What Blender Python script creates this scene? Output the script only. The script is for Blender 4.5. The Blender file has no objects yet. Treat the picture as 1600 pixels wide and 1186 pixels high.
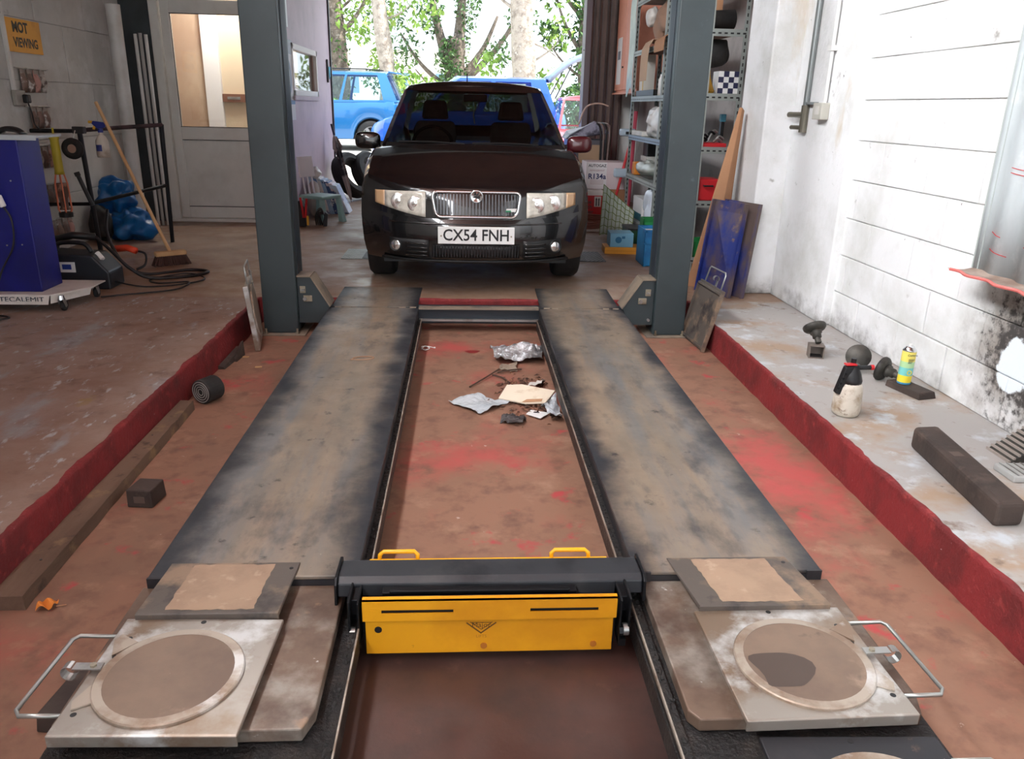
import bpy, math, random
from mathutils import Vector, Matrix, Euler, noise
random.seed(7)
scene = bpy.context.scene
col = scene.collection
PI = math.pi

# ---------------------------------------------------------------- camera
cam_d = bpy.data.cameras.new('camera')
cam_d.sensor_fit = 'HORIZONTAL'
cam_d.sensor_width = 36.0
cam_d.lens = 1228.4 / 1600 * 36
cam_d.clip_start = 0.05
cam_d.clip_end = 300
cam = bpy.data.objects.new('camera', cam_d)
col.objects.link(cam)
_p, _y, _r = 0.33415, 0.06437, 0.02356
_f = Vector((math.sin(_y) * math.cos(_p), math.cos(_y) * math.cos(_p), -math.sin(_p)))
_ri = Vector((math.cos(_y), -math.sin(_y), 0))
_u = _ri.cross(_f)
_r2 = math.cos(_r) * _ri + math.sin(_r) * _u
_u2 = -math.sin(_r) * _ri + math.cos(_r) * _u
cam.matrix_world = Matrix(((_r2.x, _u2.x, -_f.x, 0), (_r2.y, _u2.y, -_f.y, 0), (_r2.z, _u2.z, -_f.z, 1.27), (0, 0, 0, 1)))
scene.camera = cam

# ---------------------------------------------------------------- world, sun, exposure
wd = bpy.data.worlds.new('sky')
scene.world = wd
wd.use_nodes = True
_bg = wd.node_tree.nodes['Background']
_bg.inputs[0].default_value = (0.80, 0.90, 1.0, 1)
_bg.inputs[1].default_value = 2.0
sun_d = bpy.data.lights.new('sun', 'SUN')
sun_d.energy = 7.5
sun_d.angle = math.radians(1.0)
sun_d.color = (1.0, 0.95, 0.86)
sun = bpy.data.objects.new('sun', sun_d)
col.objects.link(sun)
sun.rotation_euler = Euler((math.radians(6), math.radians(36), 0))
scene.view_settings.view_transform = 'Standard'
scene.view_settings.look = 'None'
scene.view_settings.exposure = 0.58
scene.view_settings.gamma = 1.0
scene.view_settings.use_curve_mapping = False
ROOF_GLOW = 17.0      # glow of the roof glazing added to light the right wall

# ---------------------------------------------------------------- helpers
def sc(*c):
    """sRGB 0-255 -> linear"""
    r = []
    for v in c:
        v = v / 255
        r.append(v / 12.92 if v <= 0.04045 else ((v + 0.055) / 1.055) ** 2.4)
    return (r[0], r[1], r[2], 1)

MATS = {}
def mat(name, base, rough=0.6, metal=0.0, layers=(), bump=None, coat=0.0, emit=None, spec=0.5, alpha=1.0, rlayer=None, trans=0.0):
    """layers: (color, scale, lo, hi, stretch, seed); noise thresholded between lo and hi mixes the colour in"""
    if name in MATS:
        return MATS[name]
    m = bpy.data.materials.new(name)
    m.use_nodes = True
    nt = m.node_tree
    b = nt.nodes['Principled BSDF']
    b.inputs['Base Color'].default_value = base
    b.inputs['Roughness'].default_value = rough
    b.inputs['Metallic'].default_value = metal
    b.inputs['Specular IOR Level'].default_value = spec
    b.inputs['Coat Weight'].default_value = coat
    b.inputs['Coat Roughness'].default_value = 0.03
    b.inputs['Alpha'].default_value = alpha
    b.inputs['Transmission Weight'].default_value = trans
    if emit:
        b.inputs['Emission Color'].default_value = emit[0]
        b.inputs['Emission Strength'].default_value = emit[1]
    geo = None
    def nz(scale, stretch, seed, detail=6):
        nonlocal geo
        if geo is None:
            geo = nt.nodes.new('ShaderNodeNewGeometry')
        mp = nt.nodes.new('ShaderNodeMapping')
        mp.inputs['Scale'].default_value = stretch
        mp.inputs['Location'].default_value = (seed * 3.7, seed * 1.3, seed * 2.1)
        nt.links.new(geo.outputs['Position'], mp.inputs['Vector'])
        n = nt.nodes.new('ShaderNodeTexNoise')
        n.inputs['Scale'].default_value = scale
        n.inputs['Detail'].default_value = detail
        n.inputs['Roughness'].default_value = 0.62
        nt.links.new(mp.outputs['Vector'], n.inputs['Vector'])
        return n.outputs['Fac']
    def rng(sock, lo, hi, a=0.0, bb=1.0):
        r = nt.nodes.new('ShaderNodeMapRange')
        r.inputs['From Min'].default_value = lo
        r.inputs['From Max'].default_value = hi
        r.inputs['To Min'].default_value = a
        r.inputs['To Max'].default_value = bb
        nt.links.new(sock, r.inputs['Value'])
        return r.outputs['Result']
    prev = None
    for i, L in enumerate(layers):
        c, s, lo, hi = L[:4]
        st = L[4] if len(L) > 4 else (1, 1, 1)
        seed = L[5] if len(L) > 5 else i + 1
        mx = nt.nodes.new('ShaderNodeMix')
        mx.data_type = 'RGBA'
        nt.links.new(rng(nz(s, st, seed), lo, hi), mx.inputs['Factor'])
        if prev is None:
            mx.inputs['A'].default_value = base
        else:
            nt.links.new(prev, mx.inputs['A'])
        mx.inputs['B'].default_value = c
        prev = mx.outputs['Result']
    if prev is not None:
        nt.links.new(prev, b.inputs['Base Color'])
    if rlayer:
        nt.links.new(rng(nz(rlayer[0], (1, 1, 1), 9), 0.35, 0.65, rlayer[1], rlayer[2]), b.inputs['Roughness'])
    if bump:
        bn = nt.nodes.new('ShaderNodeBump')
        bn.inputs['Strength'].default_value = bump[1]
        bn.inputs['Distance'].default_value = bump[2] if len(bump) > 2 else 0.01
        nt.links.new(nz(bump[0], bump[3] if len(bump) > 3 else (1, 1, 1), 5, 8), bn.inputs['Height'])
        nt.links.new(bn.outputs['Normal'], b.inputs['Normal'])
    MATS[name] = m
    return m

def mask_mix(m, color, field, lo, hi, noise_scale, noise_amt, rough=None):
    """lay a worn or stained zone with its own shape over a material; field(nt, xyz sockets) gives a distance-like socket"""
    nt = m.node_tree; b = nt.nodes['Principled BSDF']
    g = nt.nodes.new('ShaderNodeNewGeometry'); sp = nt.nodes.new('ShaderNodeSeparateXYZ')
    nt.links.new(g.outputs['Position'], sp.inputs[0])
    d = field(nt, sp.outputs, g.outputs['Position'])
    n = nt.nodes.new('ShaderNodeTexNoise'); n.inputs['Scale'].default_value = noise_scale; n.inputs['Detail'].default_value = 7; n.inputs['Roughness'].default_value = .65
    nt.links.new(g.outputs['Position'], n.inputs['Vector'])
    k = nt.nodes.new('ShaderNodeMath'); k.operation = 'MULTIPLY_ADD'; k.inputs[1].default_value = noise_amt
    nt.links.new(n.outputs['Fac'], k.inputs[0]); nt.links.new(d, k.inputs[2])
    r = nt.nodes.new('ShaderNodeMapRange'); r.interpolation_type = 'SMOOTHSTEP'
    r.inputs['From Min'].default_value = lo; r.inputs['From Max'].default_value = hi
    nt.links.new(k.outputs[0], r.inputs['Value'])
    mx = nt.nodes.new('ShaderNodeMix'); mx.data_type = 'RGBA'
    nt.links.new(r.outputs['Result'], mx.inputs['Factor'])
    prev = b.inputs['Base Color'].links
    if prev: nt.links.new(prev[0].from_socket, mx.inputs['A'])
    else: mx.inputs['A'].default_value = b.inputs['Base Color'].default_value
    mx.inputs['B'].default_value = color
    nt.links.new(mx.outputs['Result'], b.inputs['Base Color'])
def mnode(nt, op, a, bv=None, c=None):
    q = nt.nodes.new('ShaderNodeMath'); q.operation = op
    for i, v in enumerate((a, bv, c)):
        if v is None: continue
        if isinstance(v, (int, float)): q.inputs[i].default_value = v
        else: nt.links.new(v, q.inputs[i])
    return q.outputs[0]
def near_point(p, stretch=(1, 1, 1)):
    """minus the distance from a point"""
    def f(nt, xyz, pos):
        t = None
        for i in range(3):
            d = mnode(nt, 'MULTIPLY', mnode(nt, 'SUBTRACT', xyz[i], p[i]), stretch[i]); d = mnode(nt, 'MULTIPLY', d, d)
            t = d if t is None else mnode(nt, 'ADD', t, d)
        return mnode(nt, 'MULTIPLY', mnode(nt, 'SQRT', t), -1.0)
    return f

def pane_mat(name, tint, amount=0.9, rough=0.02):
    """thin glass: tinted see-through with mirror-like reflection growing at grazing angles"""
    m = bpy.data.materials.new(name)
    m.use_nodes = True
    nt = m.node_tree
    nt.nodes.remove(nt.nodes['Principled BSDF'])
    out = nt.nodes['Material Output']
    t = nt.nodes.new('ShaderNodeBsdfTransparent'); t.inputs[0].default_value = tint
    g = nt.nodes.new('ShaderNodeBsdfGlossy'); g.inputs['Roughness'].default_value = rough
    lw = nt.nodes.new('ShaderNodeLayerWeight'); lw.inputs['Blend'].default_value = 0.5
    pw_ = nt.nodes.new('ShaderNodeMath'); pw_.operation = 'POWER'; pw_.inputs[1].default_value = 4.0
    ma = nt.nodes.new('ShaderNodeMath'); ma.operation = 'MULTIPLY_ADD'; ma.inputs[1].default_value = 0.6; ma.inputs[2].default_value = 0.04
    nt.links.new(lw.outputs['Facing'], pw_.inputs[0]); nt.links.new(pw_.outputs[0], ma.inputs[0])
    mx = nt.nodes.new('ShaderNodeMixShader')
    nt.links.new(ma.outputs[0], mx.inputs[0]); nt.links.new(t.outputs[0], mx.inputs[1]); nt.links.new(g.outputs[0], mx.inputs[2])
    nt.links.new(mx.outputs[0], out.inputs['Surface'])
    MATS[name] = m
    return m

class MB:
    def __init__(s):
        s.v = []; s.f = []
    def add(s, vs, fs):
        o = len(s.v)
        s.v += [tuple(v) for v in vs]
        s.f += [tuple(i + o for i in f) for f in fs]
        return s
    def box(s, x0, x1, y0, y1, z0, z1, M=None):
        vs = [Vector(p) for p in ((x0, y0, z0), (x1, y0, z0), (x1, y1, z0), (x0, y1, z0), (x0, y0, z1), (x1, y0, z1), (x1, y1, z1), (x0, y1, z1))]
        if M: vs = [M @ v for v in vs]
        return s.add(vs, ((0, 3, 2, 1), (4, 5, 6, 7), (0, 1, 5, 4), (1, 2, 6, 5), (2, 3, 7, 6), (3, 0, 4, 7)))
    def hexa(s, b, t):
        """8 corners: bottom ring (4), top ring (4)"""
        return s.add(list(b) + list(t), ((0, 3, 2, 1), (4, 5, 6, 7), (0, 1, 5, 4), (1, 2, 6, 5), (2, 3, 7, 6), (3, 0, 4, 7)))
    def cyl(s, a, b, r0, r1=None, n=12, caps=True):
        a = Vector(a); b = Vector(b); r1 = r0 if r1 is None else r1
        d = (b - a).normalized()
        q = d.to_track_quat('Z', 'Y')
        ra = [a + q @ Vector((r0 * math.cos(2 * PI * i / n), r0 * math.sin(2 * PI * i / n), 0)) for i in range(n)]
        rb = [b + q @ Vector((r1 * math.cos(2 * PI * i / n), r1 * math.sin(2 * PI * i / n), 0)) for i in range(n)]
        fs = [(i, (i + 1) % n, n + (i + 1) % n, n + i) for i in range(n)]
        if caps: fs += [tuple(range(n - 1, -1, -1)), tuple(range(n, 2 * n))]
        return s.add(ra + rb, fs)
    def tube(s, pts, r, n=8, closed=False, caps=True):
        pts = [Vector(p) for p in pts]
        m = len(pts)
        rr = r if isinstance(r, (list, tuple)) else [r] * m
        up = None; vs = []
        for i, p in enumerate(pts):
            if closed: d = pts[(i + 1) % m] - pts[i - 1]
            else: d = pts[min(i + 1, m - 1)] - pts[max(i - 1, 0)]
            d.normalize()
            if up is None:
                up = d.orthogonal().normalized()
            up = (up - d * up.dot(d))
            if up.length < 1e-5: up = d.orthogonal()
            up.normalize()
            w = d.cross(up)
            vs += [p + rr[i] * (math.cos(2 * PI * k / n) * up + math.sin(2 * PI * k / n) * w) for k in range(n)]
        fs = []
        for i in range(m if closed else m - 1):
            j = (i + 1) % m
            fs += [(i * n + k, i * n + (k + 1) % n, j * n + (k + 1) % n, j * n + k) for k in range(n)]
        if caps and not closed: fs += [tuple(range(n - 1, -1, -1)), tuple(range((m - 1) * n, m * n))]
        return s.add(vs, fs)
    def lathe(s, prof, n=20, M=None, cap=True):
        """prof: (r, z) from bottom to top, around local Z"""
        vs = []
        for r, z in prof:
            for k in range(n):
                v = Vector((r * math.cos(2 * PI * k / n), r * math.sin(2 * PI * k / n), z))
                vs.append(M @ v if M else v)
        fs = []
        for i in range(len(prof) - 1):
            fs += [(i * n + k, i * n + (k + 1) % n, (i + 1) * n + (k + 1) % n, (i + 1) * n + k) for k in range(n)]
        if cap: fs += [tuple(range(n - 1, -1, -1)), tuple(range((len(prof) - 1) * n, len(prof) * n))]
        return s.add(vs, fs)
    def prism(s, poly, d, M=None):
        """poly: list of 3D points (one planar face), d: extrusion vector"""
        a = [Vector(p) for p in poly]; d = Vector(d); n = len(a)
        vs = a + [p + d for p in a]
        if M: vs = [M @ v for v in vs]
        return s.add(vs, [tuple(range(n - 1, -1, -1)), tuple(range(n, 2 * n))] + [(i, (i + 1) % n, n + (i + 1) % n, n + i) for i in range(n)])
    def grid(s, fn, nu, nv):
        vs = [fn(i / nu, j / nv) for j in range(nv + 1) for i in range(nu + 1)]
        fs = [(j * (nu + 1) + i, j * (nu + 1) + i + 1, (j + 1) * (nu + 1) + i + 1, (j + 1) * (nu + 1) + i) for j in range(nv) for i in range(nu)]
        return s.add(vs, fs)
    def mesh(s, name, m, smooth=False):
        me = bpy.data.meshes.new(name)
        me.from_pydata(s.v, [], s.f)
        me.update()
        if m: me.materials.append(m)
        if smooth:
            me.shade_smooth() if hasattr(me, 'shade_smooth') else [setattr(p, 'use_smooth', True) for p in me.polygons]
        return me
    def parts(s):
        p = list(range(len(s.v)))
        def fd(a):
            while p[a] != a:
                p[a] = p[p[a]]; a = p[a]
            return a
        for f in s.f:
            for q in f[1:]: p[fd(q)] = fd(f[0])
        gr = {}
        for f in s.f: gr.setdefault(fd(f[0]), []).append(f)
        out = []
        for fs in gr.values():
            ids = sorted({q for f in fs for q in f}); mp = {q: i for i, q in enumerate(ids)}
            mb = MB(); mb.v = [s.v[q] for q in ids]; mb.f = [tuple(mp[q] for q in f) for f in fs]
            out.append(mb)
        return out
    def each(s, name, m, parent=None, **k):
        """one object for every separate piece"""
        return [q.build(name, m, parent, **k) for q in s.parts()]
    def build(s, name, m, parent=None, bevel=0.0, smooth=False, solid=0.0, sub=0, fix=True, seg=2, offset=0.0):
        me = s.mesh(name, m, smooth)
        if fix:
            import bmesh
            bm = bmesh.new(); bm.from_mesh(me)
            bmesh.ops.recalc_face_normals(bm, faces=bm.faces)
            bm.to_mesh(me); bm.free()
        o = bpy.data.objects.new(name, me)
        col.objects.link(o)
        if parent: o.parent = parent
        if sub:
            md = o.modifiers.new('sub', 'SUBSURF'); md.levels = sub; md.render_levels = sub
        if solid:
            md = o.modifiers.new('solid', 'SOLIDIFY'); md.thickness = solid; md.offset = offset
        if bevel:
            md = o.modifiers.new('bevel', 'BEVEL'); md.width = bevel; md.segments = seg; md.limit_method = 'ANGLE'; md.angle_limit = math.radians(40)
            if smooth is None or not smooth:
                pass
        return o

def smooth_by_angle(o, deg=35):
    me = o.data
    me.shade_smooth()
    try:
        me.set_sharp_from_angle(angle=math.radians(deg))
    except Exception:
        pass
    return o

def tag(o, label=None, cat=None, group=None, kind=None):
    if label: o['label'] = label
    if cat: o['category'] = cat
    if group: o['group'] = group
    if kind: o['kind'] = kind
    return o

def thing(name, label, cat, loc=(0, 0, 0), rot=(0, 0, 0), group=None):
    o = bpy.data.objects.new(name, None)
    o.empty_display_size = 0.1
    col.objects.link(o)
    o.location = loc
    o.rotation_euler = rot
    return tag(o, label, cat, group)

def copy_tree(o, parent=None):
    c = o.copy()
    col.objects.link(c)
    c.parent = parent
    for ch in list(o.children):
        copy_tree(ch, c)
    return c

def struct(o):
    o['kind'] = 'structure'
    return o

def text(name, body, size, M, m, parent=None, extrude=0.0015, align='CENTER', sx=1.0, bold=0.0):
    cu = bpy.data.curves.new(name, 'FONT')
    cu.body = body
    cu.size = size
    cu.extrude = extrude
    cu.align_x = align
    cu.align_y = 'CENTER'
    cu.offset = bold
    cu.resolution_u = 3
    t = bpy.data.objects.new(name, cu)
    col.objects.link(t)
    dg = bpy.context.evaluated_depsgraph_get()
    me = bpy.data.meshes.new_from_object(t.evaluated_get(dg))
    bpy.data.objects.remove(t)
    me.transform(M @ Matrix.Diagonal((sx, 1, 1, 1)))
    me.materials.clear(); me.materials.append(m)
    o = bpy.data.objects.new(name, me)
    col.objects.link(o)
    if parent: o.parent = parent
    return o

def frame(origin, xdir, ydir):
    """matrix whose local x, y, z = xdir, ydir, x cross y"""
    x = Vector(xdir).normalized(); y = Vector(ydir); y = (y - x * y.dot(x)).normalized(); z = x.cross(y)
    o = Vector(origin)
    return Matrix(((x.x, y.x, z.x, o.x), (x.y, y.y, z.y, o.y), (x.z, y.z, z.z, o.z), (0, 0, 0, 1)))

FACE = lambda o: frame(o, (1, 0, 0), (0, 0, 1))       # lettering that faces the camera end (-Y)
def arc(c, r, a0, a1, n, ax=(1, 0, 0), ay=(0, 0, 1)):
    c = Vector(c); ax = Vector(ax); ay = Vector(ay)
    return [c + r * (math.cos(a0 + (a1 - a0) * i / n) * ax + math.sin(a0 + (a1 - a0) * i / n) * ay) for i in range(n + 1)]
def bez(p0, p1, p2, p3, n=12):
    p0, p1, p2, p3 = map(Vector, (p0, p1, p2, p3))
    return [p0 * (1 - t) ** 3 + 3 * p1 * t * (1 - t) ** 2 + 3 * p2 * t * t * (1 - t) + p3 * t ** 3 for t in [i / n for i in range(n + 1)]]
def spline(pts, n=6):
    """Catmull-Rom through the points"""
    P = [Vector(p) for p in pts]; P = [P[0]] + P + [P[-1]]; r = []
    for i in range(1, len(P) - 2):
        for k in range(n):
            t = k / n
            a, b, c, d = P[i - 1], P[i], P[i + 1], P[i + 2]
            r.append(0.5 * ((2 * b) + (c - a) * t + (2 * a - 5 * b + 4 * c - d) * t * t + (3 * b - a - 3 * c + d) * t ** 3))
    return r + [P[-2]]
# ================================================================ materials
dust = sc(139, 112, 92)
m_floorL = mat('floor_left_concrete', sc(152, 133, 123), 0.75, layers=(
    (sc(140, 114, 100), 1.6, 0.42, 0.62), (sc(150, 150, 152), 2.4, 0.56, 0.66, (1.6, 0.7, 1)), (sc(108, 88, 78), 7, 0.55, 0.75), (sc(176, 180, 184), 16, 0.60, 0.68, (1.6, .6, 1)), (sc(150, 128, 92), 4, 0.66, 0.74)), bump=(60, 0.25, 0.004), rlayer=(5, 0.45, 0.8))
m_floorR = mat('floor_right_concrete', sc(164, 160, 156), 0.75, layers=(
    (sc(160, 138, 118), 2.2, 0.48, 0.62), (sc(186, 192, 196), 5, 0.55, 0.68), (sc(116, 98, 84), 9, 0.60, 0.74), (sc(74, 62, 54), 26, 0.68, 0.76)), bump=(50, 0.25, 0.004))
m_floorF = mat('floor_far_concrete', sc(150, 124, 104), 0.55, layers=(
    (sc(134, 106, 88), 0.9, 0.42, 0.66), (sc(164, 148, 134), 1.8, 0.52, 0.75), (sc(120, 98, 84), 6, 0.55, 0.85)), bump=(40, 0.15, 0.003), rlayer=(3, 0.28, 0.7))
m_pit = mat('pit_floor_paint', sc(142, 104, 84), 0.7, layers=(
    (sc(164, 74, 68), 1.1, 0.53, 0.70, (1, .8, 1), 4), (sc(128, 96, 78), 2.6, 0.46, 0.66), (sc(118, 84, 68), 9, 0.5, 0.68), (sc(158, 122, 100), 5, 0.56, 0.7, (1, 1, 1), 8), (sc(172, 66, 66), 6, 0.60, 0.70), (sc(98, 70, 60), 4.5, 0.60, 0.75), (sc(190, 170, 160), 22, 0.70, 0.76)), bump=(45, 0.2, 0.003))
mask_mix(m_pit, sc(180, 82, 78), near_point((1.36, 2.95, 0), (1.3, .55, 0)), .02, .36, 7, .72)
mask_mix(m_pit, sc(172, 80, 74), near_point((.05, 3.15, 0), (.8, 1.3, 0)), .04, .40, 6, .66)
mask_mix(m_pit, sc(176, 78, 72), near_point((-.1, 4.75, 0), (.7, 1.3, 0)), .04, .40, 6, .66)
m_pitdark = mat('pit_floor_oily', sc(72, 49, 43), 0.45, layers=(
    (sc(88, 54, 47), 1.1, 0.55, 0.68, (1, .8, 1), 4), (sc(54, 39, 36), 3, 0.45, 0.65), (sc(98, 70, 60), 8, 0.62, 0.75)), bump=(45, 0.2, 0.003), rlayer=(4, 0.3, 0.6))  # darker, glossier brown for the near floor between the rails
m_red = mat('red_kerb_paint', sc(130, 35, 37), 0.7, layers=(
    (sc(106, 30, 31), 5, 0.45, 0.62), (sc(152, 56, 54), 14, 0.58, 0.70), (sc(206, 190, 186), 38, 0.70, 0.74), (sc(92, 40, 38), 3, 0.6, 0.75)), bump=(55, 0.9, 0.008))
m_wallR = mat('white_block_paint', sc(236, 237, 238), 0.75, layers=(
    (sc(216, 217, 214), 2.2, 0.46, 0.66), (sc(206, 192, 170), 1.7, 0.64, 0.74, (1, 1, .35)), (sc(158, 156, 152), 7, 0.66, 0.76), (sc(90, 88, 86), 22, 0.71, 0.76)), bump=(26, 0.5, 0.012))
m_wallRdirty = mat('white_block_worn', sc(220, 220, 218), 0.8, layers=(
    (sc(150, 142, 134), 3.0, 0.44, 0.58), (sc(52, 48, 46), 9, 0.50, 0.62), (sc(236, 240, 242), 2.4, 0.60, 0.64, (1, 1, 1), 8)), bump=(30, 0.8, 0.015))
m_mortar = mat('mortar', sc(222, 221, 218), 0.9, layers=((sc(150, 146, 142), 2.5, 0.55, 0.7),))
for _m in (m_wallR, m_mortar):
    mask_mix(_m, sc(150, 143, 136), near_point((2.33, 3.0, .34), (0, 1, 1.0)), -.16, .16, 5, .60)
    mask_mix(_m, sc(66, 62, 60), near_point((2.33, 2.95, .34), (0, 1, 1.0)), .10, .30, 26, .85)
    mask_mix(_m, sc(226, 234, 240), near_point((2.33, 3.02, .28), (0, 1.1, 1.2)), -.03, -.01, 6, .22)
    mask_mix(_m, sc(120, 116, 112), near_point((2.33, 4.9, -.25), (0, .16, 1)), -.22, .06, 9, .40)
m_wallL = mat('grey_white_block_paint', sc(196, 195, 190), 0.8, layers=(
    (sc(178, 178, 174), 1.8, 0.45, 0.65), (sc(150, 146, 138), 5, 0.64, 0.76), (sc(206, 206, 204), 3, 0.55, 0.7)), bump=(24, 0.35, 0.008))
m_mortarL = mat('mortar_grey', sc(168, 167, 163), 0.9)
m_purple = mat('lilac_wall_paint', sc(190, 172, 186), 0.5, layers=((sc(174, 158, 172), 2, 0.45, 0.65), (sc(150, 134, 146), 6, 0.66, 0.78)), bump=(20, 0.1, 0.004))
m_pillar = mat('dark_green_pillar_paint', sc(58, 66, 70), 0.6, layers=((sc(48, 54, 56), 3, 0.45, 0.65),))
m_upvc = mat('white_door_plastic', sc(214, 213, 208), 0.35, layers=((sc(198, 196, 190), 2, 0.5, 0.7), (sc(160, 140, 120), 4, 0.70, 0.8)))
m_glass = pane_mat('window_pane', (0.93, 0.95, 0.95, 1))
m_beige = mat('beige_plaster', sc(196, 176, 150), 0.8, layers=((sc(180, 156, 128), 1.5, 0.4, 0.65),))
m_ceil = mat('brown_roof_lining', sc(124, 78, 62), 0.8, layers=((sc(98, 60, 50), 1.5, 0.45, 0.6), (sc(116, 78, 62), 4, 0.55, 0.7)))
m_roofl = mat('daylit_roof_sheet', sc(240, 245, 250), 0.5, emit=((0.93, 0.97, 1.0, 1), ROOF_GLOW))
m_ground = mat('yard_concrete', sc(214, 208, 200), 0.85, layers=((sc(196, 188, 178), 0.7, 0.45, 0.65), (sc(170, 160, 150), 3, 0.6, 0.75)))
m_white = mat('white_paint', sc(228, 228, 226), 0.45)
m_offwhite = mat('off_white', sc(214, 210, 204), 0.5, layers=((sc(190, 186, 178), 5, 0.5, 0.7),))
m_black = mat('black_plastic', sc(24, 24, 26), 0.45)
m_blackm = mat('black_metal', sc(30, 31, 34), 0.4, 0.6)
m_rub = mat('black_rubber', sc(30, 29, 29), 0.75, layers=((sc(52, 48, 46), 8, 0.5, 0.7),))
m_steel = mat('bare_steel', sc(176, 176, 174), 0.38, 0.85, layers=((sc(120, 112, 104), 6, 0.5, 0.7),))
m_chrome = mat('chrome', sc(226, 228, 230), 0.12, 1.0)
m_red_p = mat('red_plastic', sc(196, 32, 40), 0.45)
m_card = mat('cardboard', sc(178, 132, 98), 0.8, layers=((sc(164, 118, 86), 2, 0.45, 0.65),))
m_ply = mat('bare_wood', sc(206, 168, 122), 0.6, layers=((sc(190, 148, 102), 5, 0.45, 0.65, (1, 1, .1)),))

# ================================================================ setting: floors
X0, X1 = -1.40, 1.57          # lift recess
YF = 5.34                     # far end of recess
ZP = -0.17
WX = -3.5                     # left wall
RX = 2.33                     # right wall
fl = struct(MB().box(WX - .3, X0, -5, YF, -0.4, 0).build('floor_left', m_floorL)); fl['label'] = 'worn brown and grey raised concrete floor on the left of the lift'
fr = struct(MB().box(X1, 3.1, -5, YF, -0.4, 0).build('floor_right', m_floorR)); fr['label'] = 'pale grey raised concrete floor along the white wall'
ff = struct(MB().box(WX - .3, 3.1, YF, 11.9, -0.4, 0).build('floor', m_floorF)); ff['label'] = 'tan concrete workshop floor under the black car'
pf = struct(MB().box(X0, X1, 2.10, YF, -0.4, ZP).build('floor_pit', m_pit)); pf['label'] = 'red and brown painted floor of the lift recess'
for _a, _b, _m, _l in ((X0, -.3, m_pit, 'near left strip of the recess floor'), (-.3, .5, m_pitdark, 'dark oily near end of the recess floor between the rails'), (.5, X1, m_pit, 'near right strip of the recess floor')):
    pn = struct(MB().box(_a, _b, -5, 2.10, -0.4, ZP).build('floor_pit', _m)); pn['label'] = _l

def kerb(name, p0, p1, inward, label, seed):
    """painted step face with a ragged paint edge wrapped over the top"""
    rnd = random.Random(seed)
    p0 = Vector(p0); p1 = Vector(p1); inward = Vector(inward)
    n = int((p1 - p0).length / 0.03)
    vs = []; fs = []
    for i in range(n + 1):
        p = p0.lerp(p1, i / n)
        w = 0.004 + 0.02 * max(0, noise.noise(Vector((p.x * 5, p.y * 5, seed))) + .35) + rnd.random() * 0.007
        bul = 0.006 + 0.006 * noise.noise(Vector((p.x * 9, p.y * 9, seed + 3)))
        vs += [(p.x + inward.x * (bul + .006), p.y + inward.y * (bul + .006), ZP), (p.x + inward.x * bul, p.y + inward.y * bul, ZP * .5),
               (p.x + inward.x * .005, p.y + inward.y * .005, -0.012 - rnd.random() * .006), (p.x + inward.x * .004, p.y + inward.y * .004, 0.0025), (p.x - inward.x * w, p.y - inward.y * w, 0.0022)]
        if i:
            b = (i - 1) * 5
            fs += [(b + k, b + 5 + k, b + 6 + k, b + 1 + k) for k in range(4)]
    o = struct(MB().add(vs, fs).build(name, m_red, smooth=True))
    o['label'] = label
    return o
kerb('trim_1', (X0, -2, 0), (X0, YF, 0), (1, 0, 0), 'red painted step face on the left of the recess', 1)
kerb('trim_2', (X1, -2, 0), (X1, YF, 0), (-1, 0, 0), 'red painted step face on the right of the recess', 2)
kerb('trim_3', (X0, YF, 0), (X1, YF, 0), (0, -1, 0), 'red painted step face at the far end of the recess', 3)

# ================================================================ block walls: each block a piece of its wall
def block_wall(name, axis_pos, u0, u1, z0, z1, bw, bh, m, mm, depth, facing, label, jit=0.004, seed=0, gap=0.007, alt=None):
    """wall in the plane x = axis_pos running along y; facing = +1/-1 gives the side the blocks look to"""
    rnd = random.Random(seed)
    back = MB().box(min(axis_pos, axis_pos - facing * .3), max(axis_pos, axis_pos - facing * .3), u0, u1, z0, z1).build(name, mm)
    struct(back); back['label'] = label
    c = 0; z = z0
    while z < z1 - 0.02:
        zt = min(z + bh, z1)
        u = u0 - (bw / 2 if c % 2 else 0)
        while u < u1 - 0.02:
            a = max(u, u0); b = min(u + bw, u1)
            if b - a > 0.05:
                j = depth + rnd.uniform(-jit, jit)
                x0, x1 = sorted((axis_pos, axis_pos + facing * j))
                mm2 = m
                if alt and alt(a, b, z): mm2 = alt(a, b, z)
                o = MB().box(x0, x1, a + gap / 2, b - gap / 2, z + gap / 2, zt - gap / 2).build('block', mm2, back, bevel=0.005, fix=False)
            u += bw
        z = zt; c += 1
    return back
def worn(a, b, z):
    if z < 0.45 and a < 3.35 and b > 2.2: return m_wallRdirty
    return None
block_wall('wall_right', RX, -1.0, 5.60, 0, 3.2, 0.45, 0.225, m_wallR, m_mortar, 0.012, -1, 'white painted block wall on the right', seed=3, jit=.003, gap=.004)
block_wall('wall_left', WX, 3.6, 8.93, 0, 3.2, 0.90, 0.46, m_wallL, m_mortarL, 0.008, 1, 'grey white painted block wall on the left', seed=5, jit=.002, gap=.005)
wl = struct(MB().box(WX - .3, WX, -5, 3.6, 0, 3.2).build('wall_left_near', m_wallL)); wl['label'] = 'near stretch of the left block wall'
wr2 = struct(MB().box(RX, RX + .3, -5, -1.0, 0, 3.2).build('wall_right_near', m_wallR)); wr2['label'] = 'near stretch of the right block wall'
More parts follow.
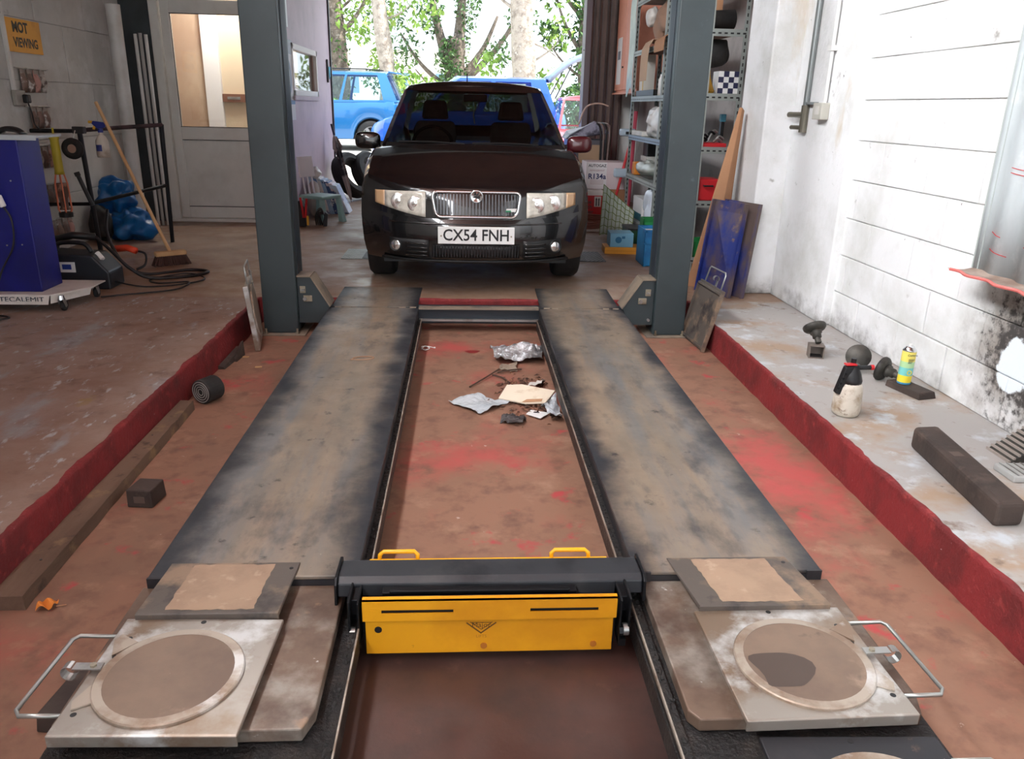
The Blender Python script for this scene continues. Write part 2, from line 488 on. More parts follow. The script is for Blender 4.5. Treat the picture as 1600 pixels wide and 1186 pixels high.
# projecting pier, then wall behind the shelving
pier = struct(MB().box(2.06, RX + .3, 5.60, 6.10, 0, 3.2).build('wall_pier', m_wallR, bevel=0.012)); pier['label'] = 'white painted pier projecting from the right wall'
pil2 = struct(MB().box(2.262, RX + .02, 4.72, 5.60, 0, 3.2).build('wall_pier', m_wallR, bevel=0.01)); pil2['label'] = 'shallow white rendered strip of wall carrying the pipes'
wsh = struct(MB().box(2.42, 2.7, 6.10, 11.9, 0, 3.2).build('wall_right_far', mat('dull_grey_paint', sc(176, 170, 168), 0.8, layers=((sc(150, 144, 140), 3, .45, .65),)))); wsh['label'] = 'dull grey wall behind the shelving'  # greyer than the white walls around it
# end wall strip right of opening, lintel
we = struct(MB().box(2.12, 2.7, 11.5, 11.9, 0, 3.2).build('wall_far', m_white)); we['label'] = 'white strip of end wall beside the folding shutter'  # white colour stands in for the outside light beyond the shutter
wt = struct(MB().box(-1.95, 2.7, 11.5, 11.9, 2.75, 3.6).build('wall_far', m_pillar)); wt['label'] = 'lintel over the vehicle opening'
# office block on the left: door wall, lilac side wall with window
wd0 = struct(MB().box(WX, -3.19, 8.93, 9.05, 0, 3.2).build('wall_office', m_pillar)); wd0['label'] = 'dark green painted pillar beside the white door'
wd1 = struct(MB().box(-3.19, -1.95, 8.93, 9.05, 2.32, 3.2).build('wall_office', m_purple)); wd1['label'] = 'wall over the office door'
# lilac wall at x=-1.85 with window y 9.14..10.68, z 1.31..1.88
lw = MB()
WY0, WY1, WZ0, WZ1 = 9.16, 10.66, 1.33, 1.86
for a in ((8.93, WY0, 0, 3.2), (WY1, 11.72, 0, 3.2), (WY0, WY1, 0, WZ0), (WY0, WY1, WZ1, 3.2)):
    lw.box(-1.95, -1.85, *a)
lwo = struct(lw.build('wall_office_side', m_purple)); lwo['label'] = 'lilac office wall with a window, running to the opening'
trim = MB().box(-1.96, -1.83, 11.72, 11.78, 0, 3.2).build('trim_4', m_black); struct(trim); trim['label'] = 'dark edge strip at the end of the lilac wall'
wn = MB()
for a in ((WY0, WY1, WZ0, WZ0 + .06), (WY0, WY1, WZ1 - .06, WZ1), (WY0, WY0 + .06, WZ0, WZ1), (WY1 - .06, WY1, WZ0, WZ1)):
    wn.box(-1.90, -1.835, *a)
w1 = struct(wn.build('window_1', m_white, bevel=.004)); w1['label'] = 'white framed office window in the lilac wall'
MB().box(-1.885, -1.88, WY0 + .05, WY1 - .05, WZ0 + .05, WZ1 - .05).build('pane', m_glass, w1)
MB().box(-1.83, -1.815, WY0 - .05, WY1 + .05, WZ0 - .045, WZ0).build('window_sill', m_purple, w1)
MB().box(-1.90, -1.875, WY1 - .13, WY1 - .06, WZ0 + .06, WZ1 - .06).build('inner_frame', mat('brown_frame', sc(120, 84, 70), .5), w1)
# office interior
wo = struct(MB().box(WX - .3, -1.95, 11.6, 11.72, 0, 3.2).build('wall_office', m_beige)); wo['label'] = 'beige rear wall inside the office'
wo2 = struct(MB().box(WX - .3, WX, 8.93, 11.6, 0, 3.2).build('wall_office', m_beige)); wo2['label'] = 'beige left wall inside the office'
wo3 = struct(MB().box(-3.48, -3.01, 10.0, 10.08, 0, 2.6).build('wall_office', mat('beige_plaster_brown', sc(178, 152, 130), .8, layers=((sc(194, 172, 148), 1.2, .42, .6),)))); wo3['label'] = 'brown beige partition seen through the door glass'
wo5 = struct(MB().box(-2.83, -1.96, 10.0, 10.08, 0, 2.6).build('wall_office', mat('beige_plaster_pale', sc(214, 196, 166), .8))); wo5['label'] = 'pale beige partition seen through the door glass'
wo4 = struct(MB().box(-3.01, -2.83, 9.94, 10.10, 0, 2.6).build('trim_5', m_white)); wo4['label'] = 'white upright inside the office'
MBo = MB().box(-2.825, -2.57, 9.94, 9.999, 1.245, 1.335)
bd = MBo.build('coat_hook_board', mat('brown_board', sc(124, 82, 62), .6)); tag(bd, 'small brown board with a metal plate on the office partition', 'board')
MB().box(-2.77, -2.62, 9.93, 9.939, 1.275, 1.305).build('hook_plate', m_steel, bd, bevel=.002)
# added lamp, out of view, to light the office behind the door
ol = thing('ceiling_lamp', 'round ceiling lamp inside the office', 'lamp', (-2.6, 9.5, 2.55))
MB().lathe([(.14, 0), (.16, .02), (.16, .05), (.1, .07)], 20).build('lamp_shade', mat('lamp_glow', (1, 1, 1, 1), emit=((1, .95, .88, 1), 75)), ol, smooth=True)
MB().cyl((0, 0, .07), (0, 0, .65), .012).build('lamp_rod', m_white, ol)
# saw-tooth roof: low bay on the left, added upright glowing glazing, high bay on the right
GX, GZ0, GZ1 = -1.75, 3.15, 4.55  # unseen roof step, shaped so its glazing brightens the right wall
lo_ = struct(MB().box(WX - .3, GX, -5.2, 12.2, GZ0, GZ0 + .12).build('ceiling', m_ceil)); lo_['label'] = 'brown lining of the low roof bay on the left'
hi_ = MB().hexa([(GX - .1, -5.2, GZ1), (2.75, -5.2, 3.5), (2.75, 12.2, 3.5), (GX - .1, 12.2, GZ1)], [(GX - .1, -5.2, GZ1 + .12), (2.75, -5.2, 3.62), (2.75, 12.2, 3.62), (GX - .1, 12.2, GZ1 + .12)])
hi_ = struct(hi_.build('ceiling', m_ceil)); hi_['label'] = 'brown lining of the high roof bay over the lift'
struct(MB().box(GX - .1, GX, 5.3, 12.2, GZ0 + .12, GZ1).build('wall_upstand', m_ceil))['label'] = 'boarded upstand between the roof bays'  # closed in place of glazing, keeps bright reflections off the windscreen
for k in range(5):
    a = -4.6 + 2.0 * k
    w = MB()
    for q in ((a, a + 1.9, GZ0 + .12, GZ0 + .17), (a, a + 1.9, GZ1 - .06, GZ1), (a, a + .05, GZ0 + .12, GZ1), (a + 1.85, a + 1.9, GZ0 + .12, GZ1)): w.box(GX - .05, GX, *q)
    w = struct(w.build('window_%d' % (k + 2), m_white)); w['label'] = 'frosted roof glazing bay, number %d from the rear doorway' % (k + 1)
    MB().box(GX - .03, GX - .02, a + .05, a + 1.85, GZ0 + .17, GZ1 - .06).build('pane', m_roofl, w)
for k, y in enumerate((-5.2, 12.08)):
    o = struct(MB().prism([(GX - .1, y, GZ0), (2.75, y, 3.2), (2.75, y, 3.5), (GX - .1, y, GZ1)], (0, .12, 0)).build('wall_gable', m_wallL)); o['label'] = 'gable infill at the %s end of the high roof bay' % ('near', 'far')[k]
# upper walls between 3.2 and roof
for nm, a in (('wall_left_top', (WX - .3, WX, -5, 11.9)), ('wall_right_top', (RX, RX + .3, -5, 11.9))):
    o = struct(MB().box(*a, 3.2, 3.6).build(nm, m_wallL)); o['label'] = 'upper strip of the ' + ('left' if 'left' in nm else 'right') + ' wall'
# wall behind the photographer with a big open doorway
o = MB()
for a in ((WX - .3, -2.6, 0, 3.6), (2.2, 2.7, 0, 3.6), (-2.6, 2.2, 3.1, 3.6)): o.box(a[0], a[1], -5.2, -5, a[2], a[3])
o = struct(o.build('wall_rear', m_wallL)); o['label'] = 'wall with the open doorway behind the viewpoint'

# ================================================================ yard outside
gp = []
def gz(y): return -0.004 + 0.03 * max(0, y - 12) if y < 30 else 0.536 + 0.01 * (y - 30)
ys = [11.9, 12.2, 14, 18, 22, 26, 30, 40, 60, 90]
g = MB()
for i, yy in enumerate(ys):
    g.v += [(-60, yy, gz(yy)), (60, yy, gz(yy))]
    if i: g.f.append((2 * i - 2, 2 * i - 1, 2 * i + 1, 2 * i))
go = struct(g.build('ground', m_ground)); go['label'] = 'sunlit pale yard sloping up behind the workshop'
go2 = struct(MB().box(-30, 30, -40, -5.2, -.5, -.02).build('ground', m_ground)); go2['label'] = 'pale yard behind the viewpoint'
# ================================================================ four post lift
m_deck = mat('worn_runway_steel', sc(122, 114, 104), 0.5, 0.15, layers=(
    (sc(150, 130, 110), 1.5, 0.36, 0.68, (2.4, .35, 1)), (sc(116, 115, 114), 2.2, 0.46, 0.66, (3.0, .25, 1), 7), (sc(58, 59, 63), 2.6, 0.57, 0.74, (1.6, .8, 1), 3), (sc(46, 44, 46), 11, 0.64, 0.74, (1, 1, 1), 4), (sc(188, 176, 160), 34, 0.69, 0.75), (sc(154, 136, 116), 5, 0.50, 0.80, (1.6, .6, 1), 6), (sc(92, 88, 85), 12, 0.54, 0.80, (1.4, .6, 1), 9)), bump=(40, 0.15, 0.002), rlayer=(4, 0.32, 0.6))
def _edge(nt, xyz, pos):
    return mnode(nt, 'DIVIDE', mnode(nt, 'ABSOLUTE', mnode(nt, 'SUBTRACT', mnode(nt, 'ABSOLUTE', mnode(nt, 'SUBTRACT', xyz[0], .091)), .6845)), .285)
mask_mix(m_deck, sc(48, 50, 55), _edge, 1.02, 1.50, 3.2, 1.0)
m_deckedge = mat('dark_runway_edge', sc(44, 44, 48), 0.45, 0.2, layers=((sc(66, 62, 62), 4, .5, .7), (sc(110, 92, 78), 16, .66, .76)), bump=(40, .15, .002))
m_tray = mat('rusty_tray_steel', sc(112, 92, 78), 0.5, 0.2, layers=(
    (sc(150, 142, 132), 4, 0.50, 0.64), (sc(84, 66, 56), 3, 0.46, 0.62), (sc(166, 134, 106), 7, 0.62, 0.74), (sc(206, 204, 200), 26, 0.68, 0.74)), bump=(50, 0.2, 0.002))
m_grease = mat('black_grease', sc(30, 28, 28), 0.4, layers=((sc(54, 48, 44), 12, 0.5, 0.68), (sc(96, 78, 64), 30, 0.66, 0.74)), bump=(70, 1.0, 0.012))
m_lip = mat('pale_rail_edge', sc(176, 166, 154), 0.4, 0.4, layers=((sc(130, 114, 100), 14, 0.45, 0.62),))
m_post = mat('grey_green_post_paint', sc(54, 64, 67), 0.42, layers=((sc(48, 57, 60), 2, 0.45, 0.65), (sc(78, 90, 94), 8, 0.66, 0.78)))
m_postdark = mat('post_slot_paint', sc(40, 48, 56), 0.5)
m_flange = mat('dusty_flange', sc(138, 124, 108), 0.6, layers=((sc(96, 90, 84), 5, .45, .65),))
m_bolt = mat('zinc_bolt', sc(166, 158, 140), 0.45, 0.7, layers=((sc(110, 96, 80), 9, .5, .7),))
m_beam = mat('black_beam_paint', sc(50, 52, 56), 0.4, layers=((sc(72, 72, 72), 3, 0.46, 0.62), (sc(128, 108, 90), 5, 0.66, 0.74), (sc(36, 38, 42), 8, .5, .65)), bump=(40, .12, .002))
m_yel = mat('yellow_enamel', sc(226, 158, 24), 0.4, layers=((sc(204, 136, 20), 2.2, 0.48, 0.66), (sc(150, 92, 24), 3, 0.62, 0.76, (1, 1, .5)), (sc(92, 58, 30), 24, 0.70, 0.75)))
m_yel2 = mat('yellow_bright', sc(240, 176, 22), 0.4, layers=((sc(190, 120, 50), 9, .58, .7),))
m_plate = mat('galvanised_plate', sc(162, 154, 145), 0.36, 0.55, layers=((sc(138, 118, 100), 3.2, 0.46, 0.60), (sc(206, 206, 204), 5, 0.52, 0.64), (sc(112, 90, 74), 6, 0.60, 0.72), (sc(86, 74, 64), 20, .68, .76)), bump=(40, .1, .002))
m_disc = mat('dusty_turn_disc', sc(130, 110, 94), 0.6, 0.15, layers=((sc(114, 96, 84), 3, 0.42, 0.6), (sc(150, 130, 112), 6, 0.56, 0.68), (sc(92, 80, 72), 9, .64, .74)), bump=(60, .15, .002))
m_ring = mat('scale_ring', sc(176, 164, 150), 0.4, 0.4, layers=((sc(140, 118, 100), 5, 0.46, 0.6), (sc(210, 208, 204), 4, .56, .66)))
m_wedge = mat('bridge_plate_steel', sc(92, 84, 78), 0.55, 0.15, layers=((sc(140, 118, 98), 5, 0.50, 0.62), (sc(56, 52, 52), 6, 0.55, 0.68)), bump=(60, .2, .002))
m_tan = mat('tan_dust_patch', sc(160, 134, 112), 0.8, layers=((sc(146, 122, 102), 8, .42, .62), (sc(172, 148, 126), 20, .6, .7)), bump=(80, .15, .001))

lift = thing('car_lift', 'grey green four post car lift with two long worn steel runways', 'car lift', (0, 0, ZP))
def up_(mb):
    mb.v = [(a, b, c - ZP) for a, b, c in mb.v]
    return mb
def lp(mb, name, m, **k):
    mb.v = [(a, b, c - ZP) for a, b, c in mb.v]
    return mb.build(name, m, lift, **k)
YN = 1.95; YE = 5.085
for s, (xa, xb) in ((-1, (-0.885, -0.302)), (1, (0.498, 1.053))):
    xo, xi = (xa, xb) if s < 0 else (xb, xa)          # outer, inner edge
    d = MB()
    d.box(xa, xb, YN, YE, -0.012, 0)
    dk = lp(d, 'runway', m_deck, bevel=.003)
    sk = MB()
    sk.box(min(xo, xo - s * .012), max(xo, xo - s * .012), YN + .01, YE, -0.13, -0.012)
    sk.box(min(xi, xi + s * .012), max(xi, xi + s * .012), YN + .01, YE, -0.13, -0.012)
    for yy in (2.2, 3.0, 3.9, 4.8): sk.box(xa + .013, xb - .013, yy, yy + .03, -0.12, -0.012)
    sk.box(xa + .03, xb - .03, YN, YN + .012, -.05, -.012)
    up_(sk).each('side_channel', m_deckedge, dk)
    # turned down lip at the near corners
    c = MB()
    for q in (xa, xb - .045): c.box(q, q + .045, YN - .006, YN + .002, -0.03, 0.0005)
    up_(c).each('corner_lip', m_deckedge, dk)
    # dark worn margin plate along the outer edge
    # jack rail along the inner side
    w = .022
    r = MB()
    r.box(min(xi, xi - s * w), max(xi, xi - s * w), 0.2, YE - .1, -0.062, -0.052)
    lp(r, 'jack_rail', m_grease)
    gr = MB()
    rnd = random.Random(11 + s)
    for k in range(150):
        yy = rnd.uniform(0.6, YE - .15); xx = xi - s * rnd.uniform(.001, w - .004); q = rnd.uniform(.003, .008)
        gr.lathe([(q, 0), (q * .8, q * .5), (q * .2, q * .8)], 5, Matrix.Translation((xx, yy, -0.0525)) @ Matrix.Diagonal((1, rnd.uniform(1, 2.2), 1, 1)))
    o = lp(gr, 'grease_lumps', m_grease); o['kind'] = 'stuff'
    e = MB().box(min(xi - s * w, xi - s * (w + .004)), max(xi - s * w, xi - s * (w + .004)), 0.2, YE - .1, -0.055, -0.046)
    lp(e, 'rail_lip', m_lip)
    lp(MB().box(min(xi - s * w, xi - s * (w + .003)), max(xi - s * w, xi - s * (w + .003)), 0.2, YE - .1, -0.115, -0.056), 'rail_web', m_grease)
    # near end: low base, tray plate on it
    b = MB().box(xa - (.03 if s > 0 else .02), xb + (.03 if s > 0 else -.0), 0.2, YN, -0.13, -0.07)
    lp(b, 'runway_base', m_grease)
    ti = -0.335 if s < 0 else 0.515
    to = -0.90 if s < 0 else 1.075
    t = MB(); ta, tb = sorted((ti, to))
    t.prism([(ta, YN, -.03), (tb, YN, -.03), (tb, 1.46, -.03), (tb - .02, 1.40, -.03), (ta + .02, 1.40, -.03), (ta, 1.43, -.03)], (0, 0, -.035))
    lp(t, 'tray_plate', m_tray, bevel=.004)
    # drive-on flap at the far end with hinge
    f = MB().hexa([(xa + .01, YE + .035, -.012), (xb - .01, YE + .035, -.012), (xb - .005, 5.66, .002), (xa + .02, 5.66, .002)],
                  [(xa + .01, YE + .035, -.002), (xb - .01, YE + .035, -.002), (xb - .005, 5.66, .010), (xa + .02, 5.66, .010)])
    fo = lp(f, 'drive_on_flap', m_deckedge if False else m_deck)
    h = MB()
    for q in (0.06, 0.16, .78, .9): h.cyl((xa + (xb - xa) * q, YE + .018, -.006), (xa + (xb - xa) * (q + .07), YE + .018, -.006), .009, n=10)
    up_(h).each('hinge', m_flange, fo)
# far cross beam
cb = MB(); cb.box(-1.07, 1.26, 5.12, 5.235, -0.115, -0.012)
cbo = lp(cb, 'cross_beam', m_postdark, bevel=.006)
t = MB().box(-.30, .496, 5.088, 5.15, -0.012, -0.001); up_(t).each('beam_cap', m_flange, cbo)
t = MB().box(-.30, .496, 5.100, 5.122, -0.095, -0.08); up_(t).each('beam_flange', m_steel, cbo)
for s in (-1, 1):
    a, b = (-1.298, -1.078) if s < 0 else (1.262, 1.473)
    p = MB().box(a, b, 5.02, 5.27, ZP + .012, 2.75)
    po = lp(p, 'post', m_post, bevel=.008)
    inn = b if s < 0 else a
    q = MB().box(min(inn, inn - s * .006), max(inn, inn - s * .006), 5.09, 5.20, .22, 2.75)
    up_(q).each('post_slot', m_postdark, po)
    bp = MB().box(a - .015, b + .05 if s < 0 else b + .02, 4.985, 5.29, ZP, ZP + .012) if s < 0 else MB().box(a - .05, b + .015, 4.985, 5.29, ZP, ZP + .012)
    bo = lp(bp, 'base_plate', m_flange, bevel=.003)
    bl = MB()
    for xx in (a + .015, b - .005 if s < 0 else b - .015):
        bl.cyl((xx, 5.005, ZP + .012), (xx, 5.005, ZP + .022), .014, n=6); bl.cyl((xx, 5.005, ZP + .022), (xx, 5.005, ZP + .045), .007, n=8)
    up_(bl).each('anchor_bolt', m_bolt, bo)
    # carriage bracket joining beam and post
    if s < 0: poly = [(-1.078, 5.06, .205), (-.99, 5.06, .205), (-.876, 5.06, .012), (-.93, 5.06, -.10), (-1.078, 5.06, -.10)]
    else: poly = [(1.262, 5.06, .205), (1.178, 5.06, .205), (1.052, 5.06, .012), (1.105, 5.06, -.10), (1.262, 5.06, -.10)]
    br = lp(MB().prism(poly, (0, .15, 0)), 'carriage_bracket', m_post, bevel=.004)
    fl_ = MB()
    P = [Vector(q) for q in poly[:3]]
    for u, w_ in ((P[0], P[1]), (P[1], P[2])):
        dd = (w_ - u).normalized(); nn = Vector((dd.z, 0, -dd.x)) * (-1 if s < 0 else 1)
        if nn.z < 0: nn = -nn
        fl_.prism([u - Vector((0, .012, 0)), w_ - Vector((0, .012, 0)), w_ - Vector((0, .012, 0)) + nn * .008, u - Vector((0, .012, 0)) + nn * .008], (0, .17, 0))
    up_(fl_).each('bracket_flange', m_flange, br)
    k = -s
    bx = (-1.06, -1.02) if s < 0 else (1.20, 1.245)
    lk = MB()
    lk.box(bx[0], bx[0] + .035, 5.05, 5.062, .10, .145)
    lk.box(bx[0] + (.02 if s < 0 else -.045), bx[0] + (.075 if s < 0 else .01), 5.05, 5.062, .045, .085)
    up_(lk).each('lock_plate', m_bolt, br, bevel=.002)
    lb = MB()
    for (xx, zz, r_) in ((bx[0] + .012, .122, .007), (bx[0] + .026, .122, .006), (bx[0] + (.03 if s < 0 else -.03), .065, .012), (bx[0] + .03 * k * -1, -.062, .009)):
        lb.cyl((xx, 5.062, zz), (xx, 5.036, zz), r_, n=8)
    up_(lb).each('lock_bolt', m_steel, br)

# ---------------------------------------------------------------- yellow jacking beam riding on the rails
jb = thing('jacking_beam', 'black jacking beam with yellow front cover spanning the two runways', 'jacking beam', (0, 1.9, ZP))
def jp(mb, name, m, par=None, **k):
    mb.v = [(a, b - 1.9, c - ZP) for a, b, c in mb.v]
    return mb.build(name, m, par or jb, **k)
bmx = MB()
bmx.prism([(-.345, 1.985, .001), (-.345, 1.975, .036), (-.345, 1.885, .040), (-.345, 1.865, .030), (-.345, 1.862, -.012), (-.345, 1.985, -.012)], (.845, 0, 0))
jp(bmx, 'beam_body', m_beam, bevel=.005)
for xx in (-.352, .500):
    jp(MB().prism([(xx, 1.99, -.03), (xx, 1.985, .042), (xx, 1.87, .046), (xx, 1.855, .03), (xx, 1.85, -.03)], (.008, 0, 0)), 'end_plate', m_blackm, bevel=.002)
jp(MB().box(-.22, .31, 1.83, 1.862, .012, .022).box(-.20, .29, 1.826, 1.836, .018, .030), 'top_guide', m_blackm, bevel=.003)
# yellow cover: folded upper band with two slots, set-back lower panel
def slot_band(x0, x1, z0, z1, y, slots, th=.004):
    mb = MB()
    for (a, b, c, d) in slots: pass
    sx = sorted(slots)
    cz0, cz1 = sx[0][2], sx[0][3]
    mb.box(x0, x1, y, y + th, z0, cz0); mb.box(x0, x1, y, y + th, cz1, z1)
    px = x0
    for (a, b, c, d) in sx:
        mb.box(px, a, y, y + th, cz0, cz1); px = b
    mb.box(px, x1, y, y + th, cz0, cz1)
    return mb
ub = slot_band(-.267, .412, -.028, .037, 1.775, [(-.217, -.027, -.005, .006), (.178, .362, -.005, .006)])
ub.box(-.267, .412, 1.775, 1.792, .033, .037)
cov = jp(ub, 'cover_band', m_yel)
jp(MB().box(-.262, .407, 1.786, 1.792, -.140, -.024), 'cover_panel', m_yel, bevel=.002)
jp(MB().box(-.266, .411, 1.783, 1.785, -.026, .034), 'slot_backing', m_black)
sb = MB()
for xx, zz, r_ in ((.055, -.118, .009), (.355, -.118, .009)): sb.cyl((xx, 1.787, zz), (xx, 1.782, zz), r_, n=12)
jp(sb, 'rivet', mat('orange_stain', sc(176, 104, 34), .5))
jp(MB().cyl((-.228, 1.7875, -.062), (-.228, 1.7845, -.062), .010, n=14), 'hole_plug', m_black)
# printed maker's mark: chevron with name above
mk = MB()
def stroke(a, b, w=.004, y=1.785):
    a = Vector((a[0], y, a[1])); b = Vector((b[0], y, b[1])); d = (b - a).normalized(); n = Vector((-d.z, 0, d.x)) * w / 2
    mk.add([a - n, b - n, b + n, a + n], [(0, 1, 2, 3)])
stroke((.008, -.044), (.048, -.078)); stroke((.046, -.078), (.088, -.044)); stroke((.018, -.042), (.048, -.066), .002); stroke((.048, -.066), (.078, -.042), .002)
stroke((.022, -.044), (.074, -.044), .002)
m_print = mat('dark_print', sc(96, 62, 24), .6)
jp(mk, 'maker_mark', m_print, fix=False)
text('maker_name', 'Major', .022, Matrix.Translation((0, -1.9, -ZP)) @ FACE((.048, 1.7852, -.052)), m_print, jb, extrude=.0002)
text('maker_name', 'LIFTS', .013, Matrix.Translation((0, -1.9, -ZP)) @ FACE((.048, 1.7852, -.088)), mat('faint_print', sc(170, 112, 28), .6), jb, extrude=.0002)
jp(MB().box(-.267, .412, 1.79, 1.86, -.12, -.02).box(-.31, .45, 1.82, 1.86, -.09, -.012), 'inner_frame', m_blackm)
for s, xx in ((-1, -.275), (1, .42)):
    a = MB()
    a.box(min(xx, xx + s * .006), max(xx, xx + s * .006), 1.77, 1.86, -.11, .03)
    a.box(min(xx, xx + s * .035), max(xx, xx + s * .035), 1.80, 1.86, -.025, .022)
    a.box(xx + s * .026 - .003, xx + s * .026 + .003, 1.765, 1.86, -.08, .038)
    arm = jp(a, 'side_arm', m_blackm, bevel=.002)
    w = MB()
    w.cyl((xx + s * .001, 1.775, -.068), (xx + s * .012, 1.775, -.068), .016, n=6)
    w.box(min(xx, xx + s * .02), max(xx, xx + s * .02), 1.765, 1.79, -.112, -.09)
    w.v = [(p, q - 1.9, r - ZP) for p, q, r in w.v]
    w.build('hex_nut', m_blackm, arm)
    w = MB().cyl((xx + s * .012, 1.775, -.064), (xx + s * .026, 1.775, -.064), .017, n=18)
    w.v = [(p, q - 1.9, r - ZP) for p, q, r in w.v]
    smooth_by_angle(w.build('roller', m_steel, arm))
st = MB().box(-.275, .425, 1.985, 2.022, .0, .010)
jp(st, 'rear_strip', m_yel2, bevel=.003)
for xc in (-.19, .315):
    pts = [(xc - .055, 2.02, .005), (xc - .055, 2.025, .020), (xc - .045, 2.03, .028), (xc + .045, 2.03, .028), (xc + .055, 2.025, .020), (xc + .055, 2.02, .005)]
    jp(MB().tube(pts, .0065, 8), 'pull_handle', m_yel2, smooth=True)

# ---------------------------------------------------------------- turn plates with wire handles
def turn_plate(name, label, loc, rot, mirror=1, handle=True, dirt=None, msurf=None):
    """local: x = handle side (mirror), top at z=.03"""
    t = thing(name, label, 'turn plate', loc, rot, 'alignment turn plates')
    b = MB(); b.box(-.2, .2, -.2, .2, .018, .03)
    b.box(-.2, .2, -.203, -.197, .0, .03); b.box(-.17, .19, .19, .196, 0, .02)
    for q in (-.185, .17): b.box(q, q + .015, -.19, .19, .0, .018)
    bp = b.build('base_plate', msurf or m_plate, t, bevel=.004)
    h = MB()
    for (x, y) in ((.0, .185), (-.16 * -mirror, .12), (.17 * mirror, -.14), (.165 * mirror, .05)):
        h.cyl((x, y, .0302), (x, y, .0306), .007, n=10)
    h.each('bolt_hole', m_black, bp)
    MB().lathe([(.166, .03), (.166, .036), (.163, .039), (.143, .039)], 48, Matrix.Translation((.008 * mirror, -.018, 0)), cap=False).build('scale_ring', m_ring, t)
    d = MB().lathe([(.143, .0385), (.02, .0388), (.001, .0388)], 48, Matrix.Translation((.008 * mirror, -.018, 0)), cap=False).build('turn_disc', m_disc, t)
    if dirt:
        o = MB()
        pts = [(dirt[0] + dirt[2] * math.cos(a) * (1 + .25 * math.sin(3 * a + 1)), dirt[1] + dirt[3] * math.sin(a) * (1 + .2 * math.cos(2 * a)), .0392) for a in [2 * PI * k / 26 for k in range(26)]]
        o.add(pts, [tuple(range(26))])
        o.build('oil_stain', mat('oil_stain', sc(74, 60, 52), .4), d)
    a = MB()
    for sy in (-1, 1):
        a.prism([(.13 * mirror, sy * .10, .031), (.18 * mirror, sy * .13, .031), (.19 * mirror, sy * .105, .031), (.172 * mirror, sy * .05, .031)], (0, 0, .004))
    a.each('pointer_lug', m_ring, t)
    if handle:
        hx = .2 * mirror; ho = .30 * mirror
        pts = [(hx, .135, .024), (ho - .012 * mirror, .135, .026), (ho, .12, .026), (ho + .004 * mirror, -.12, .024), (ho - .01 * mirror, -.137, .024), (hx, -.137, .024)]
        MB().tube(pts, .0052, 8).build('wire_handle', mat('handle_wire', sc(168, 170, 166), .35, .7), t, smooth=True)
        c = MB(); pr_ = arc((.245 * mirror, .0, .03), .018, -2.4, 2.0, 10, (mirror, 0, 0), (0, 0, 1))
        for i in range(len(pr_) - 1):
            u, w = pr_[i], pr_[i + 1]
            c.hexa([u + Vector((0, -.012, 0)), w + Vector((0, -.012, 0)), w + Vector((0, .012, 0)), u + Vector((0, .012, 0))],
                   [(u + Vector((0, -.012, .002))), w + Vector((0, -.012, .002)), w + Vector((0, .012, .002)), u + Vector((0, .012, .002))])
        c.box(min(.17 * mirror, .235 * mirror), max(.17 * mirror, .235 * mirror), -.012, .012, .042, .045)
        c.build('spring_clip', m_steel, t)
        MB().cyl((.19 * mirror, 0, .045), (.19 * mirror, 0, .05), .008, n=6).build('clip_screw', m_bolt, t)
    return t
ZT = -.03
turn_plate('turn_plate', 'square steel turn plate on the left runway tray, wire handle to the left', (-.672, 1.56, ZT), (0, 0, -.03), -1)
turn_plate('turn_plate', 'square steel turn plate on the right runway tray, dark oil stain on its disc', (.822, 1.565, ZT), (0, 0, .02), 1, dirt=(-.06, -.05, .07, .075))
turn_plate('turn_plate', 'dark turn plate cut by the bottom edge of the picture on the right', (.85, 1.15, -.07), (0, 0, -.03), 1, msurf=m_deckedge)
turn_plate('turn_plate', 'turn plate barely showing at the bottom left corner of the picture', (-.70, 1.10, -.07), (0, 0, 0), -1, msurf=m_deckedge)
# spare plates leaning by the posts
turn_plate('turn_plate', 'dusty turn plate leaning on the step beside the right post', (1.515, 4.86, .032), (0, math.radians(104), math.radians(4)), -1, msurf=m_wedge)
turn_plate('turn_plate', 'turn plate on edge leaning on the step beside the left post', (-1.322, 4.83, .032), (0, math.radians(84), math.radians(11)), -1, msurf=m_plate)
# bridge plates between runway and turn plate
def bridge(label, xa, xb, skew):
    t = thing('bridge_plate', label, 'steel plate', ((xa + xb) / 2, 1.88, 0), (0, 0, 0), 'bridge plates')
    w = (xb - xa) / 2
    b = MB().hexa([(-w + skew, -.118, .002), (w + skew, -.118, .002), (w, .135, .001), (-w, .135, .001)], [(-w + skew, -.118, .016), (w + skew, -.118, .016), (w, .135, .006), (-w, .135, .006)])
    b.box(-w + skew, w + skew, -.121, -.116, -.02, .015)
    bo = b.build('plate', m_wedge, t, bevel=.002)
    vs = []; rnd = random.Random(5)
    N = 60
    for i in range(N):
        a = i / N * 4; k = int(a); u = a - k
        c = [(-.62, -.92), (.62, -.92), (.62, .93), (-.62, .93)]
        p = Vector(c[k]).lerp(Vector(c[(k + 1) % 4]), u)
        x = p.x * w + rnd.uniform(-.0025, .0025) + skew * (1 - (p.y + 1) / 2); y = .0085 + p.y * .122 + rnd.uniform(-.003, .003)
        z = .016 + (.006 - .016) * ((y + .118) / .253) + .0008
        vs.append((x, y, z))
    MB().add(vs, [tuple(range(N))]).build('dust_patch', m_tan, bo)
    MB().cyl((w * .9, .10, .008), (w * .9, .10, .0085), .006, n=10).build('screw_hole', m_black, bo)
    return t
bridge('tan dusted steel bridge plate ahead of the left turn plate', -.838, -.474, -.006)
bridge('tan dusted steel bridge plate ahead of the right turn plate', .605, .966, .028)
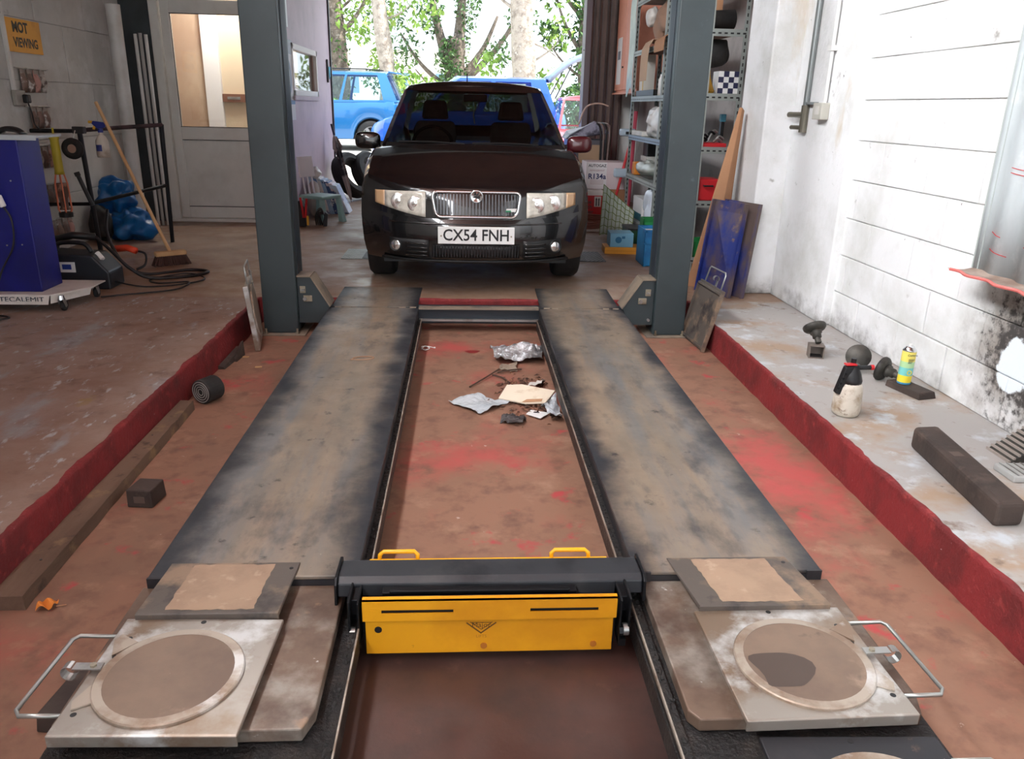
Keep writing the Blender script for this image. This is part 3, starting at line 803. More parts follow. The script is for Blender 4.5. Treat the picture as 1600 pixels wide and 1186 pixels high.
# ================================================================ cars
m_carblack = mat('black_car_paint', sc(14, 14, 16), 0.25, coat=1.0, spec=0.5)
m_carblue = mat('blue_car_paint', sc(26, 104, 164), 0.3, 0.2, coat=0.8)
m_carnavy = mat('deep_blue_car_paint', sc(20, 62, 128), 0.3, 0.2, coat=0.8)
m_carbright = mat('bright_blue_car_paint', sc(26, 88, 190), 0.3, 0.1, coat=0.8)
m_carred = mat('red_car_paint', sc(190, 30, 44), 0.3, coat=0.8)
m_carglass = pane_mat('car_glass', (0.15, 0.165, 0.17, 1))
m_carglass2 = pane_mat('car_glass_pale', (0.72, 0.86, 0.9, 1))
m_trim = mat('car_trim_black', sc(18, 18, 19), 0.5)
m_lens = mat('headlamp_lens', sc(214, 210, 198), 0.15, coat=1.0, layers=((sc(190, 186, 174), 18, .45, .6),))
m_amber = mat('amber_lens', sc(206, 168, 128), 0.2, coat=1.0)
m_refl = mat('lamp_reflector', sc(232, 232, 230), 0.18, 0.9)
m_seat = mat('beige_seat_cloth', sc(160, 148, 138), 0.9, layers=((sc(140, 128, 120), 6, .45, .6),))
m_cab = mat('dark_cabin', sc(30, 29, 30), 0.8)
m_alloy = mat('alloy_wheel', sc(172, 174, 176), 0.3, 0.8)
m_tyre = mat('tyre_rubber', sc(26, 26, 27), 0.7, layers=((sc(44, 42, 40), 10, .5, .7),))

def sgnp(a, p): return math.copysign(abs(a) ** p, a)
def lerpt(tab, y):
    if y <= tab[0][0]: return tab[0][1]
    for (a, u), (b, w) in zip(tab, tab[1:]):
        if y <= b:
            t = (y - a) / (b - a); return u + (w - u) * t
    return tab[-1][1]

def wheel(parent, x, y, r, w, side, spokes=5):
    """axis along x; side = +1/-1 outer face"""
    M = Matrix.Translation((x, y, r)) @ Matrix.Rotation(PI / 2 * side, 4, 'Y')
    o = MB().lathe([(r * .60, -w / 2), (r * .93, -w / 2), (r * .985, -w * .40), (r, -w * .2), (r, w * .2), (r * .985, w * .40), (r * .93, w / 2), (r * .62, w / 2), (r * .60, w * .3)], 32, M, cap=False).build('tyre', m_tyre, parent)
    smooth_by_angle(o, 50)
    rb = MB().lathe([(r * .62, -w * .45), (r * .62, w * .44), (r * .57, w * .44), (r * .55, w * .1), (.03, w * .02), (.001, w * .02)], 32, M, cap=False)
    rim = rb.build('wheel_rim', m_trim, o)
    s = MB()
    for k in range(spokes):
        a = 2 * PI * k / spokes
        R = M @ Matrix.Rotation(a, 4, 'Z')
        s.hexa([R @ Vector(p) for p in ((.02, -.035, w * .28), (r * .58, -.05, w * .30), (r * .58, .05, w * .30), (.02, .035, w * .28))],
               [R @ Vector(p) for p in ((.02, -.03, w * .40), (r * .58, -.035, w * .42), (r * .58, .035, w * .42), (.02, .03, w * .40))])
    s.lathe([(r * .59, w * .36), (r * .60, w * .45), (r * .55, w * .45), (r * .55, w * .36)], 32, M, cap=False)
    s.lathe([(.05, w * .28), (.045, w * .44), (.001, w * .45)], 14, M, cap=False)
    s.build('rim_spokes', m_alloy, o)
    return o

def car(name, label, loc, rz, S):
    root = thing(name, label, 'car', loc, (0, 0, rz))
    L, hw = S['L'], S['hw']
    bow, pw = S.get('bow', .32), S.get('pw', 2.6)
    wr = S.get('wr', .30); wys = S['wy']; arch = wr + .045
    top = S['top']                 # (y, z) hood and belt line
    prof = S['prof']               # (z_rel, setback, width factor): z given as fraction 0..1 between bottom and top
    zb = S.get('zb', .20)
    # plan outline, half
    out = []
    nF = 12
    for i in range(nF + 1):
        f = i / nF
        x = hw * (1 - (1 - f) ** 1.35)
        out.append((x, bow * (x / hw) ** pw if i else 0.0))
    y = bow + .06; 
    ysd = []
    while y < L - .34:
        ysd.append(y); y += .06
    out += [(hw, q) for q in ysd]
    for i in range(8, -1, -1):
        f = i / 8
        x = hw * (1 - (1 - f) ** 1.35)
        out.append((x, L - .26 * (x / hw) ** 3))
    def zbot(y):
        z = zb
        for wy in wys:
            d = abs(y - wy)
            if d < arch: z = max(z, wr + math.sqrt(arch * arch - d * d))
        return z
    nR = len(prof)
    P = []
    for (x, y) in out:
        zt = lerpt(top, y); z0 = zbot(y)
        colv = []
        for (t, sb, wf) in prof:
            yy = y
            fr_ = max(0, 1 - y / .8)
            re_ = max(0, 1 - (L - y) / .5)
            zz = z0 + (zt - z0) * t
            xx = x * (1 + (wf - 1))
            colv.append(Vector((xx, y + sb * fr_ - S.get('rsb', .6) * sb * re_, zz)))
        P.append(colv)
    front_n = nF + 5
    def emit(sel, name, m, par=root, mir=True, smooth=True):
        mb = MB()
        for s in (1, -1):
            for j in range(len(out) - 1):
                for k in range(nR - 1):
                    if sel(j, k):
                        q = [P[j][k], P[j + 1][k], P[j + 1][k + 1], P[j][k + 1]]
                        mb.add([(v.x * s, v.y, v.z) for v in q], [(0, 1, 2, 3)])
        me_weld(mb)
        o = mb.build(name, m, par)
        smooth_by_angle(o, 40)
        return o
    kb = S.get('kb', 0)            # rows below this on the front belong to the bumper
    paint = S['paint']
    if kb:
        emit(lambda j, k: j < front_n and k < kb, 'front_bumper', paint)
        body = emit(lambda j, k: not (j < front_n and k < kb), 'body_shell', paint)
    else:
        body = emit(lambda j, k: True, 'body_shell', paint)
    # top deck at constant y
    rs = [1, .93, .8, .6, .4, .2, 0]
    def deck(j0, j1, name, crown):
        mb = MB()
        for s in (1, -1):
            for j in range(j0, j1):
                for a, b in zip(rs, rs[1:]):
                    q = []
                    for (jj, r) in ((j, a), (j + 1, a), (j + 1, b), (j, b)):
                        v = P[jj][-1]
                        cr = crown * (1 - r ** 2.5) * min(1, v.x / hw)
                        q.append((v.x * r * s, v.y, v.z + cr))
                    mb.add(q, [(0, 1, 2, 3)])
        me_weld(mb)
        return smooth_by_angle(mb.build(name, paint, root), 40)
    jc = next(j for j, (x, y) in enumerate(out) if y > S['cab'][0] + .05 and x > hw * .9)
    deck(0, jc, 'bonnet', S.get('crown', .04))
    deck(jc, len(out) - 1, 'rear_deck', .01)
    # greenhouse
    yb, yr, yre, ybe = S['cab']    # base front, roof front, roof rear, base rear
    hb, hr = S['cabw']; zr = S['zr']
    cols = []
    for i in range(9):
        f = i / 8
        cols.append(('F' if i < 8 else 'A', (hb * .95 * f, yb + S.get('wb', .16) * f ** 2.2), (hr * .95 * f, yr + S.get('wb2', .10) * f ** 2.2)))
    y0b, y0r = yb + S.get('wb', .16) + .05, yr + S.get('wb2', .1) + .05
    segs = S['win']                # list of (fraction, tag)
    for (f, tg) in segs:
        cols.append((tg, (hb, y0b + (ybe - .18 - y0b) * f), (hr, y0r + (yre - .14 - y0r) * f)))
    for i in range(6, -1, -1):
        f = i / 6
        cols.append(('R' if i > 0 else 'E', (hb * .95 * f, ybe - .12 * f ** 2.5), (hr * .95 * f, yre - .10 * f ** 2.5)))
    rows = [0, .07, .2, .4, .6, .8, .92, 1.0]
    G = []
    for tg, b, r in cols:
        cv = []
        for t in rows:
            s_ = t ** 1.12 if t < 1 else 1.03
            zb_ = lerpt(top, min(max(b[1], 0), L - .3)) - .01
            z = zb_ + (zr - .03 - zb_) * t
            cv.append(Vector((b[0] + (r[0] - b[0]) * s_, b[1] + (r[1] - b[1]) * s_, z)))
        G.append(cv)
    def gem(sel, name, m, par=root, inset=0):
        mb = MB()
        for s in (1, -1):
            for j in range(len(cols) - 1):
                for k in range(len(rows) - 1):
                    if sel(cols[j][0], k, j, s):
                        q = [G[j][k], G[j + 1][k], G[j + 1][k + 1], G[j][k + 1]]
                        mb.add([(v.x * s, v.y, v.z) for v in q], [(0, 1, 2, 3)])
        me_weld(mb)
        return mb
    gl = S.get('glass', m_carglass)
    isg = lambda tg, k: 1 <= k <= 5 and tg in 'FSR'
    mb = gem(lambda tg, k, j, s: not isg(tg, k), '', None)
    # roof cap
    for s in (1, -1):
        for j in range(len(cols) - 1):
            for a, b in zip(rs, rs[1:]):
                q = []
                for (jj, r) in ((j, a), (j + 1, a), (j + 1, b), (j, b)):
                    v = G[jj][-1]
                    q.append((v.x * r * s, v.y, v.z + .045 * (1 - r ** 3) * min(1, v.x / hr * 1.2)))
                mb.add(q, [(0, 1, 2, 3)])
    me_weld(mb)
    shell = smooth_by_angle(mb.build('roof_and_pillars', paint, root), 40)
    smooth_by_angle(gem(lambda tg, k, j, s: tg == 'F' and isg(tg, k), '', None).build('windscreen', gl, root, fix=False), 60)
    if S.get('rearglass', True):
        smooth_by_angle(gem(lambda tg, k, j, s: tg == 'R' and isg(tg, k), '', None).build('rear_window', gl, root, fix=False), 60)
    j = 0
    while j < len(cols):
        if cols[j][0] == 'S':
            e = j
            while cols[e][0] == 'S': e += 1
            for side in (1, -1):
                smooth_by_angle(gem(lambda tg, k, jj, s: tg == 'S' and isg(tg, k) and j <= jj < e and s == side, '', None).build('side_window', gl, root, fix=False), 60)
            j = e
        j += 1
    # underside and wheels
    MB().box(-hw * .80, hw * .80, .25, L - .2, zb - .02, zb + .03).build('underbody', m_trim, root)
    for wy in wys:
        for s in (1, -1):
            wheel(root, s * (hw - .105), wy, wr, .195, s)
            # dark wheel well
            mbw = MB(); n = 14
            for k in range(n + 1):
                a = PI * k / n
                mbw.v += [(s * (hw - .012), wy + (arch + .005) * math.cos(a), wr + (arch + .005) * math.sin(a)), (s * (hw - .26), wy + (arch + .005) * math.cos(a), wr + (arch + .005) * math.sin(a))]
                if k: mbw.f.append((2 * k - 2, 2 * k - 1, 2 * k + 1, 2 * k))
            mbw.f.append(tuple(2 * k + 1 for k in range(n + 1)))
            mbw.build('wheel_arch', m_trim, root)
    def surf(x, z):
        """front surface y at lateral x and height z"""
        y0 = bow * (abs(x) / hw) ** pw
        zt = lerpt(top, y0); t = (z - zb) / (zt - zb)
        sb = lerpt([(p[0], p[1]) for p in prof], t)
        return y0 + sb * max(0, 1 - y0 / .8)
    return root, surf

def me_weld(mb, eps=1e-4):
    key = {}; mp = []; nv = []
    for v in mb.v:
        k = (round(v[0] / eps), round(v[1] / eps), round(v[2] / eps))
        if k not in key:
            key[k] = len(nv); nv.append(v)
        mp.append(key[k])
    fs = []
    for f in mb.f:
        g = []
        for i in f:
            if mp[i] not in g: g.append(mp[i])
        if len(g) > 2: fs.append(tuple(g))
    mb.v = nv; mb.f = fs

# ---------------------------------------------------------------- the black hatchback at the head of the lift
FX, FY = 0.080, 5.385
fab, fs_ = car('hatchback_car', 'black hatchback parked facing the lift, number plate CX54 FNH', (FX, FY, 0), 0, dict(
    L=3.96, hw=.815, bow=.36, pw=2.7, wr=.30, wy=(.83, 3.27), zb=.225, paint=m_carblack,
    top=[(0, .725), (.12, .745), (.36, .80), (.7, .89), (1.0, .945), (1.25, .955), (2.6, .985), (3.96, .98)],
    prof=[(0, .085, .955), (.08, .03, .97), (.20, .005, .985), (.38, .0, .995), (.52, .008, 1.0), (.62, .035, 1.0), (.70, .045, .998), (.86, .058, .99), (.96, .075, .965), (1.0, .10, .94)],
    kb=5, cab=(.96, 1.78, 3.35, 3.86), cabw=(.745, .585), zr=1.452, wb=.22, wb2=.13, crown=.045,
    win=((0, 'S'), (.12, 'S'), (.24, 'S'), (.36, 'P'), (.40, 'S'), (.55, 'S'), (.70, 'P'), (.76, 'S'), (.9, 'P'))))
def ft(x, z, d=0): return Vector((x, fs_(x, z) - d, z))
# head lamps: lens patch that follows the wing, reflectors and amber corner
for s in (-1, 1):
    def lampq(u, v, d=.006):
        x = s * (.345 + (.70 - .345) * u)
        zt = .712 - .008 * u; zb_ = .545 + .075 * u ** 1.3
        return ft(x, zb_ + (zt - zb_) * v, d)
    hl = MB().grid(lambda u, v: lampq(u * .80, v), 10, 6).build('headlamp', m_lens, fab, smooth=True, solid=.012, fix=True)
    MB().grid(lambda u, v: lampq(.80 + u * .2, v), 4, 6).build('indicator', m_amber, hl, smooth=True, solid=.012)
    for (u, r_) in ((.20, .052), (.52, .056)):
        c = lampq(u, .48, .013)
        M_ = Matrix.Translation(c) @ Matrix.Rotation(PI / 2, 4, 'X')
        MB().lathe([(r_, 0), (r_ * .9, .003), (r_ * .55, -.001), (r_ * .28, .004), (.002, .006)], 20, M_, cap=False).build('reflector', m_refl, hl, smooth=True)
# grille
gz0, gz1, gx = .552, .715, .305
def rr(x0, x1, z0, z1, r, n=5):
    pts = []
    for cx, cz, a in ((x1 - r, z1 - r, 0), (x0 + r, z1 - r, PI / 2), (x0 + r, z0 + r, PI), (x1 - r, z0 + r, 1.5 * PI)):
        for k in range(n + 1):
            t = a + PI / 2 * k / n
            pts.append((cx + r * math.cos(t), cz + r * math.sin(t)))
    return pts
gp_ = [ft(x * (1 - .10 * (gz1 - z) / (gz1 - gz0) * (abs(x) / gx)), z, .014) for x, z in rr(-gx, gx, gz0, gz1, .04)]
gr_ = MB().add([p + Vector((0, .008, 0)) for p in gp_], [tuple(range(len(gp_)))]).build('grille', m_trim, fab)
MB().tube(gp_, .0105, 8, closed=True).build('grille_surround', m_chrome, gr_, smooth=True)
sl = MB()
for k in range(27):
    x = -gx + .02 + (2 * gx - .04) * k / 26
    for z in (gz0 + .015,): sl.hexa([ft(x - .004, z, .009), ft(x + .004, z, .009), ft(x + .004, z, .001), ft(x - .004, z, .001)], [ft(x - .004, gz1 - .015, .009), ft(x + .004, gz1 - .015, .009), ft(x + .004, gz1 - .015, .001), ft(x - .004, gz1 - .015, .001)])
o = sl.build('grille_slats', mat('grille_slat', sc(96, 98, 102), .3, .6), gr_); o['kind'] = 'stuff'
bc = ft(0, .690, .022)
M_ = Matrix.Translation(bc) @ Matrix.Rotation(PI / 2, 4, 'X')
bd_ = MB().lathe([(.044, -.01), (.044, .004), (.036, .007), (.034, .003), (.001, .004)], 28, M_, cap=False).build('bonnet_badge', m_chrome, gr_, smooth=True)
em = MB()
def q2(pts): em.prism([(bc.x + a, bc.y - .0045, bc.z + b) for a, b in pts], (0, -.002, 0))
q2([(-.022, -.006), (.014, -.018), (.024, -.004), (.016, .004), (-.010, .004)]); q2([(-.018, .006), (-.004, .026), (.002, .008)]); q2([(-.002, .006), (.010, .024), (.012, .007)])
em.each('badge_emblem', m_trim, gr_)
q = MB().prism([(.200, fs_(.2, .6) - .016, .590), (.268, fs_(.25, .6) - .016, .590), (.275, fs_(.25, .6) - .016, .612), (.205, fs_(.2, .6) - .016, .612)], (0, .004, 0)).build('trim_badge', m_white, gr_)
MB().prism([(.199, fs_(.2, .6) - .018, .589), (.243, fs_(.25, .6) - .018, .589), (.243, fs_(.25, .6) - .018, .601), (.201, fs_(.2, .6) - .018, .601)], (0, .002, 0)).build('badge_stripe', mat('badge_green', sc(40, 130, 90), .4), q)
# number plate
py = fs_(0, .436) - .022
pl = MB().box(-.26, .26, py, py + .012, .378, .494).build('number_plate', m_white, fab, bevel=.004)
text('plate_lettering', 'CX54 FNH', .108, FACE((0, py - .001, .435)), mat('plate_black', sc(20, 20, 22), .5), pl, extrude=.001, sx=.90, bold=.0015)
for x in (-.238, .238): MB().cyl((x, py, .432), (x, py - .003, .432), .006, n=10).build('plate_screw', m_bolt, pl)
# lower grille, side vents, fog lamps
def panel(x0, x1, z0, z1, d, name, m, n=8):
    return MB().grid(lambda u, v: ft(x0 + (x1 - x0) * u, z0 + (z1 - z0) * v, d), n, 3).build(name, m, fab, smooth=True, solid=.004)
lg = panel(-.30, .30, .275, .368, .004, 'lower_grille', m_trim)
sl = MB()
for k in range(30):
    x = -.29 + .58 * k / 29
    sl.hexa([ft(x - .0035, .282, .011), ft(x + .0035, .282, .011), ft(x + .0035, .282, .003), ft(x - .0035, .282, .003)], [ft(x - .0035, .362, .011), ft(x + .0035, .362, .011), ft(x + .0035, .362, .003), ft(x - .0035, .362, .003)])
o = sl.build('grille_slats', mat('lower_slat', sc(46, 47, 50), .35), lg); o['kind'] = 'stuff'
for s in (-1, 1):
    a, b = sorted((s * .325, s * .60))
    vp = panel(a, b, .272, .395, .003, 'side_vent', m_trim)
    for z in (.285, .312, .340, .368):
        MB().tube([ft(s * (.335 + .03 * k), z, .008) for k in range(6)], .006, 6).build('vent_bar', m_carblack, vp, smooth=True)
    c = ft(s * .555, .345, .004)
    M_ = Matrix.Translation(c) @ Matrix.Rotation(math.radians(s * 24), 4, 'Z') @ Matrix.Rotation(PI / 2, 4, 'X')
    fo = MB().lathe([(.048, -.02), (.048, .012), (.040, .016), (.038, .008)], 22, M_, cap=False).build('fog_lamp', m_trim, fab, smooth=True)
    MB().lathe([(.037, .008), (.030, .013), (.001, .016)], 22, M_, cap=False).build('fog_lens', m_refl, fo, smooth=True)
MB().tube([ft(-.60 + .06 * k, .505, .004) for k in range(21)], .005, 6).build('bumper_crease', m_carblack, fab, smooth=True)
MB().tube([ft(-.66 + .06 * k, .245, .008) for k in range(23)], .011, 6).build('bumper_lip', m_trim, fab, smooth=True)
# mirrors
for s in (-1, 1):
    mm_ = MB()
    mm_.grid(lambda u, v: Vector((s * (.868 + .105 * sgnp(math.cos(2 * PI * u), .6) * math.sin(PI * v) ** .5), 1.36 + .05 * -math.cos(PI * v), .985 + .068 * sgnp(math.sin(2 * PI * u), .6) * math.sin(PI * v) ** .5)), 20, 10)
    me_weld(mm_)
    mo = mm_.build('door_mirror', m_carblack if s < 0 else mat('mirror_red_tint', sc(70, 14, 22), .3, coat=1), fab, smooth=True)  # right mirror: reflection of the red car put into its colour
    MB().cyl((s * .73, 1.38, .955), (s * .80, 1.37, .965), .025, .02).build('mirror_arm', m_trim, mo)
# wipers
for (x0, x1, a) in ((-.08, -.60, .0), (.50, -.02, .0)):
    MB().tube([(x0, 1.005 + .10 * abs(x0), .985), ((x0 + x1) / 2, 1.02 + .12 * abs((x0 + x1) / 2), .995), (x1, 1.03 + .16 * abs(x1), .99)], .007, 6).build('wiper', m_trim, fab)
MB().grid(lambda u, v: Vector((-.70 + 1.4 * u, .93 + .13 * v + .16 * abs(u * 2 - 1) ** 2.2, .955 + .022 * v)), 14, 2).build('scuttle', m_trim, fab, solid=.01)
# cabin
MB().hexa([(-.66, 1.12, .70), (.66, 1.12, .70), (.66, 1.62, .70), (-.66, 1.62, .70)], [(-.66, 1.20, .955), (.66, 1.20, .955), (.64, 1.60, .93), (-.64, 1.60, .93)]).build('dashboard', m_cab, fab, bevel=.03)
for s in (-1, 1):
    st = MB()
    st.hexa([(s * .36 - .23, 1.95, .45), (s * .36 + .23, 1.95, .45), (s * .36 + .25, 2.45, .48), (s * .36 - .25, 2.45, .48)], [(s * .36 - .23, 1.95, .60), (s * .36 + .23, 1.95, .60), (s * .36 + .25, 2.42, .60), (s * .36 - .25, 2.42, .60)])
    st.hexa([(s * .36 - .25, 2.32, .55), (s * .36 + .25, 2.32, .55), (s * .36 + .25, 2.46, .55), (s * .36 - .25, 2.46, .55)], [(s * .36 - .19, 2.50, 1.13), (s * .36 + .19, 2.50, 1.13), (s * .36 + .18, 2.58, 1.12), (s * .36 - .18, 2.58, 1.12)])
    so = st.build('front_seat', m_seat, fab, bevel=.04, seg=3)
    MB().hexa([(s * .36 - .13, 2.49, 1.14), (s * .36 + .13, 2.49, 1.14), (s * .36 + .13, 2.58, 1.14), (s * .36 - .13, 2.58, 1.14)], [(s * .36 - .10, 2.50, 1.31), (s * .36 + .10, 2.50, 1.31), (s * .36 + .10, 2.57, 1.31), (s * .36 - .10, 2.57, 1.31)]).build('headrest', m_seat, so, bevel=.03, seg=3)
MB().box(-.6, .6, 3.0, 3.15, .5, 1.08).build('rear_seat', m_cab, fab, bevel=.05)
MB().tube(arc((-.36, 1.80, .93), .175, 0, 2 * PI, 24, (1, 0, 0), (0, .4, .92))[:-1], .014, 8, closed=True).build('steering_wheel', m_cab, fab, smooth=True)
MB().box(-.09, .11, 1.70, 1.72, 1.30, 1.36).build('inner_mirror', m_trim, fab, bevel=.008)
MB().tube(spline([(.0, 1.72, 1.31), (.01, 1.73, 1.25), (-.005, 1.73, 1.20), (.005, 1.73, 1.12)]), .006, 5).build('hanging_charm', mat('charm_straw', sc(196, 186, 132), .8), fab)
MB().cyl((-.06, 1.95, 1.45), (-.06, 2.05, 1.53), .005).build('roof_aerial', m_trim, fab)

# ---------------------------------------------------------------- cars in the yard
plain = [(0, .06, .95), (.12, .02, .98), (.35, 0, 1.0), (.6, .01, 1.0), (.85, .04, .985), (1.0, .09, .93)]
mpv, _ = car('people_carrier', 'blue people carrier parked side on, its tail towards the right', (-5.95, 20.0, .235), -PI / 2, dict(
    L=4.6, hw=.90, wr=.33, wy=(.95, 3.80), zb=.25, paint=m_carblue, glass=m_carglass2,
    top=[(0, .78), (.3, .88), (.9, 1.02), (4.6, 1.08)], prof=plain, cab=(.75, 1.65, 4.25, 4.52), cabw=(.85, .70), zr=1.72,
    win=((0, 'S'), (.2, 'S'), (.32, 'P'), (.35, 'S'), (.5, 'S'), (.63, 'P'), (.65, 'S'), (.8, 'S'), (.93, 'P'))))
MB().hexa([(-.62, 4.20, 1.70), (.62, 4.20, 1.70), (.60, 4.50, 1.665), (-.60, 4.50, 1.665)], [(-.62, 4.20, 1.735), (.62, 4.20, 1.735), (.60, 4.50, 1.69), (-.60, 4.50, 1.69)]).build('roof_spoiler', m_carblue, mpv, bevel=.01)
for s in (-1, 1):
    MB().tube([(s * .62, 1.9, 1.74), (s * .64, 2.3, 1.765), (s * .64, 3.7, 1.765), (s * .62, 4.1, 1.74)], .014, 6).build('roof_rail', m_trim, mpv)
    MB().box(s * .80 - .06, s * .80 + .06, 4.44, 4.58, .78, 1.05).build('tail_lamp', m_red_p, mpv, bevel=.02)
nav, _ = car('small_blue_car', 'deep blue car nosing out from behind the lilac wall', (-2.50, 15.6, .10), math.radians(80), dict(
    L=3.9, hw=.83, wr=.30, wy=(.8, 3.2), zb=.22, paint=m_carnavy,
    top=[(0, .70), (.3, .80), (.9, .93), (3.9, .97)], prof=plain, cab=(.95, 1.7, 3.3, 3.8), cabw=(.76, .6), zr=1.44,
    win=((0, 'S'), (.25, 'S'), (.4, 'P'), (.45, 'S'), (.8, 'P'))))
MB().lathe([(.001, -.02), (.09, 0), (.08, .06), (.001, .08)], 14, Matrix.Translation((-.93, 1.35, .98)) @ Matrix.Diagonal((1, .6, .8, 1))).build('door_mirror', m_chrome, nav, smooth=True)
hb, _ = car('open_hatch_car', 'bright blue car behind the black hatchback with its tailgate raised', (-1.85, 16.3, .125), -PI / 2, dict(
    L=3.85, hw=.85, wr=.31, wy=(.8, 3.2), zb=.22, paint=m_carbright, rearglass=False,
    top=[(0, .76), (.3, .86), (.9, .99), (3.85, 1.02)], prof=plain, cab=(.85, 1.6, 3.45, 3.70), cabw=(.80, .65), zr=1.66, glass=m_carglass2,
    win=((0, 'S'), (.25, 'S'), (.4, 'P'), (.45, 'S'), (.7, 'S'), (.85, 'P'))))
m_silver = mat('pale_tailgate_paint', sc(150, 176, 196), .35, .3, coat=.6)
tg = MB().grid(lambda u, v: Vector((-.60 + 1.2 * u, 3.42 + .62 * v + .12 * v * v, 1.62 + .62 * v - .16 * v ** 3)), 8, 8).build('tailgate', m_silver, hb, solid=.11, smooth=True)
MB().grid(lambda u, v: Vector((-.48 + .96 * u, 3.50 + .40 * v, 1.64 + .42 * v)), 4, 4).build('tailgate_glass', m_carglass2, tg, solid=.01)
for s in (-1, 1): MB().cyl((s * .62, 3.55, 1.30), (s * .60, 3.85, 1.90), .012).build('gas_strut', m_trim, tg)
rc, _ = car('red_car', 'red car glaring in the sun beside the folding shutter', (2.24, 12.02, .0), 0, dict(
    L=3.35, hw=.83, wr=.30, wy=(.75, 2.75), zb=.22, paint=m_carred, glass=m_carglass2,
    top=[(0, .72), (.3, .80), (.9, .93), (3.8, .96)], prof=plain, cab=(.75, 1.5, 2.8, 3.2), cabw=(.77, .62), zr=1.46,
    win=((0, 'S'), (.25, 'S'), (.4, 'P'), (.45, 'S'), (.8, 'P'))))
o = MB(); o.grid(lambda u, v: Vector((-.88 + .085 * math.cos(2 * PI * u) * math.sin(PI * v) ** .6, 1.05 - .05 * math.cos(PI * v), .98 + .06 * math.sin(2 * PI * u) * math.sin(PI * v) ** .6)), 16, 8); me_weld(o); o.build('door_mirror', m_chrome, rc, smooth=True)
# ================================================================ left side: door, cabinet, rail, sacks
def crumple(o, amt, freq, seed=0):
    for v in o.data.vertices:
        n = noise.noise_vector(v.co * freq + Vector((seed, seed * .7, -seed)))
        v.co += n * amt
    return o
def blob(name, m, parent, c, r, amt=.03, freq=9, seed=0, flat=None, n=22):
    """closed lumpy form: ellipsoid with creases, optionally flattened at a floor height"""
    mb = MB()
    n = int(n * 1.5)
    mb.grid(lambda u, v: Vector((r[0] * math.cos(2 * PI * u) * math.sin(PI * v), r[1] * math.sin(2 * PI * u) * math.sin(PI * v), -r[2] * math.cos(PI * v))), n, n // 2 + 2)
    me_weld(mb)
    vs = []
    for v in mb.v:
        p = Vector(v)
        d = noise.noise(p * freq + Vector((seed, 0, 0)))
        w = abs(noise.noise(p * freq * 2.1 + Vector((0, seed, 0))))
        p = p + p.normalized() * (d * amt - w * amt * .9) + Vector(c)
        if flat is not None and p.z < flat: p.z = flat
        vs.append(p)
    mb.v = [tuple(p) for p in vs]
    return mb.build(name, m, parent, smooth=True, sub=1)

# ---- office door (part of the setting)
d1 = MB()
for a in ((-3.19, -3.10, 0, 2.32), (-2.04, -1.95, 0, 2.32), (-3.10, -2.04, 2.23, 2.32)): d1.box(a[0], a[1], 8.90, 9.03, a[2], a[3])
d1.box(-3.19, -1.95, 8.88, 9.03, 0.0, .035)
door = struct(d1.build('door_1', m_upvc, bevel=.006)); door['label'] = 'white plastic office door with a big glass pane'
leaf = MB()
for a in ((-3.09, -3.0, .04, 2.22), (-2.14, -2.05, .04, 2.22), (-3.0, -2.14, 2.09, 2.22), (-3.0, -2.14, .86, .99), (-3.0, -2.14, .04, .16)): leaf.box(a[0], a[1], 8.93, 8.99, a[2], a[3])
lf = leaf.build('door_leaf', m_upvc, door, bevel=.006)
MB().box(-3.0, -2.14, 8.95, 8.975, .16, .86).build('lower_panel', m_upvc, lf)
MB().box(-3.0, -2.14, 8.955, 8.961, .99, 2.09).build('pane', m_glass, lf)
gk = MB()
for a in ((-3.005, -2.995, .985, 2.095), (-2.145, -2.135, .985, 2.095)): gk.box(a[0], a[1], 8.94, 8.96, a[2], a[3])
for a in ((.985, .995), (2.085, 2.095), (.855, .862), (.155, .165)): gk.box(-3.0, -2.14, 8.932, 8.96, a[0], a[1])
gk.each('gasket', m_black, lf)
MB().box(-2.11, -2.08, 8.90, 8.93, .95, 1.13).build('door_handle', m_steel, lf, bevel=.006)

# ---- blue analyser cabinet on wheeled trolley
m_blue = mat('blue_cabinet_paint', sc(14, 20, 120), .4, layers=((sc(10, 14, 96), 2, .45, .65),))
m_pale = mat('pale_grey_sheet', sc(176, 186, 192), .5, layers=((sc(150, 156, 160), 4, .5, .7),))
cabn = thing('equipment_cabinet', 'tall dark blue metal cabinet standing on a white wheeled trolley', 'cabinet', (-2.90, 5.05, .11))
C0 = Vector((-2.90, 5.05, .11))
def cp(mb, name, m, par=None, **k):
    mb.v = [(a - C0.x, b - C0.y, c - C0.z) for a, b, c in mb.v]
    return mb.build(name, m, par or cabn, **k)
cp(MB().box(-3.20, -2.627, 4.975, 5.235, .111, 1.03), 'cabinet_body', m_blue, bevel=.006)
for xx, zz in ((-2.79, .40), (-2.70, .405), (-2.79, .78), (-2.70, .785)):
    cp(MB().cyl((xx, 4.976, zz), (xx, 4.972, zz), .005, n=8), 'panel_screw', m_steel)
tp = MB(); tp.box(-3.22, -2.50, 4.95, 5.26, 1.032, 1.048); tp.box(-3.22, -2.50, 4.945, 4.951, 1.02, 1.05)
cp(tp, 'cabinet_top', m_pale, bevel=.003)
tr = thing('wheeled_trolley', 'low white trolley on castors lettered TECALEMIT under the blue cabinet', 'trolley', (-2.80, 5.05, 0))
T0 = Vector((-2.80, 5.05, 0))
def tpn(mb, name, m, par=None, each=False, **k):
    mb.v = [(a - T0.x, b - T0.y, c - T0.z) for a, b, c in mb.v]
    return (mb.each if each else mb.build)(name, m, par or tr, **k)
dk = MB().prism([(-3.30, 4.90, .102), (-2.55, 4.90, .102), (-2.40, 5.13, .102), (-2.40, 5.34, .102), (-3.30, 5.34, .102)], (0, 0, .008))
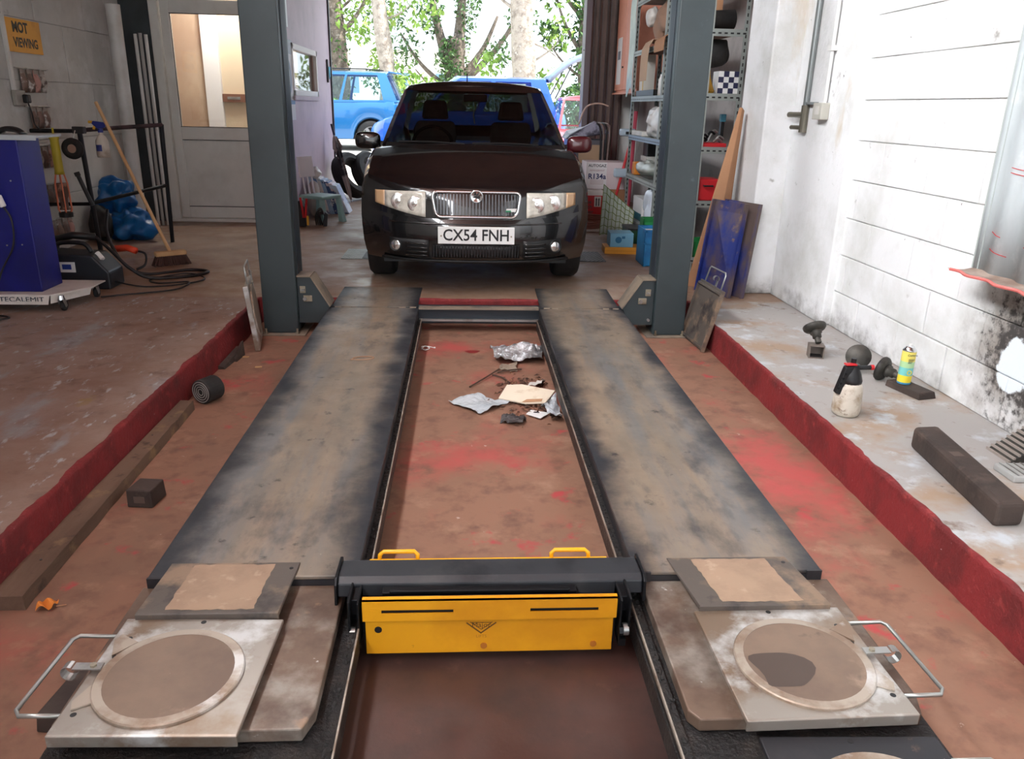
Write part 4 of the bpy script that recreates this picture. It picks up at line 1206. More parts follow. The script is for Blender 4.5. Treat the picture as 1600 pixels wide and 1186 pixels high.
tpn(dk, 'deck', m_offwhite, bevel=.002)
fa = MB().prism([(-3.30, 4.894, .108), (-2.55, 4.894, .108), (-2.56, 4.88, .052), (-3.30, 4.88, .052)], (0, .004, 0))
fo = tpn(fa, 'front_apron', m_offwhite)
sa = MB().prism([(-2.548, 4.90, .106), (-2.402, 5.125, .106), (-2.42, 5.13, .062), (-2.555, 4.90, .055)], (.004, -.003, 0))
tpn(sa, 'side_apron', m_offwhite)
text('trolley_lettering', 'TECALEMIT', .042, Matrix.Translation(-T0) @ FACE((-2.715, 4.8855, .082)), mat('faded_navy_print', sc(40, 58, 70), .6), tr, extrude=.0008, sx=1.25)
text('trolley_lettering', 'O', .046, Matrix.Translation(-T0) @ FACE((-2.868, 4.8855, .082)), mat('faded_navy_print', sc(40, 58, 70), .6), tr, extrude=.0008)
for (xx, yy) in ((-2.50, 4.93), (-2.46, 5.30), (-3.22, 4.95), (-3.22, 5.30)):
    cs = tpn(MB().cyl((xx, yy, .10), (xx, yy, .075), .018, .022, n=12), 'castor', m_chrome)
    fk = MB()
    for s in (-1, 1): fk.prism([(xx + s * .014, yy - .02, .078), (xx + s * .014, yy + .02, .078), (xx + s * .014, yy + .03, .03), (xx + s * .014, yy + .01, .022)], (s * .003, 0, 0))
    tpn(fk, 'castor_fork', m_steel, cs, each=True)
    tpn(MB().lathe([(.012, -.011), (.031, -.011), (.033, -.006), (.033, .006), (.031, .011), (.012, .011)], 18, Matrix.Translation((xx, yy + .02, .033)) @ Matrix.Rotation(PI / 2, 4, 'Y')), 'castor_wheel', m_tyre, cs, smooth=True)
# cable with white plug hanging down the cabinet front
cb_ = thing('power_lead', 'black lead with white connector hanging down the blue cabinet', 'cable', (-2.86, 4.95, .0))
pts = [(-2.92, 4.955, 1.045), (-2.90, 4.945, .98), (-2.84, 4.945, .80), (-2.775, 4.945, .70)]
def loc(pts, o): return [Vector(p) - Vector(o.location) for p in pts]
MB().tube(loc(spline(pts), cb_), .005, 6).build('lead', m_black, cb_)
MB().cyl(Vector((-2.775, 4.945, .70)) - cb_.location, Vector((-2.752, 4.945, .635)) - cb_.location, .02, .017, n=12).build('connector', m_white, cb_, bevel=.004)
MB().tube(loc(spline([(-2.752, 4.945, .635), (-2.72, 4.945, .55), (-2.74, 4.945, .40), (-2.83, 4.94, .25), (-2.845, 4.87, .13), (-2.86, 4.80, .03), (-2.93, 4.70, .008), (-2.80, 4.66, .008), (-2.72, 4.73, .008), (-2.82, 4.78, .008), (-3.0, 4.72, .008)]), cb_), .0055, 6).build('lead', m_black, cb_, smooth=True)
# on top of the cabinet
tk = thing('computer_mouse', 'black mouse shaped tool lying on the cabinet top', 'tool', (-2.70, 5.06, 1.048))
MB().grid(lambda u, v: Vector((.075 * math.cos(PI * u) , .045 * (2 * v - 1), .045 * math.sin(PI * u) * (1 - (2 * v - 1) ** 4 * .6))), 14, 8).build('shell', m_black, tk, smooth=True, solid=.003)
MB().tube(spline([(-.06, .02, .02), (-.10, .06, .005), (-.16, .06, .005)]), .003, 5).build('tail', m_black, tk)
pp = MB().grid(lambda u, v: Vector((-3.02 + .24 * u, 4.97 + .2 * v, 1.050 + .018 * math.sin(7 * u + 3 * v) ** 2)), 12, 8).build('paper_pad', mat('dark_paper', sc(70, 78, 76), .7, layers=((sc(150, 152, 150), 9, .52, .58),)), solid=.003)
tag(pp, 'crumpled dark paper lying on the cabinet top', 'paper')

# ---- black guard rail
rail = thing('guard_rail', 'black tubular guard rail in front of the left wall', 'railing', (-3.0, 7.1, 0))
RL0 = Vector((-3.0, 7.1, 0))
def rp(pts, name, r=.018, m=m_blackm, **k): return MB().tube([Vector(p) - RL0 for p in pts], r, 10).build(name, m, rail, smooth=False, **k)
rp([(-3.085, 6.86, 0), (-3.115, 6.86, 1.02)], 'rail_post', .020)
rp([(-2.73, 7.55, 0), (-2.705, 7.55, 1.05)], 'rail_post', .018)
rp([(-3.48, 6.82, 1.0), (-3.115, 6.86, 1.005)], 'top_rail', .016)
rp([(-3.115, 6.86, 1.01), (-2.705, 7.55, 1.045)], 'top_rail', .018, mat('worn_pink_black', sc(70, 52, 56), .5, layers=((sc(30, 30, 32), 5, .45, .55),)))
rp([(-3.48, 6.82, .42), (-3.10, 6.86, .425)], 'mid_rail', .015)
rp([(-3.10, 6.86, .43), (-2.718, 7.55, .52)], 'mid_rail', .016)
MB().box(-3.16 - RL0.x, -3.07 - RL0.x, 6.83 - RL0.y, 6.89 - RL0.y, .985, 1.04).build('corner_clamp', m_black, rail, bevel=.006)
# things hung on the rail
lamp = thing('inspection_lamp', 'yellow handled inspection lamp in orange wire guard hanging from the rail', 'lamp', (-3.27, 6.75, .33))
MB().lathe([(.038, .34), (.034, .37), (.032, .60), (.042, .645), (.03, .65)], 16).build('handle', mat('yellow_olive', sc(176, 160, 40), .5), lamp, smooth=True)
MB().cyl((0, 0, .65), (0, 0, .70), .008).build('hook', mat('brass_hook', sc(190, 170, 50), .4, .5), lamp)
wm = mat('orange_wire', sc(226, 130, 100), .5)
for k in range(6):
    a = 2 * PI * k / 6
    MB().tube([(.034 * math.cos(a), .034 * math.sin(a), .34), (.05 * math.cos(a), .05 * math.sin(a), .27), (.055 * math.cos(a), .055 * math.sin(a), .06), (.03 * math.cos(a), .03 * math.sin(a), .01)], .005, 5).build('guard_wire', wm, lamp)
MB().lathe([(.045, .27), (.046, .20), (.03, .12), (.03, .08), (.046, .06)], 14).build('bulb_housing', mat('brown_lamp', sc(92, 66, 56), .5, layers=((sc(160, 120, 100), 14, .5, .6),)), lamp, smooth=True)
MB().lathe([(.052, .0), (.054, .03), (.05, .04)], 14).build('end_cap', m_black, lamp)
tape = thing('tape_roll', 'black roll of tape hung on the rail post', 'tape', (-3.16, 6.80, .79))
Mx = Matrix.Rotation(PI / 2, 4, 'X')
MB().lathe([(.035, -.02), (.08, -.02), (.084, 0), (.08, .02), (.035, .02), (.035, -.02)], 26, Matrix.Translation((0, 0, .08)) @ Mx, cap=False).build('tape', m_rub, tape, smooth=True)
MB().lathe([(.034, -.018), (.034, .018)], 20, Matrix.Translation((0, 0, .08)) @ Mx).build('core', mat('tape_core', sc(150, 120, 104), .7), tape)
MB().tube(spline([(0, 0, .11), (.02, .0, .17), (.03, .02, .22)]), .004, 5).build('hanger', m_steel, tape)
spb = thing('trigger_spray_bottle', 'clear spray bottle with blue and yellow trigger hooked on the rail', 'spray bottle', (-2.965, 6.90, .80))
MB().lathe([(.048, 0), (.052, .02), (.050, .13), (.03, .165), (.016, .18), (.016, .20)], 18).build('bottle', mat('cloudy_plastic', sc(196, 188, 176), .4, layers=((sc(160, 146, 130), 8, .5, .65),)), spb, smooth=True)
MB().cyl((0, 0, .195), (0, 0, .225), .02).build('collar', mat('spray_blue', sc(30, 44, 130), .4), spb)
MB().prism([(-.02, -.012, .225), (.03, -.012, .23), (.055, -.012, .25), (.03, -.012, .275), (-.05, -.012, .285), (-.06, -.012, .262)], (0, .024, 0)).build('spray_head', mat('spray_blue', sc(30, 44, 130), .4), spb, bevel=.005)
MB().prism([(-.045, -.008, .262), (-.02, -.008, .26), (-.045, -.008, .215), (-.06, -.008, .22)], (0, .016, 0)).build('trigger', mat('trigger_yellow', sc(214, 160, 40), .5), spb, bevel=.003)
MB().cyl((-.055, 0, .275), (-.085, 0, .275), .011).build('nozzle', mat('trigger_yellow', sc(214, 160, 40), .5), spb)
MB().grid(lambda u, v: Vector((.0525 * math.cos(-2.3 + 1.0 * u), .0525 * math.sin(-2.3 + 1.0 * u), .05 + .05 * v)), 8, 2).build('bottle_label', mat('bottle_label_blue', sc(50, 62, 130), .5), spb)
bar = thing('tool_bar', 'short black bar propped against the rail post', 'bar', (-3.13, 6.80, .42))
MB().cyl((.06, .0, 0), (-.02, 0, .235), .017, n=10).build('shaft', m_black, bar)
MB().cyl((-.02, 0, .235), (-.03, 0, .265), .022, n=10).build('grip', m_rub, bar)

# ---- blue plastic sacks
m_sack = mat('blue_plastic_sack', sc(12, 96, 160), .35, layers=((sc(8, 70, 130), 5, .45, .65),), bump=(30, .5, .01))
s1 = blob('rubble_sack', m_sack, None, (-3.29, 7.78, .38), (.20, .15, .18), .085, 11, 2); tag(s1, 'upper blue plastic sack slumped against the wall', 'sack', 'blue sacks')
s2 = blob('rubble_sack', m_sack, None, (-3.13, 7.66, .13), (.25, .18, .16), .085, 11, 6, flat=0.0); tag(s2, 'lower blue plastic sack bulging out onto the floor', 'sack', 'blue sacks')
s3 = blob('black_sack', m_rub, None, (-3.33, 7.50, .17), (.10, .13, .18), .03, 8, 9, flat=0.0); tag(s3, 'small black sack beside the blue sacks', 'sack')

# ---- pipes standing in the corner
pw = mat('white_plastic_pipe', sc(206, 205, 202), .4, layers=((sc(190, 188, 182), 3, .45, .65),))
o = MB().lathe([(.066, 0), (.066, 2.10), (.058, 2.10), (.058, 2.02)], 22, cap=False).build('plastic_pipe', pw); o.location = (-3.335, 8.40, 0); tag(o, 'thick white plastic pipe standing in the corner', 'pipe'); smooth_by_angle(o)
for k, (x, y, h, w) in enumerate(((-3.225, 8.58, 1.86, 'leftmost'), (-3.185, 8.60, 1.87, 'middle'), (-3.14, 8.62, 1.86, 'rightmost'))):
    o = MB().cyl((0, 0, 0), (0, .0, h), .017, n=12).build('conduit_length', pw if k != 1 else mat('grey_conduit', sc(164, 162, 158), .5)); o.location = (x, y, 0)
    tag(o, '%s of the three thin white pipes standing by the dark pillar' % w, 'pipe', 'thin pipes in the corner'); smooth_by_angle(o)
# ---- broom
br = thing('broom', 'wooden broom with dark brown bristles leaning on the rail', 'broom', (-2.36, 6.45, 0))
MB().cyl((0, 0, .10), (-.545, .30, 1.23), .0135, n=12).build('handle', m_ply, br)
R_ = Matrix.Rotation(math.radians(35), 4, 'Z')
MB().box(-.12, .12, -.035, .035, .075, .115, R_).build('head', m_ply, br, bevel=.012, seg=3)
bb = MB(); rnd = random.Random(3)
for i in range(16):
    for j in range(5):
        x = -.105 + .21 * i / 15; y = -.026 + .052 * j / 4
        dx = x * .28 + rnd.uniform(-.008, .008); dy = y * .5 + rnd.uniform(-.006, .006)
        a = R_ @ Vector((x, y, .078)); b = R_ @ Vector((x + dx, y + dy, .003))
        bb.cyl(a, b, .008, .0075, n=5)
o = bb.build('bristles', mat('brown_bristle', sc(72, 48, 42), .9), br); o['kind'] = 'stuff'
# ---- welder / battery charger
wl_ = thing('welding_machine', 'black welding machine with white label behind the trolley', 'welder', (-2.66, 5.66, 0))
MB().prism([(-.22, -.12, 0), (.20, -.12, 0), (.20, -.12, .12), (.10, -.12, .235), (-.22, -.12, .25)], (0, .24, 0)).build('case', mat('charcoal_case', sc(34, 38, 44), .45), wl_, bevel=.012)
MB().box(-.13, -.02, -.124, -.120, .12, .19).build('label_plate', m_white, wl_)
MB().box(-.105, -.045, -.126, -.1235, .14, .175).build('label_print', mat('label_blue', sc(34, 60, 140), .4), wl_)
MB().tube(spline([(-.18, 0, .245), (-.16, 0, .30), (.0, 0, .30), (.05, 0, .24)]), .016, 8).build('carry_handle', m_black, wl_, smooth=True)
MB().cyl((.10, -.03, .24), (.14, -.05, .20), .018).build('knob', m_white, wl_)
MB().box(-.1, .17, -.06, .06, .0, .004).build('foot', m_rub, wl_)
tch = thing('welding_torch', 'black and orange welding torch with coiled lead lying on the floor', 'torch', (-2.45, 5.95, 0))
def lo2(pts): return [Vector(p) - Vector((-2.45, 5.95, 0)) for p in pts]
MB().tube(lo2([(-2.92, 5.80, .30), (-2.80, 5.82, .33), (-2.66, 5.86, .315)]), .026, 8).build('torch_grip', m_black, tch, smooth=True)
MB().tube(lo2([(-2.70, 6.25, .16), (-2.60, 6.22, .175), (-2.52, 6.18, .16)]), .026, 8).build('orange_grip', mat('orange_grip', sc(226, 72, 40), .5), tch, smooth=True)
MB().tube(lo2(spline([(-2.66, 5.86, .315), (-2.55, 5.83, .22), (-2.42, 5.80, .10), (-2.30, 5.85, .02), (-2.05, 5.98, .012), (-1.98, 6.15, .012), (-2.15, 6.2, .012), (-2.40, 6.02, .014), (-2.55, 6.0, .10), (-2.68, 6.10, .30), (-2.74, 6.3, .45)], 8)), .012, 8).build('torch_lead', m_black, tch, smooth=True)
MB().tube(lo2(spline([(-2.46, 5.62, .04), (-2.25, 5.60, .01), (-2.0, 5.72, .01), (-1.93, 5.90, .01), (-2.08, 5.98, .03), (-2.3, 5.85, .01), (-2.2, 5.72, .01), (-1.98, 5.7, .025), (-2.02, 5.52, .01), (-2.3, 5.35, .01), (-2.42, 5.28, .01)], 8)), .006, 6).build('mains_lead', m_black, tch, smooth=True)
MB().tube(lo2(spline([(-2.58, 6.20, .16), (-2.48, 6.24, .13), (-2.47, 6.2, .05), (-2.52, 6.15, .02)], 6)), .009, 6).build('clamp_loop', m_black, tch)

# ---- on the left wall
wf = lambda o: frame(o, (0, 1, 0), (0, 0, 1))        # plane of the left wall: x along +y, facing +x
WF = WX + .012
sg = MB().box(WF, WF + .006, 6.68, 7.24, 1.585, 1.83).build('viewing_sign', mat('amber_sign', sc(226, 160, 38), .5, layers=((sc(206, 140, 34), 4, .5, .65),))); tag(sg, 'amber sign reading MOT VIEWING on the left wall', 'sign')
sp = mat('sign_print', sc(66, 64, 50), .6)
text('sign_lettering', 'MOT', .105, wf((WF + .0065, 6.93, 1.765)), sp, sg, extrude=.0006, bold=.004)
text('sign_lettering', 'VIEWING', .095, wf((WF + .0065, 6.99, 1.655)), sp, sg, extrude=.0006, bold=.003, sx=.92)
so = thing('wall_socket', 'grey wall socket with black plug under the sign', 'socket', (WF, 6.72, 1.19))
MB().box(0, .035, -.07, .075, -.0, .115).build('socket_box', mat('grey_socket', sc(150, 146, 138), .5), so, bevel=.006)
MB().box(.035, .08, .01, .065, .02, .085).build('plug', m_black, so, bevel=.01)
MB().tube(spline([(.06, .04, .02), (.07, .05, -.05), (.06, .09, -.14), (.10, .10, -.19)]), .006, 6).build('plug_lead', m_black, so, smooth=True)
MB().box(0, .02, -.055, -.02, .115, 1.0).build('conduit', pw, so)
packs = [sc(206, 200, 192), sc(120, 96, 84), sc(150, 118, 104), sc(176, 168, 160), sc(128, 116, 108), sc(186, 140, 130), sc(112, 84, 72)]
names = ['top', 'second', 'third', 'fourth']
rowz = ((1.46, 6.80, 4, .17), (1.175, 6.86, 3, .16), (.87, 6.84, 3, .17), (.56, 6.93, 3, .17), (.27, 6.88, 4, .17))
ords = ('first', 'second', 'third', 'fourth')
rown = ('top row under the sign', 'second row down', 'middle row beside the yellow lamp', 'row behind the lamp guard', 'lowest row near the floor')
rnd = random.Random(21)
for ri, (z, y0, n, h) in enumerate(rowz):
    rk = MB().tube([(WF + .01, y0 - .06, z + .012), (WF + .01, y0 + .10 * n + .06, z + .012)], .004, 6).build('hook_bar', m_steel); tag(rk, 'thin steel hook bar of the %s on the left wall' % rown[ri], 'hook bar', 'hook bars')
    for k in range(n):
        c = packs[rnd.randrange(len(packs))]
        t = thing('hanging_pack', '%s spares packet from the left in the %s' % (ords[k], rown[ri]), 'packet', (WF + .012, y0 + .10 * k + .03, z - h), (0, 0, 0), 'spares packets hung on the left wall')
        mm = mat('pack_%d' % rnd.randrange(5), c, .45, layers=((sc(90, 74, 66), 16, .52, .62), (sc(216, 212, 208), 11, .58, .66)))
        MB().grid(lambda u, v: Vector((.006 + .032 * math.sin(PI * u) * math.sin(PI * min(1, v * 1.15)) , -.038 + .076 * u, h * v)), 6, 8).build('pouch', mm, t, solid=.004, smooth=True)
        MB().box(.001, .012, -.034, .034, h - .03, h + .004).build('header_card', mat('header_card', sc(150, 140, 132), .6), t)
        MB().cyl((-.004, 0, h), (.05, 0, h + .004), .003, n=6).build('hook', m_steel, t)

# ================================================================ lilac wall things
pf_ = lambda o: frame(o, (0, 1, 0), (0, 0, 1))
PX = -1.848
ps = thing('wall_poster', 'tall white poster with blue tyre picture on the lilac wall', 'poster', (PX, 8.9, 1.08))
MB().box(0, .004, -.38, .30, 0, .80).build('sheet', mat('poster_white', sc(214, 216, 220), .5), ps)
MB().box(.004, .005, -.38, .30, .16, .20).build('blue_band', mat('poster_blue', sc(70, 120, 170), .5), ps)
MB().box(.004, .005, -.38, .30, .66, .80).build('grey_band', mat('poster_grey', sc(160, 172, 184), .5), ps)
rg = MB(); rg.lathe([(.15, .0045), (.15, .0055), (.205, .0055), (.205, .0045)], 30, Matrix.Translation((0, -.02, .43)) @ Matrix.Rotation(PI / 2, 4, 'Y') , cap=False)
rg.build('tyre_print', mat('poster_ring', sc(120, 136, 156), .5), ps)
MB().lathe([(.145, .0045), (.145, .0052), (.001, .0052)], 30, Matrix.Translation((0, -.02, .43)) @ Matrix.Rotation(PI / 2, 4, 'Y'), cap=False).build('disc_print', mat('poster_disc', sc(186, 196, 206), .5), ps)
MB().box(.0052, .006, -.10, .06, .425, .435).build('disc_mark', mat('poster_blue', sc(70, 120, 170), .5), ps)
o = MB().box(PX, PX + .003, 8.62, 9.08, 2.0, 2.6).build('notice_sheet', mat('notice_white', sc(226, 234, 236), .4, layers=((sc(200, 212, 216), 3, .45, .6),))); tag(o, 'plain white notice above the poster on the lilac wall', 'notice')
hd = thing('tag_holder', 'dark hook strip with blue tag at the far end of the lilac wall', 'hook strip', (PX, 11.45, 1.52))
MB().box(0, .02, -.03, .03, 0, .29).build('strip', m_black, hd, bevel=.004)
MB().prism([(.02, -.01, .20), (.02, .12, .20), (.02, .10, .08), (.02, .04, .04)], (.008, 0, 0)).build('blue_tag', mat('cyan_tag', sc(40, 160, 190), .5), hd)
# toy-like mint chair
m_mint = mat('mint_plastic', sc(150, 190, 188), .4)
m_mint2 = mat('pale_pink_white_plastic', sc(226, 222, 228), .4)
ch = thing('childs_chair', 'small mint green plastic chair with slatted back by the lilac wall', 'chair', (-1.60, 9.02, 0), (0, 0, math.radians(-32)))
MB().box(-.17, .17, -.16, .16, .262, .30).build('seat', m_mint, ch, bevel=.012, seg=3)
for (x, y, dx, dy) in ((-.14, -.13, -.02, -.02), (.14, -.13, .03, -.03), (-.14, .13, -.02, .02), (.14, .13, .03, .03)):
    MB().hexa([(x + dx - .032, y + dy - .032, 0), (x + dx + .032, y + dy - .032, 0), (x + dx + .032, y + dy + .032, 0), (x + dx - .032, y + dy + .032, 0)], [(x - .022, y - .022, .265), (x + .022, y - .022, .265), (x + .022, y + .022, .265), (x - .022, y + .022, .265)]).build('leg', m_mint, ch, bevel=.006)
for k in range(3):
    y = -.07 + .07 * k
    MB().cyl((-.145, y, .295), (-.178, y, .49), .011, n=10).build('back_spindle', m_mint2, ch)
MB().hexa([(-.183, -.12, .48), (-.163, -.12, .48), (-.163, .12, .48), (-.183, .12, .48)], [(-.212, -.115, .70), (-.192, -.115, .70), (-.192, .115, .70), (-.212, .115, .70)]).build('back_panel', m_mint2, ch, bevel=.02, seg=3)
# tool bag / tools in front of chair
tb = thing('tool_caddy', 'black tool caddy holding red and yellow handled tools under the mint chair', 'tool caddy', (-1.745, 8.68, 0))
MB().prism([(-.07, -.06, 0), (.05, -.06, 0), (.045, -.06, .20), (.0, -.06, .27), (-.07, -.06, .25)], (0, .13, 0)).build('caddy_body', m_rub, tb, bevel=.01)
for (x, y, c, h, lean) in ((.03, -.08, m_red_p, .31, -.02), (.055, -.075, m_red_p, .30, .02)):
    MB().tube([(x, y, .10), (x + lean * .3, y, .2), (x + lean, y - .01, h)], .012, 8).build('red_handle', c, tb)
MB().box(.062, .085, -.085, -.065, .02, .12).build('yellow_handle', mat('yellow_grip', sc(220, 170, 40), .5), tb, bevel=.005)
cbk = thing('cable_bundle', 'bunch of black leads with clamps lying beside the tool caddy', 'cable', (-1.60, 8.70, 0))
for k in range(4):
    MB().tube(spline([(.0 + .02 * k, .0, .01), (.0 + .015 * k, -.02, .12), (.05 + .01 * k, 0, .19 - .02 * k), (.09, .02, .10), (.10 - .01 * k, 0, .01)], 6), .009, 6).build('lead', m_black, cbk, smooth=True)
MB().prism([(.075, -.03, .0), (.115, -.03, .0), (.13, -.03, .13), (.10, -.03, .16)], (0, .03, 0)).build('clamp', m_black, cbk, bevel=.005)
# stack of paper bags / magazines
mg = thing('magazine_pile', 'slumped pile of blue and white magazines in clear bags by the lilac wall', 'magazines', (-1.66, 9.75, 0))
cols_ = (sc(196, 214, 230), sc(120, 150, 190), sc(226, 224, 222), sc(150, 178, 206), sc(60, 84, 130), sc(210, 200, 206))
rnd = random.Random(4)
for k in range(7):
    x = -.12 + .045 * k
    MB().prism([(x, -.14 + .02 * k, .0), (x + .06 + .01 * k, -.14 + .02 * k, 0.0), (x - .03 + .02, -.12, .46 - .02 * k), (x - .09 + .0, -.12, .47 - .02 * k)], (0, .30, 0)).build('magazine', mat('mag_%d' % (k % 6), cols_[k % 6], .35, layers=((sc(60, 84, 130), 9, .56, .62), (sc(236, 236, 236), 14, .58, .64))), mg, bevel=.006)
sk_ = blob('cloth_bag', mat('beige_cloth', sc(176, 164, 156), .8), None, (-1.74, 9.40, .20), (.08, .16, .21), .03, 9, 4, flat=0); tag(sk_, 'slouching beige cloth bag behind the mint chair', 'bag')
tis = blob('tissue_bundle', m_white, None, (-1.735, 9.52, .50), (.08, .10, .07), .03, 14, 7); tag(tis, 'crumpled white tissue bundle on top of the beige bag', 'tissue')
# tyres and umbrella
TYR = Vector((.745, -.447, .497)).to_track_quat('Z', 'Y').to_euler()
def tyre_obj(label, locv, rot):
    t = thing('scrap_tyre', label, 'tyre', locv, rot, 'tyres by the opening')
    R, w = .315, .185
    pr_ = [(R * .62, -w * .38), (R * .70, -w / 2), (R * .92, -w * .5), (R * .985, -w * .40), (R, -w * .3), (R, w * .3), (R * .985, w * .40), (R * .92, w * .5), (R * .70, w / 2), (R * .62, w * .38), (R * .60, 0), (R * .62, -w * .38)]
    smooth_by_angle(MB().lathe(pr_, 40, cap=False).build('carcass', m_tyre, t), 40)
    g = MB()
    for zz in (-.05, -.017, .017, .05): g.lathe([(R + .0035, zz - .010), (R + .0035, zz + .010)], 40, cap=False)
    g.each('tread_rib', mat('tread', sc(40, 40, 41), .8), t, solid=.003)
    g = MB()
    g.lathe([(R * .80, w * .503), (R * .84, w * .507)], 40, cap=False); g.each('sidewall_ring', mat('tread', sc(40, 40, 41), .8), t)
    return t
tyre_obj('nearer worn tyre leaning on the lilac wall with an umbrella across it', (-1.555, 11.32, .322), TYR)
tyre_obj('second tyre leaning behind the first at the end of the lilac wall', (-1.33, 11.60, .322), TYR)
um = thing('folded_umbrella', 'folded grey and black umbrella leaning against the tyre', 'umbrella', (-1.52, 10.95, 0))
e0, e1 = Vector((.0, -.03, .0)), Vector((-.235, .06, 1.0))
ev = lambda t: e0.lerp(e1, t)
MB().cyl(ev(.0), ev(.9), .008, n=8).build('shaft', m_steel, um)
MB().cyl(ev(.86), ev(1.0), .016, n=10).build('grip', mat('navy_grip', sc(36, 32, 60), .5), um)
cu = MB(); n = 12
pr_ = [(.03, .012), (.10, .03), (.35, .05), (.60, .045), (.66, .05), (.70, .075), (.78, .055), (.84, .03)]
vs = []
q = (e1 - e0).to_track_quat('Z', 'Y')
for t, r in pr_:
    for k in range(n):
        rr_ = r * (1 if k % 2 else .6)
        vs.append(ev(t) + q @ Vector((rr_ * math.cos(2 * PI * k / n), rr_ * math.sin(2 * PI * k / n), 0)))
fs = [(i * n + k, i * n + (k + 1) % n, (i + 1) * n + (k + 1) % n, (i + 1) * n + k) for i in range(len(pr_) - 1) for k in range(n)]
cu.add(vs, fs).build('canopy', mat('umbrella_cloth', sc(150, 140, 138), .8, layers=((sc(30, 28, 36), 2.2, .50, .56),)), um)
# ================================================================ right side: shutter, orange cabinet, shelving and stores
m_brownsh = mat('brown_shutter', sc(136, 116, 110), .5, layers=((sc(116, 98, 92), 3, .45, .65),))
m_dex = mat('grey_slotted_angle', sc(150, 156, 152), .5, .3, layers=((sc(120, 124, 122), 5, .5, .7),))
m_shelfw = mat('shelf_board', sc(134, 104, 88), .7)
sh = thing('folding_shutter', 'brown folding shutter stacked at the right of the opening', 'shutter', (1.62, 11.25, 0))
for k in range(9):
    x = .05 + .055 * k; d = .11 if k % 2 else .0
    MB().hexa([(x, d, 0), (x + .042, .09 - d * .5, 0), (x + .042, .22, 0), (x, .24, 0)], [(x, d, 2.74), (x + .042, .09 - d * .5, 2.74), (x + .042, .22, 2.74), (x, .24, 2.74)]).build('shutter_slat', m_brownsh, sh, bevel=.004)
MB().box(-.035, .045, -.06, .22, 0, 2.74).build('lead_post', mat('shutter_lead', sc(108, 98, 104), .45), sh, bevel=.006)
for z in (.9, 1.2, 2.0): MB().cyl((-.036, .02, z), (-.046, .02, z), .01, n=8).build('bolt', m_steel, sh)
oc = thing('wall_cabinet', 'salmon orange two door wall cabinet with a paper label', 'cabinet', (2.0, 10.43, 1.47))
m_or = mat('salmon_paint', sc(218, 148, 122), .5, layers=((sc(204, 134, 110), 2, .45, .65),))
MB().box(.012, .41, -.68, .68, 0, 1.25).build('carcass', m_or, oc)
for (a, b) in ((-.68, .09), (.10, .68)):
    d_ = MB().box(-.006, .012, a + .004, b - .004, .03, 1.25).build('door', m_or, oc, bevel=.003)
    MB().cyl((-.006, a + .05, .30), (-.02, a + .05, .30), .012, n=10).build('knob', m_black, d_)
MB().box(-.012, -.007, .28, .56, .10, .66).build('paper_label', mat('label_paper', sc(220, 216, 214), .6), oc)
MB().box(-.014, -.012, .34, .50, .40, .50).build('label_print', mat('print_grey', sc(110, 110, 120), .6), oc)
MB().box(-.03, .42, -.70, .70, -.02, 0).build('bottom_rail', m_or, oc)

# ---- slotted angle shelving
sv = thing('shelving_unit', 'grey slotted steel shelving loaded with stores along the right wall', 'shelving', (1.85, 6.4, 0))
SX, SD, SY, SLn = 0, .30, 0, 2.8
LV = (.12, .58, 1.0, 1.40, 1.86, 2.35)
holes = MB()
for y in (0, 1.4, 2.8):
    for x in (0, .30):
        s = 1 if x == 0 else -1
        u = MB(); u.box(min(x, x + s * .035), max(x, x + s * .035), y - .0015, y + .0015, 0, 2.5); u.box(x - .0015, x + .0015, y, y + (.035 if y < 2 else -.035), 0, 2.5)
        u.build('upright', m_dex, sv)
        for k in range(48):
            z = .05 + .05 * k
            holes.box(x + s * .012, x + s * .022, y - .004, y - .0016, z, z + .024)
for i, z in enumerate(LV):
    bd_ = MB().box(.004, .296, .004, 2.796, z - .018, z).build('shelf', m_shelfw if i in (3, 4) else m_dex, sv)
    lp_ = MB(); lp_.box(-.003, .0, 0, 2.8, z - .05, z + .002); lp_.each('front_lip', mat('blue_grey_lip', sc(134, 154, 176), .5) if z == 1.0 else m_dex, bd_)
    e_ = MB().box(0, .30, -.003, 0, z - .05, z + .002); e_.build('end_lip', m_dex, bd_)
    for k in range(56): holes.box(-.0042, -.0031, .02 + .05 * k, .045 + .05 * k, z - .034, z - .022)
    for k in range(6): holes.box(.02 + .048 * k, .045 + .048 * k, -.0042, -.0031, z - .034, z - .022)
o = holes.build('slot_holes', m_black, sv, fix=False); o['kind'] = 'stuff'
def put(name, label, cat, y, z, x=0.15, grp=None, rz=0): return thing(name, label, cat, (1.85 + x, 6.4 + y, z), (0, 0, rz), grp)
def simple(o, label, cat, grp=None): return tag(o, label, cat, grp)
# near end of the shelving (right of the post)
t = put('checkered_box', 'blue and white checkered box on the shelf end', 'box', .10, 1.40, .20)
w = .082
MB().box(-w, w, -.06, .08, 0, .165).build('carton', m_white, t)
n_ = 0
for i in range(4):
    for j in range(4):
        if (i + j) % 2 == 0:
            a = -w + 2 * w * i / 4; MB().box(a, a + w / 2, -.0625, -.060, .165 * j / 4, .165 * (j + 1) / 4).build('check', mat('check_navy', sc(36, 38, 70), .5), t)
t = put('yellow_funnel', 'yellow funnel beside the checkered box', 'funnel', .10, 1.40, .058)
MB().lathe([(.045, 0), (.05, .02), (.014, .12), (.010, .17)], 16).build('cone', mat('mustard', sc(196, 150, 50), .5), t, smooth=True)
MB().tube(arc((0, 0, .02), .052, 0, 2 * PI, 16, (1, 0, 0), (0, 1, 0))[:-1], .004, 6, closed=True).build('rim', mat('mustard', sc(196, 150, 50), .5), t)
t = put('rolled_mat', 'dark rolled mat on the top shelf end', 'mat', .10, 1.86, .11)
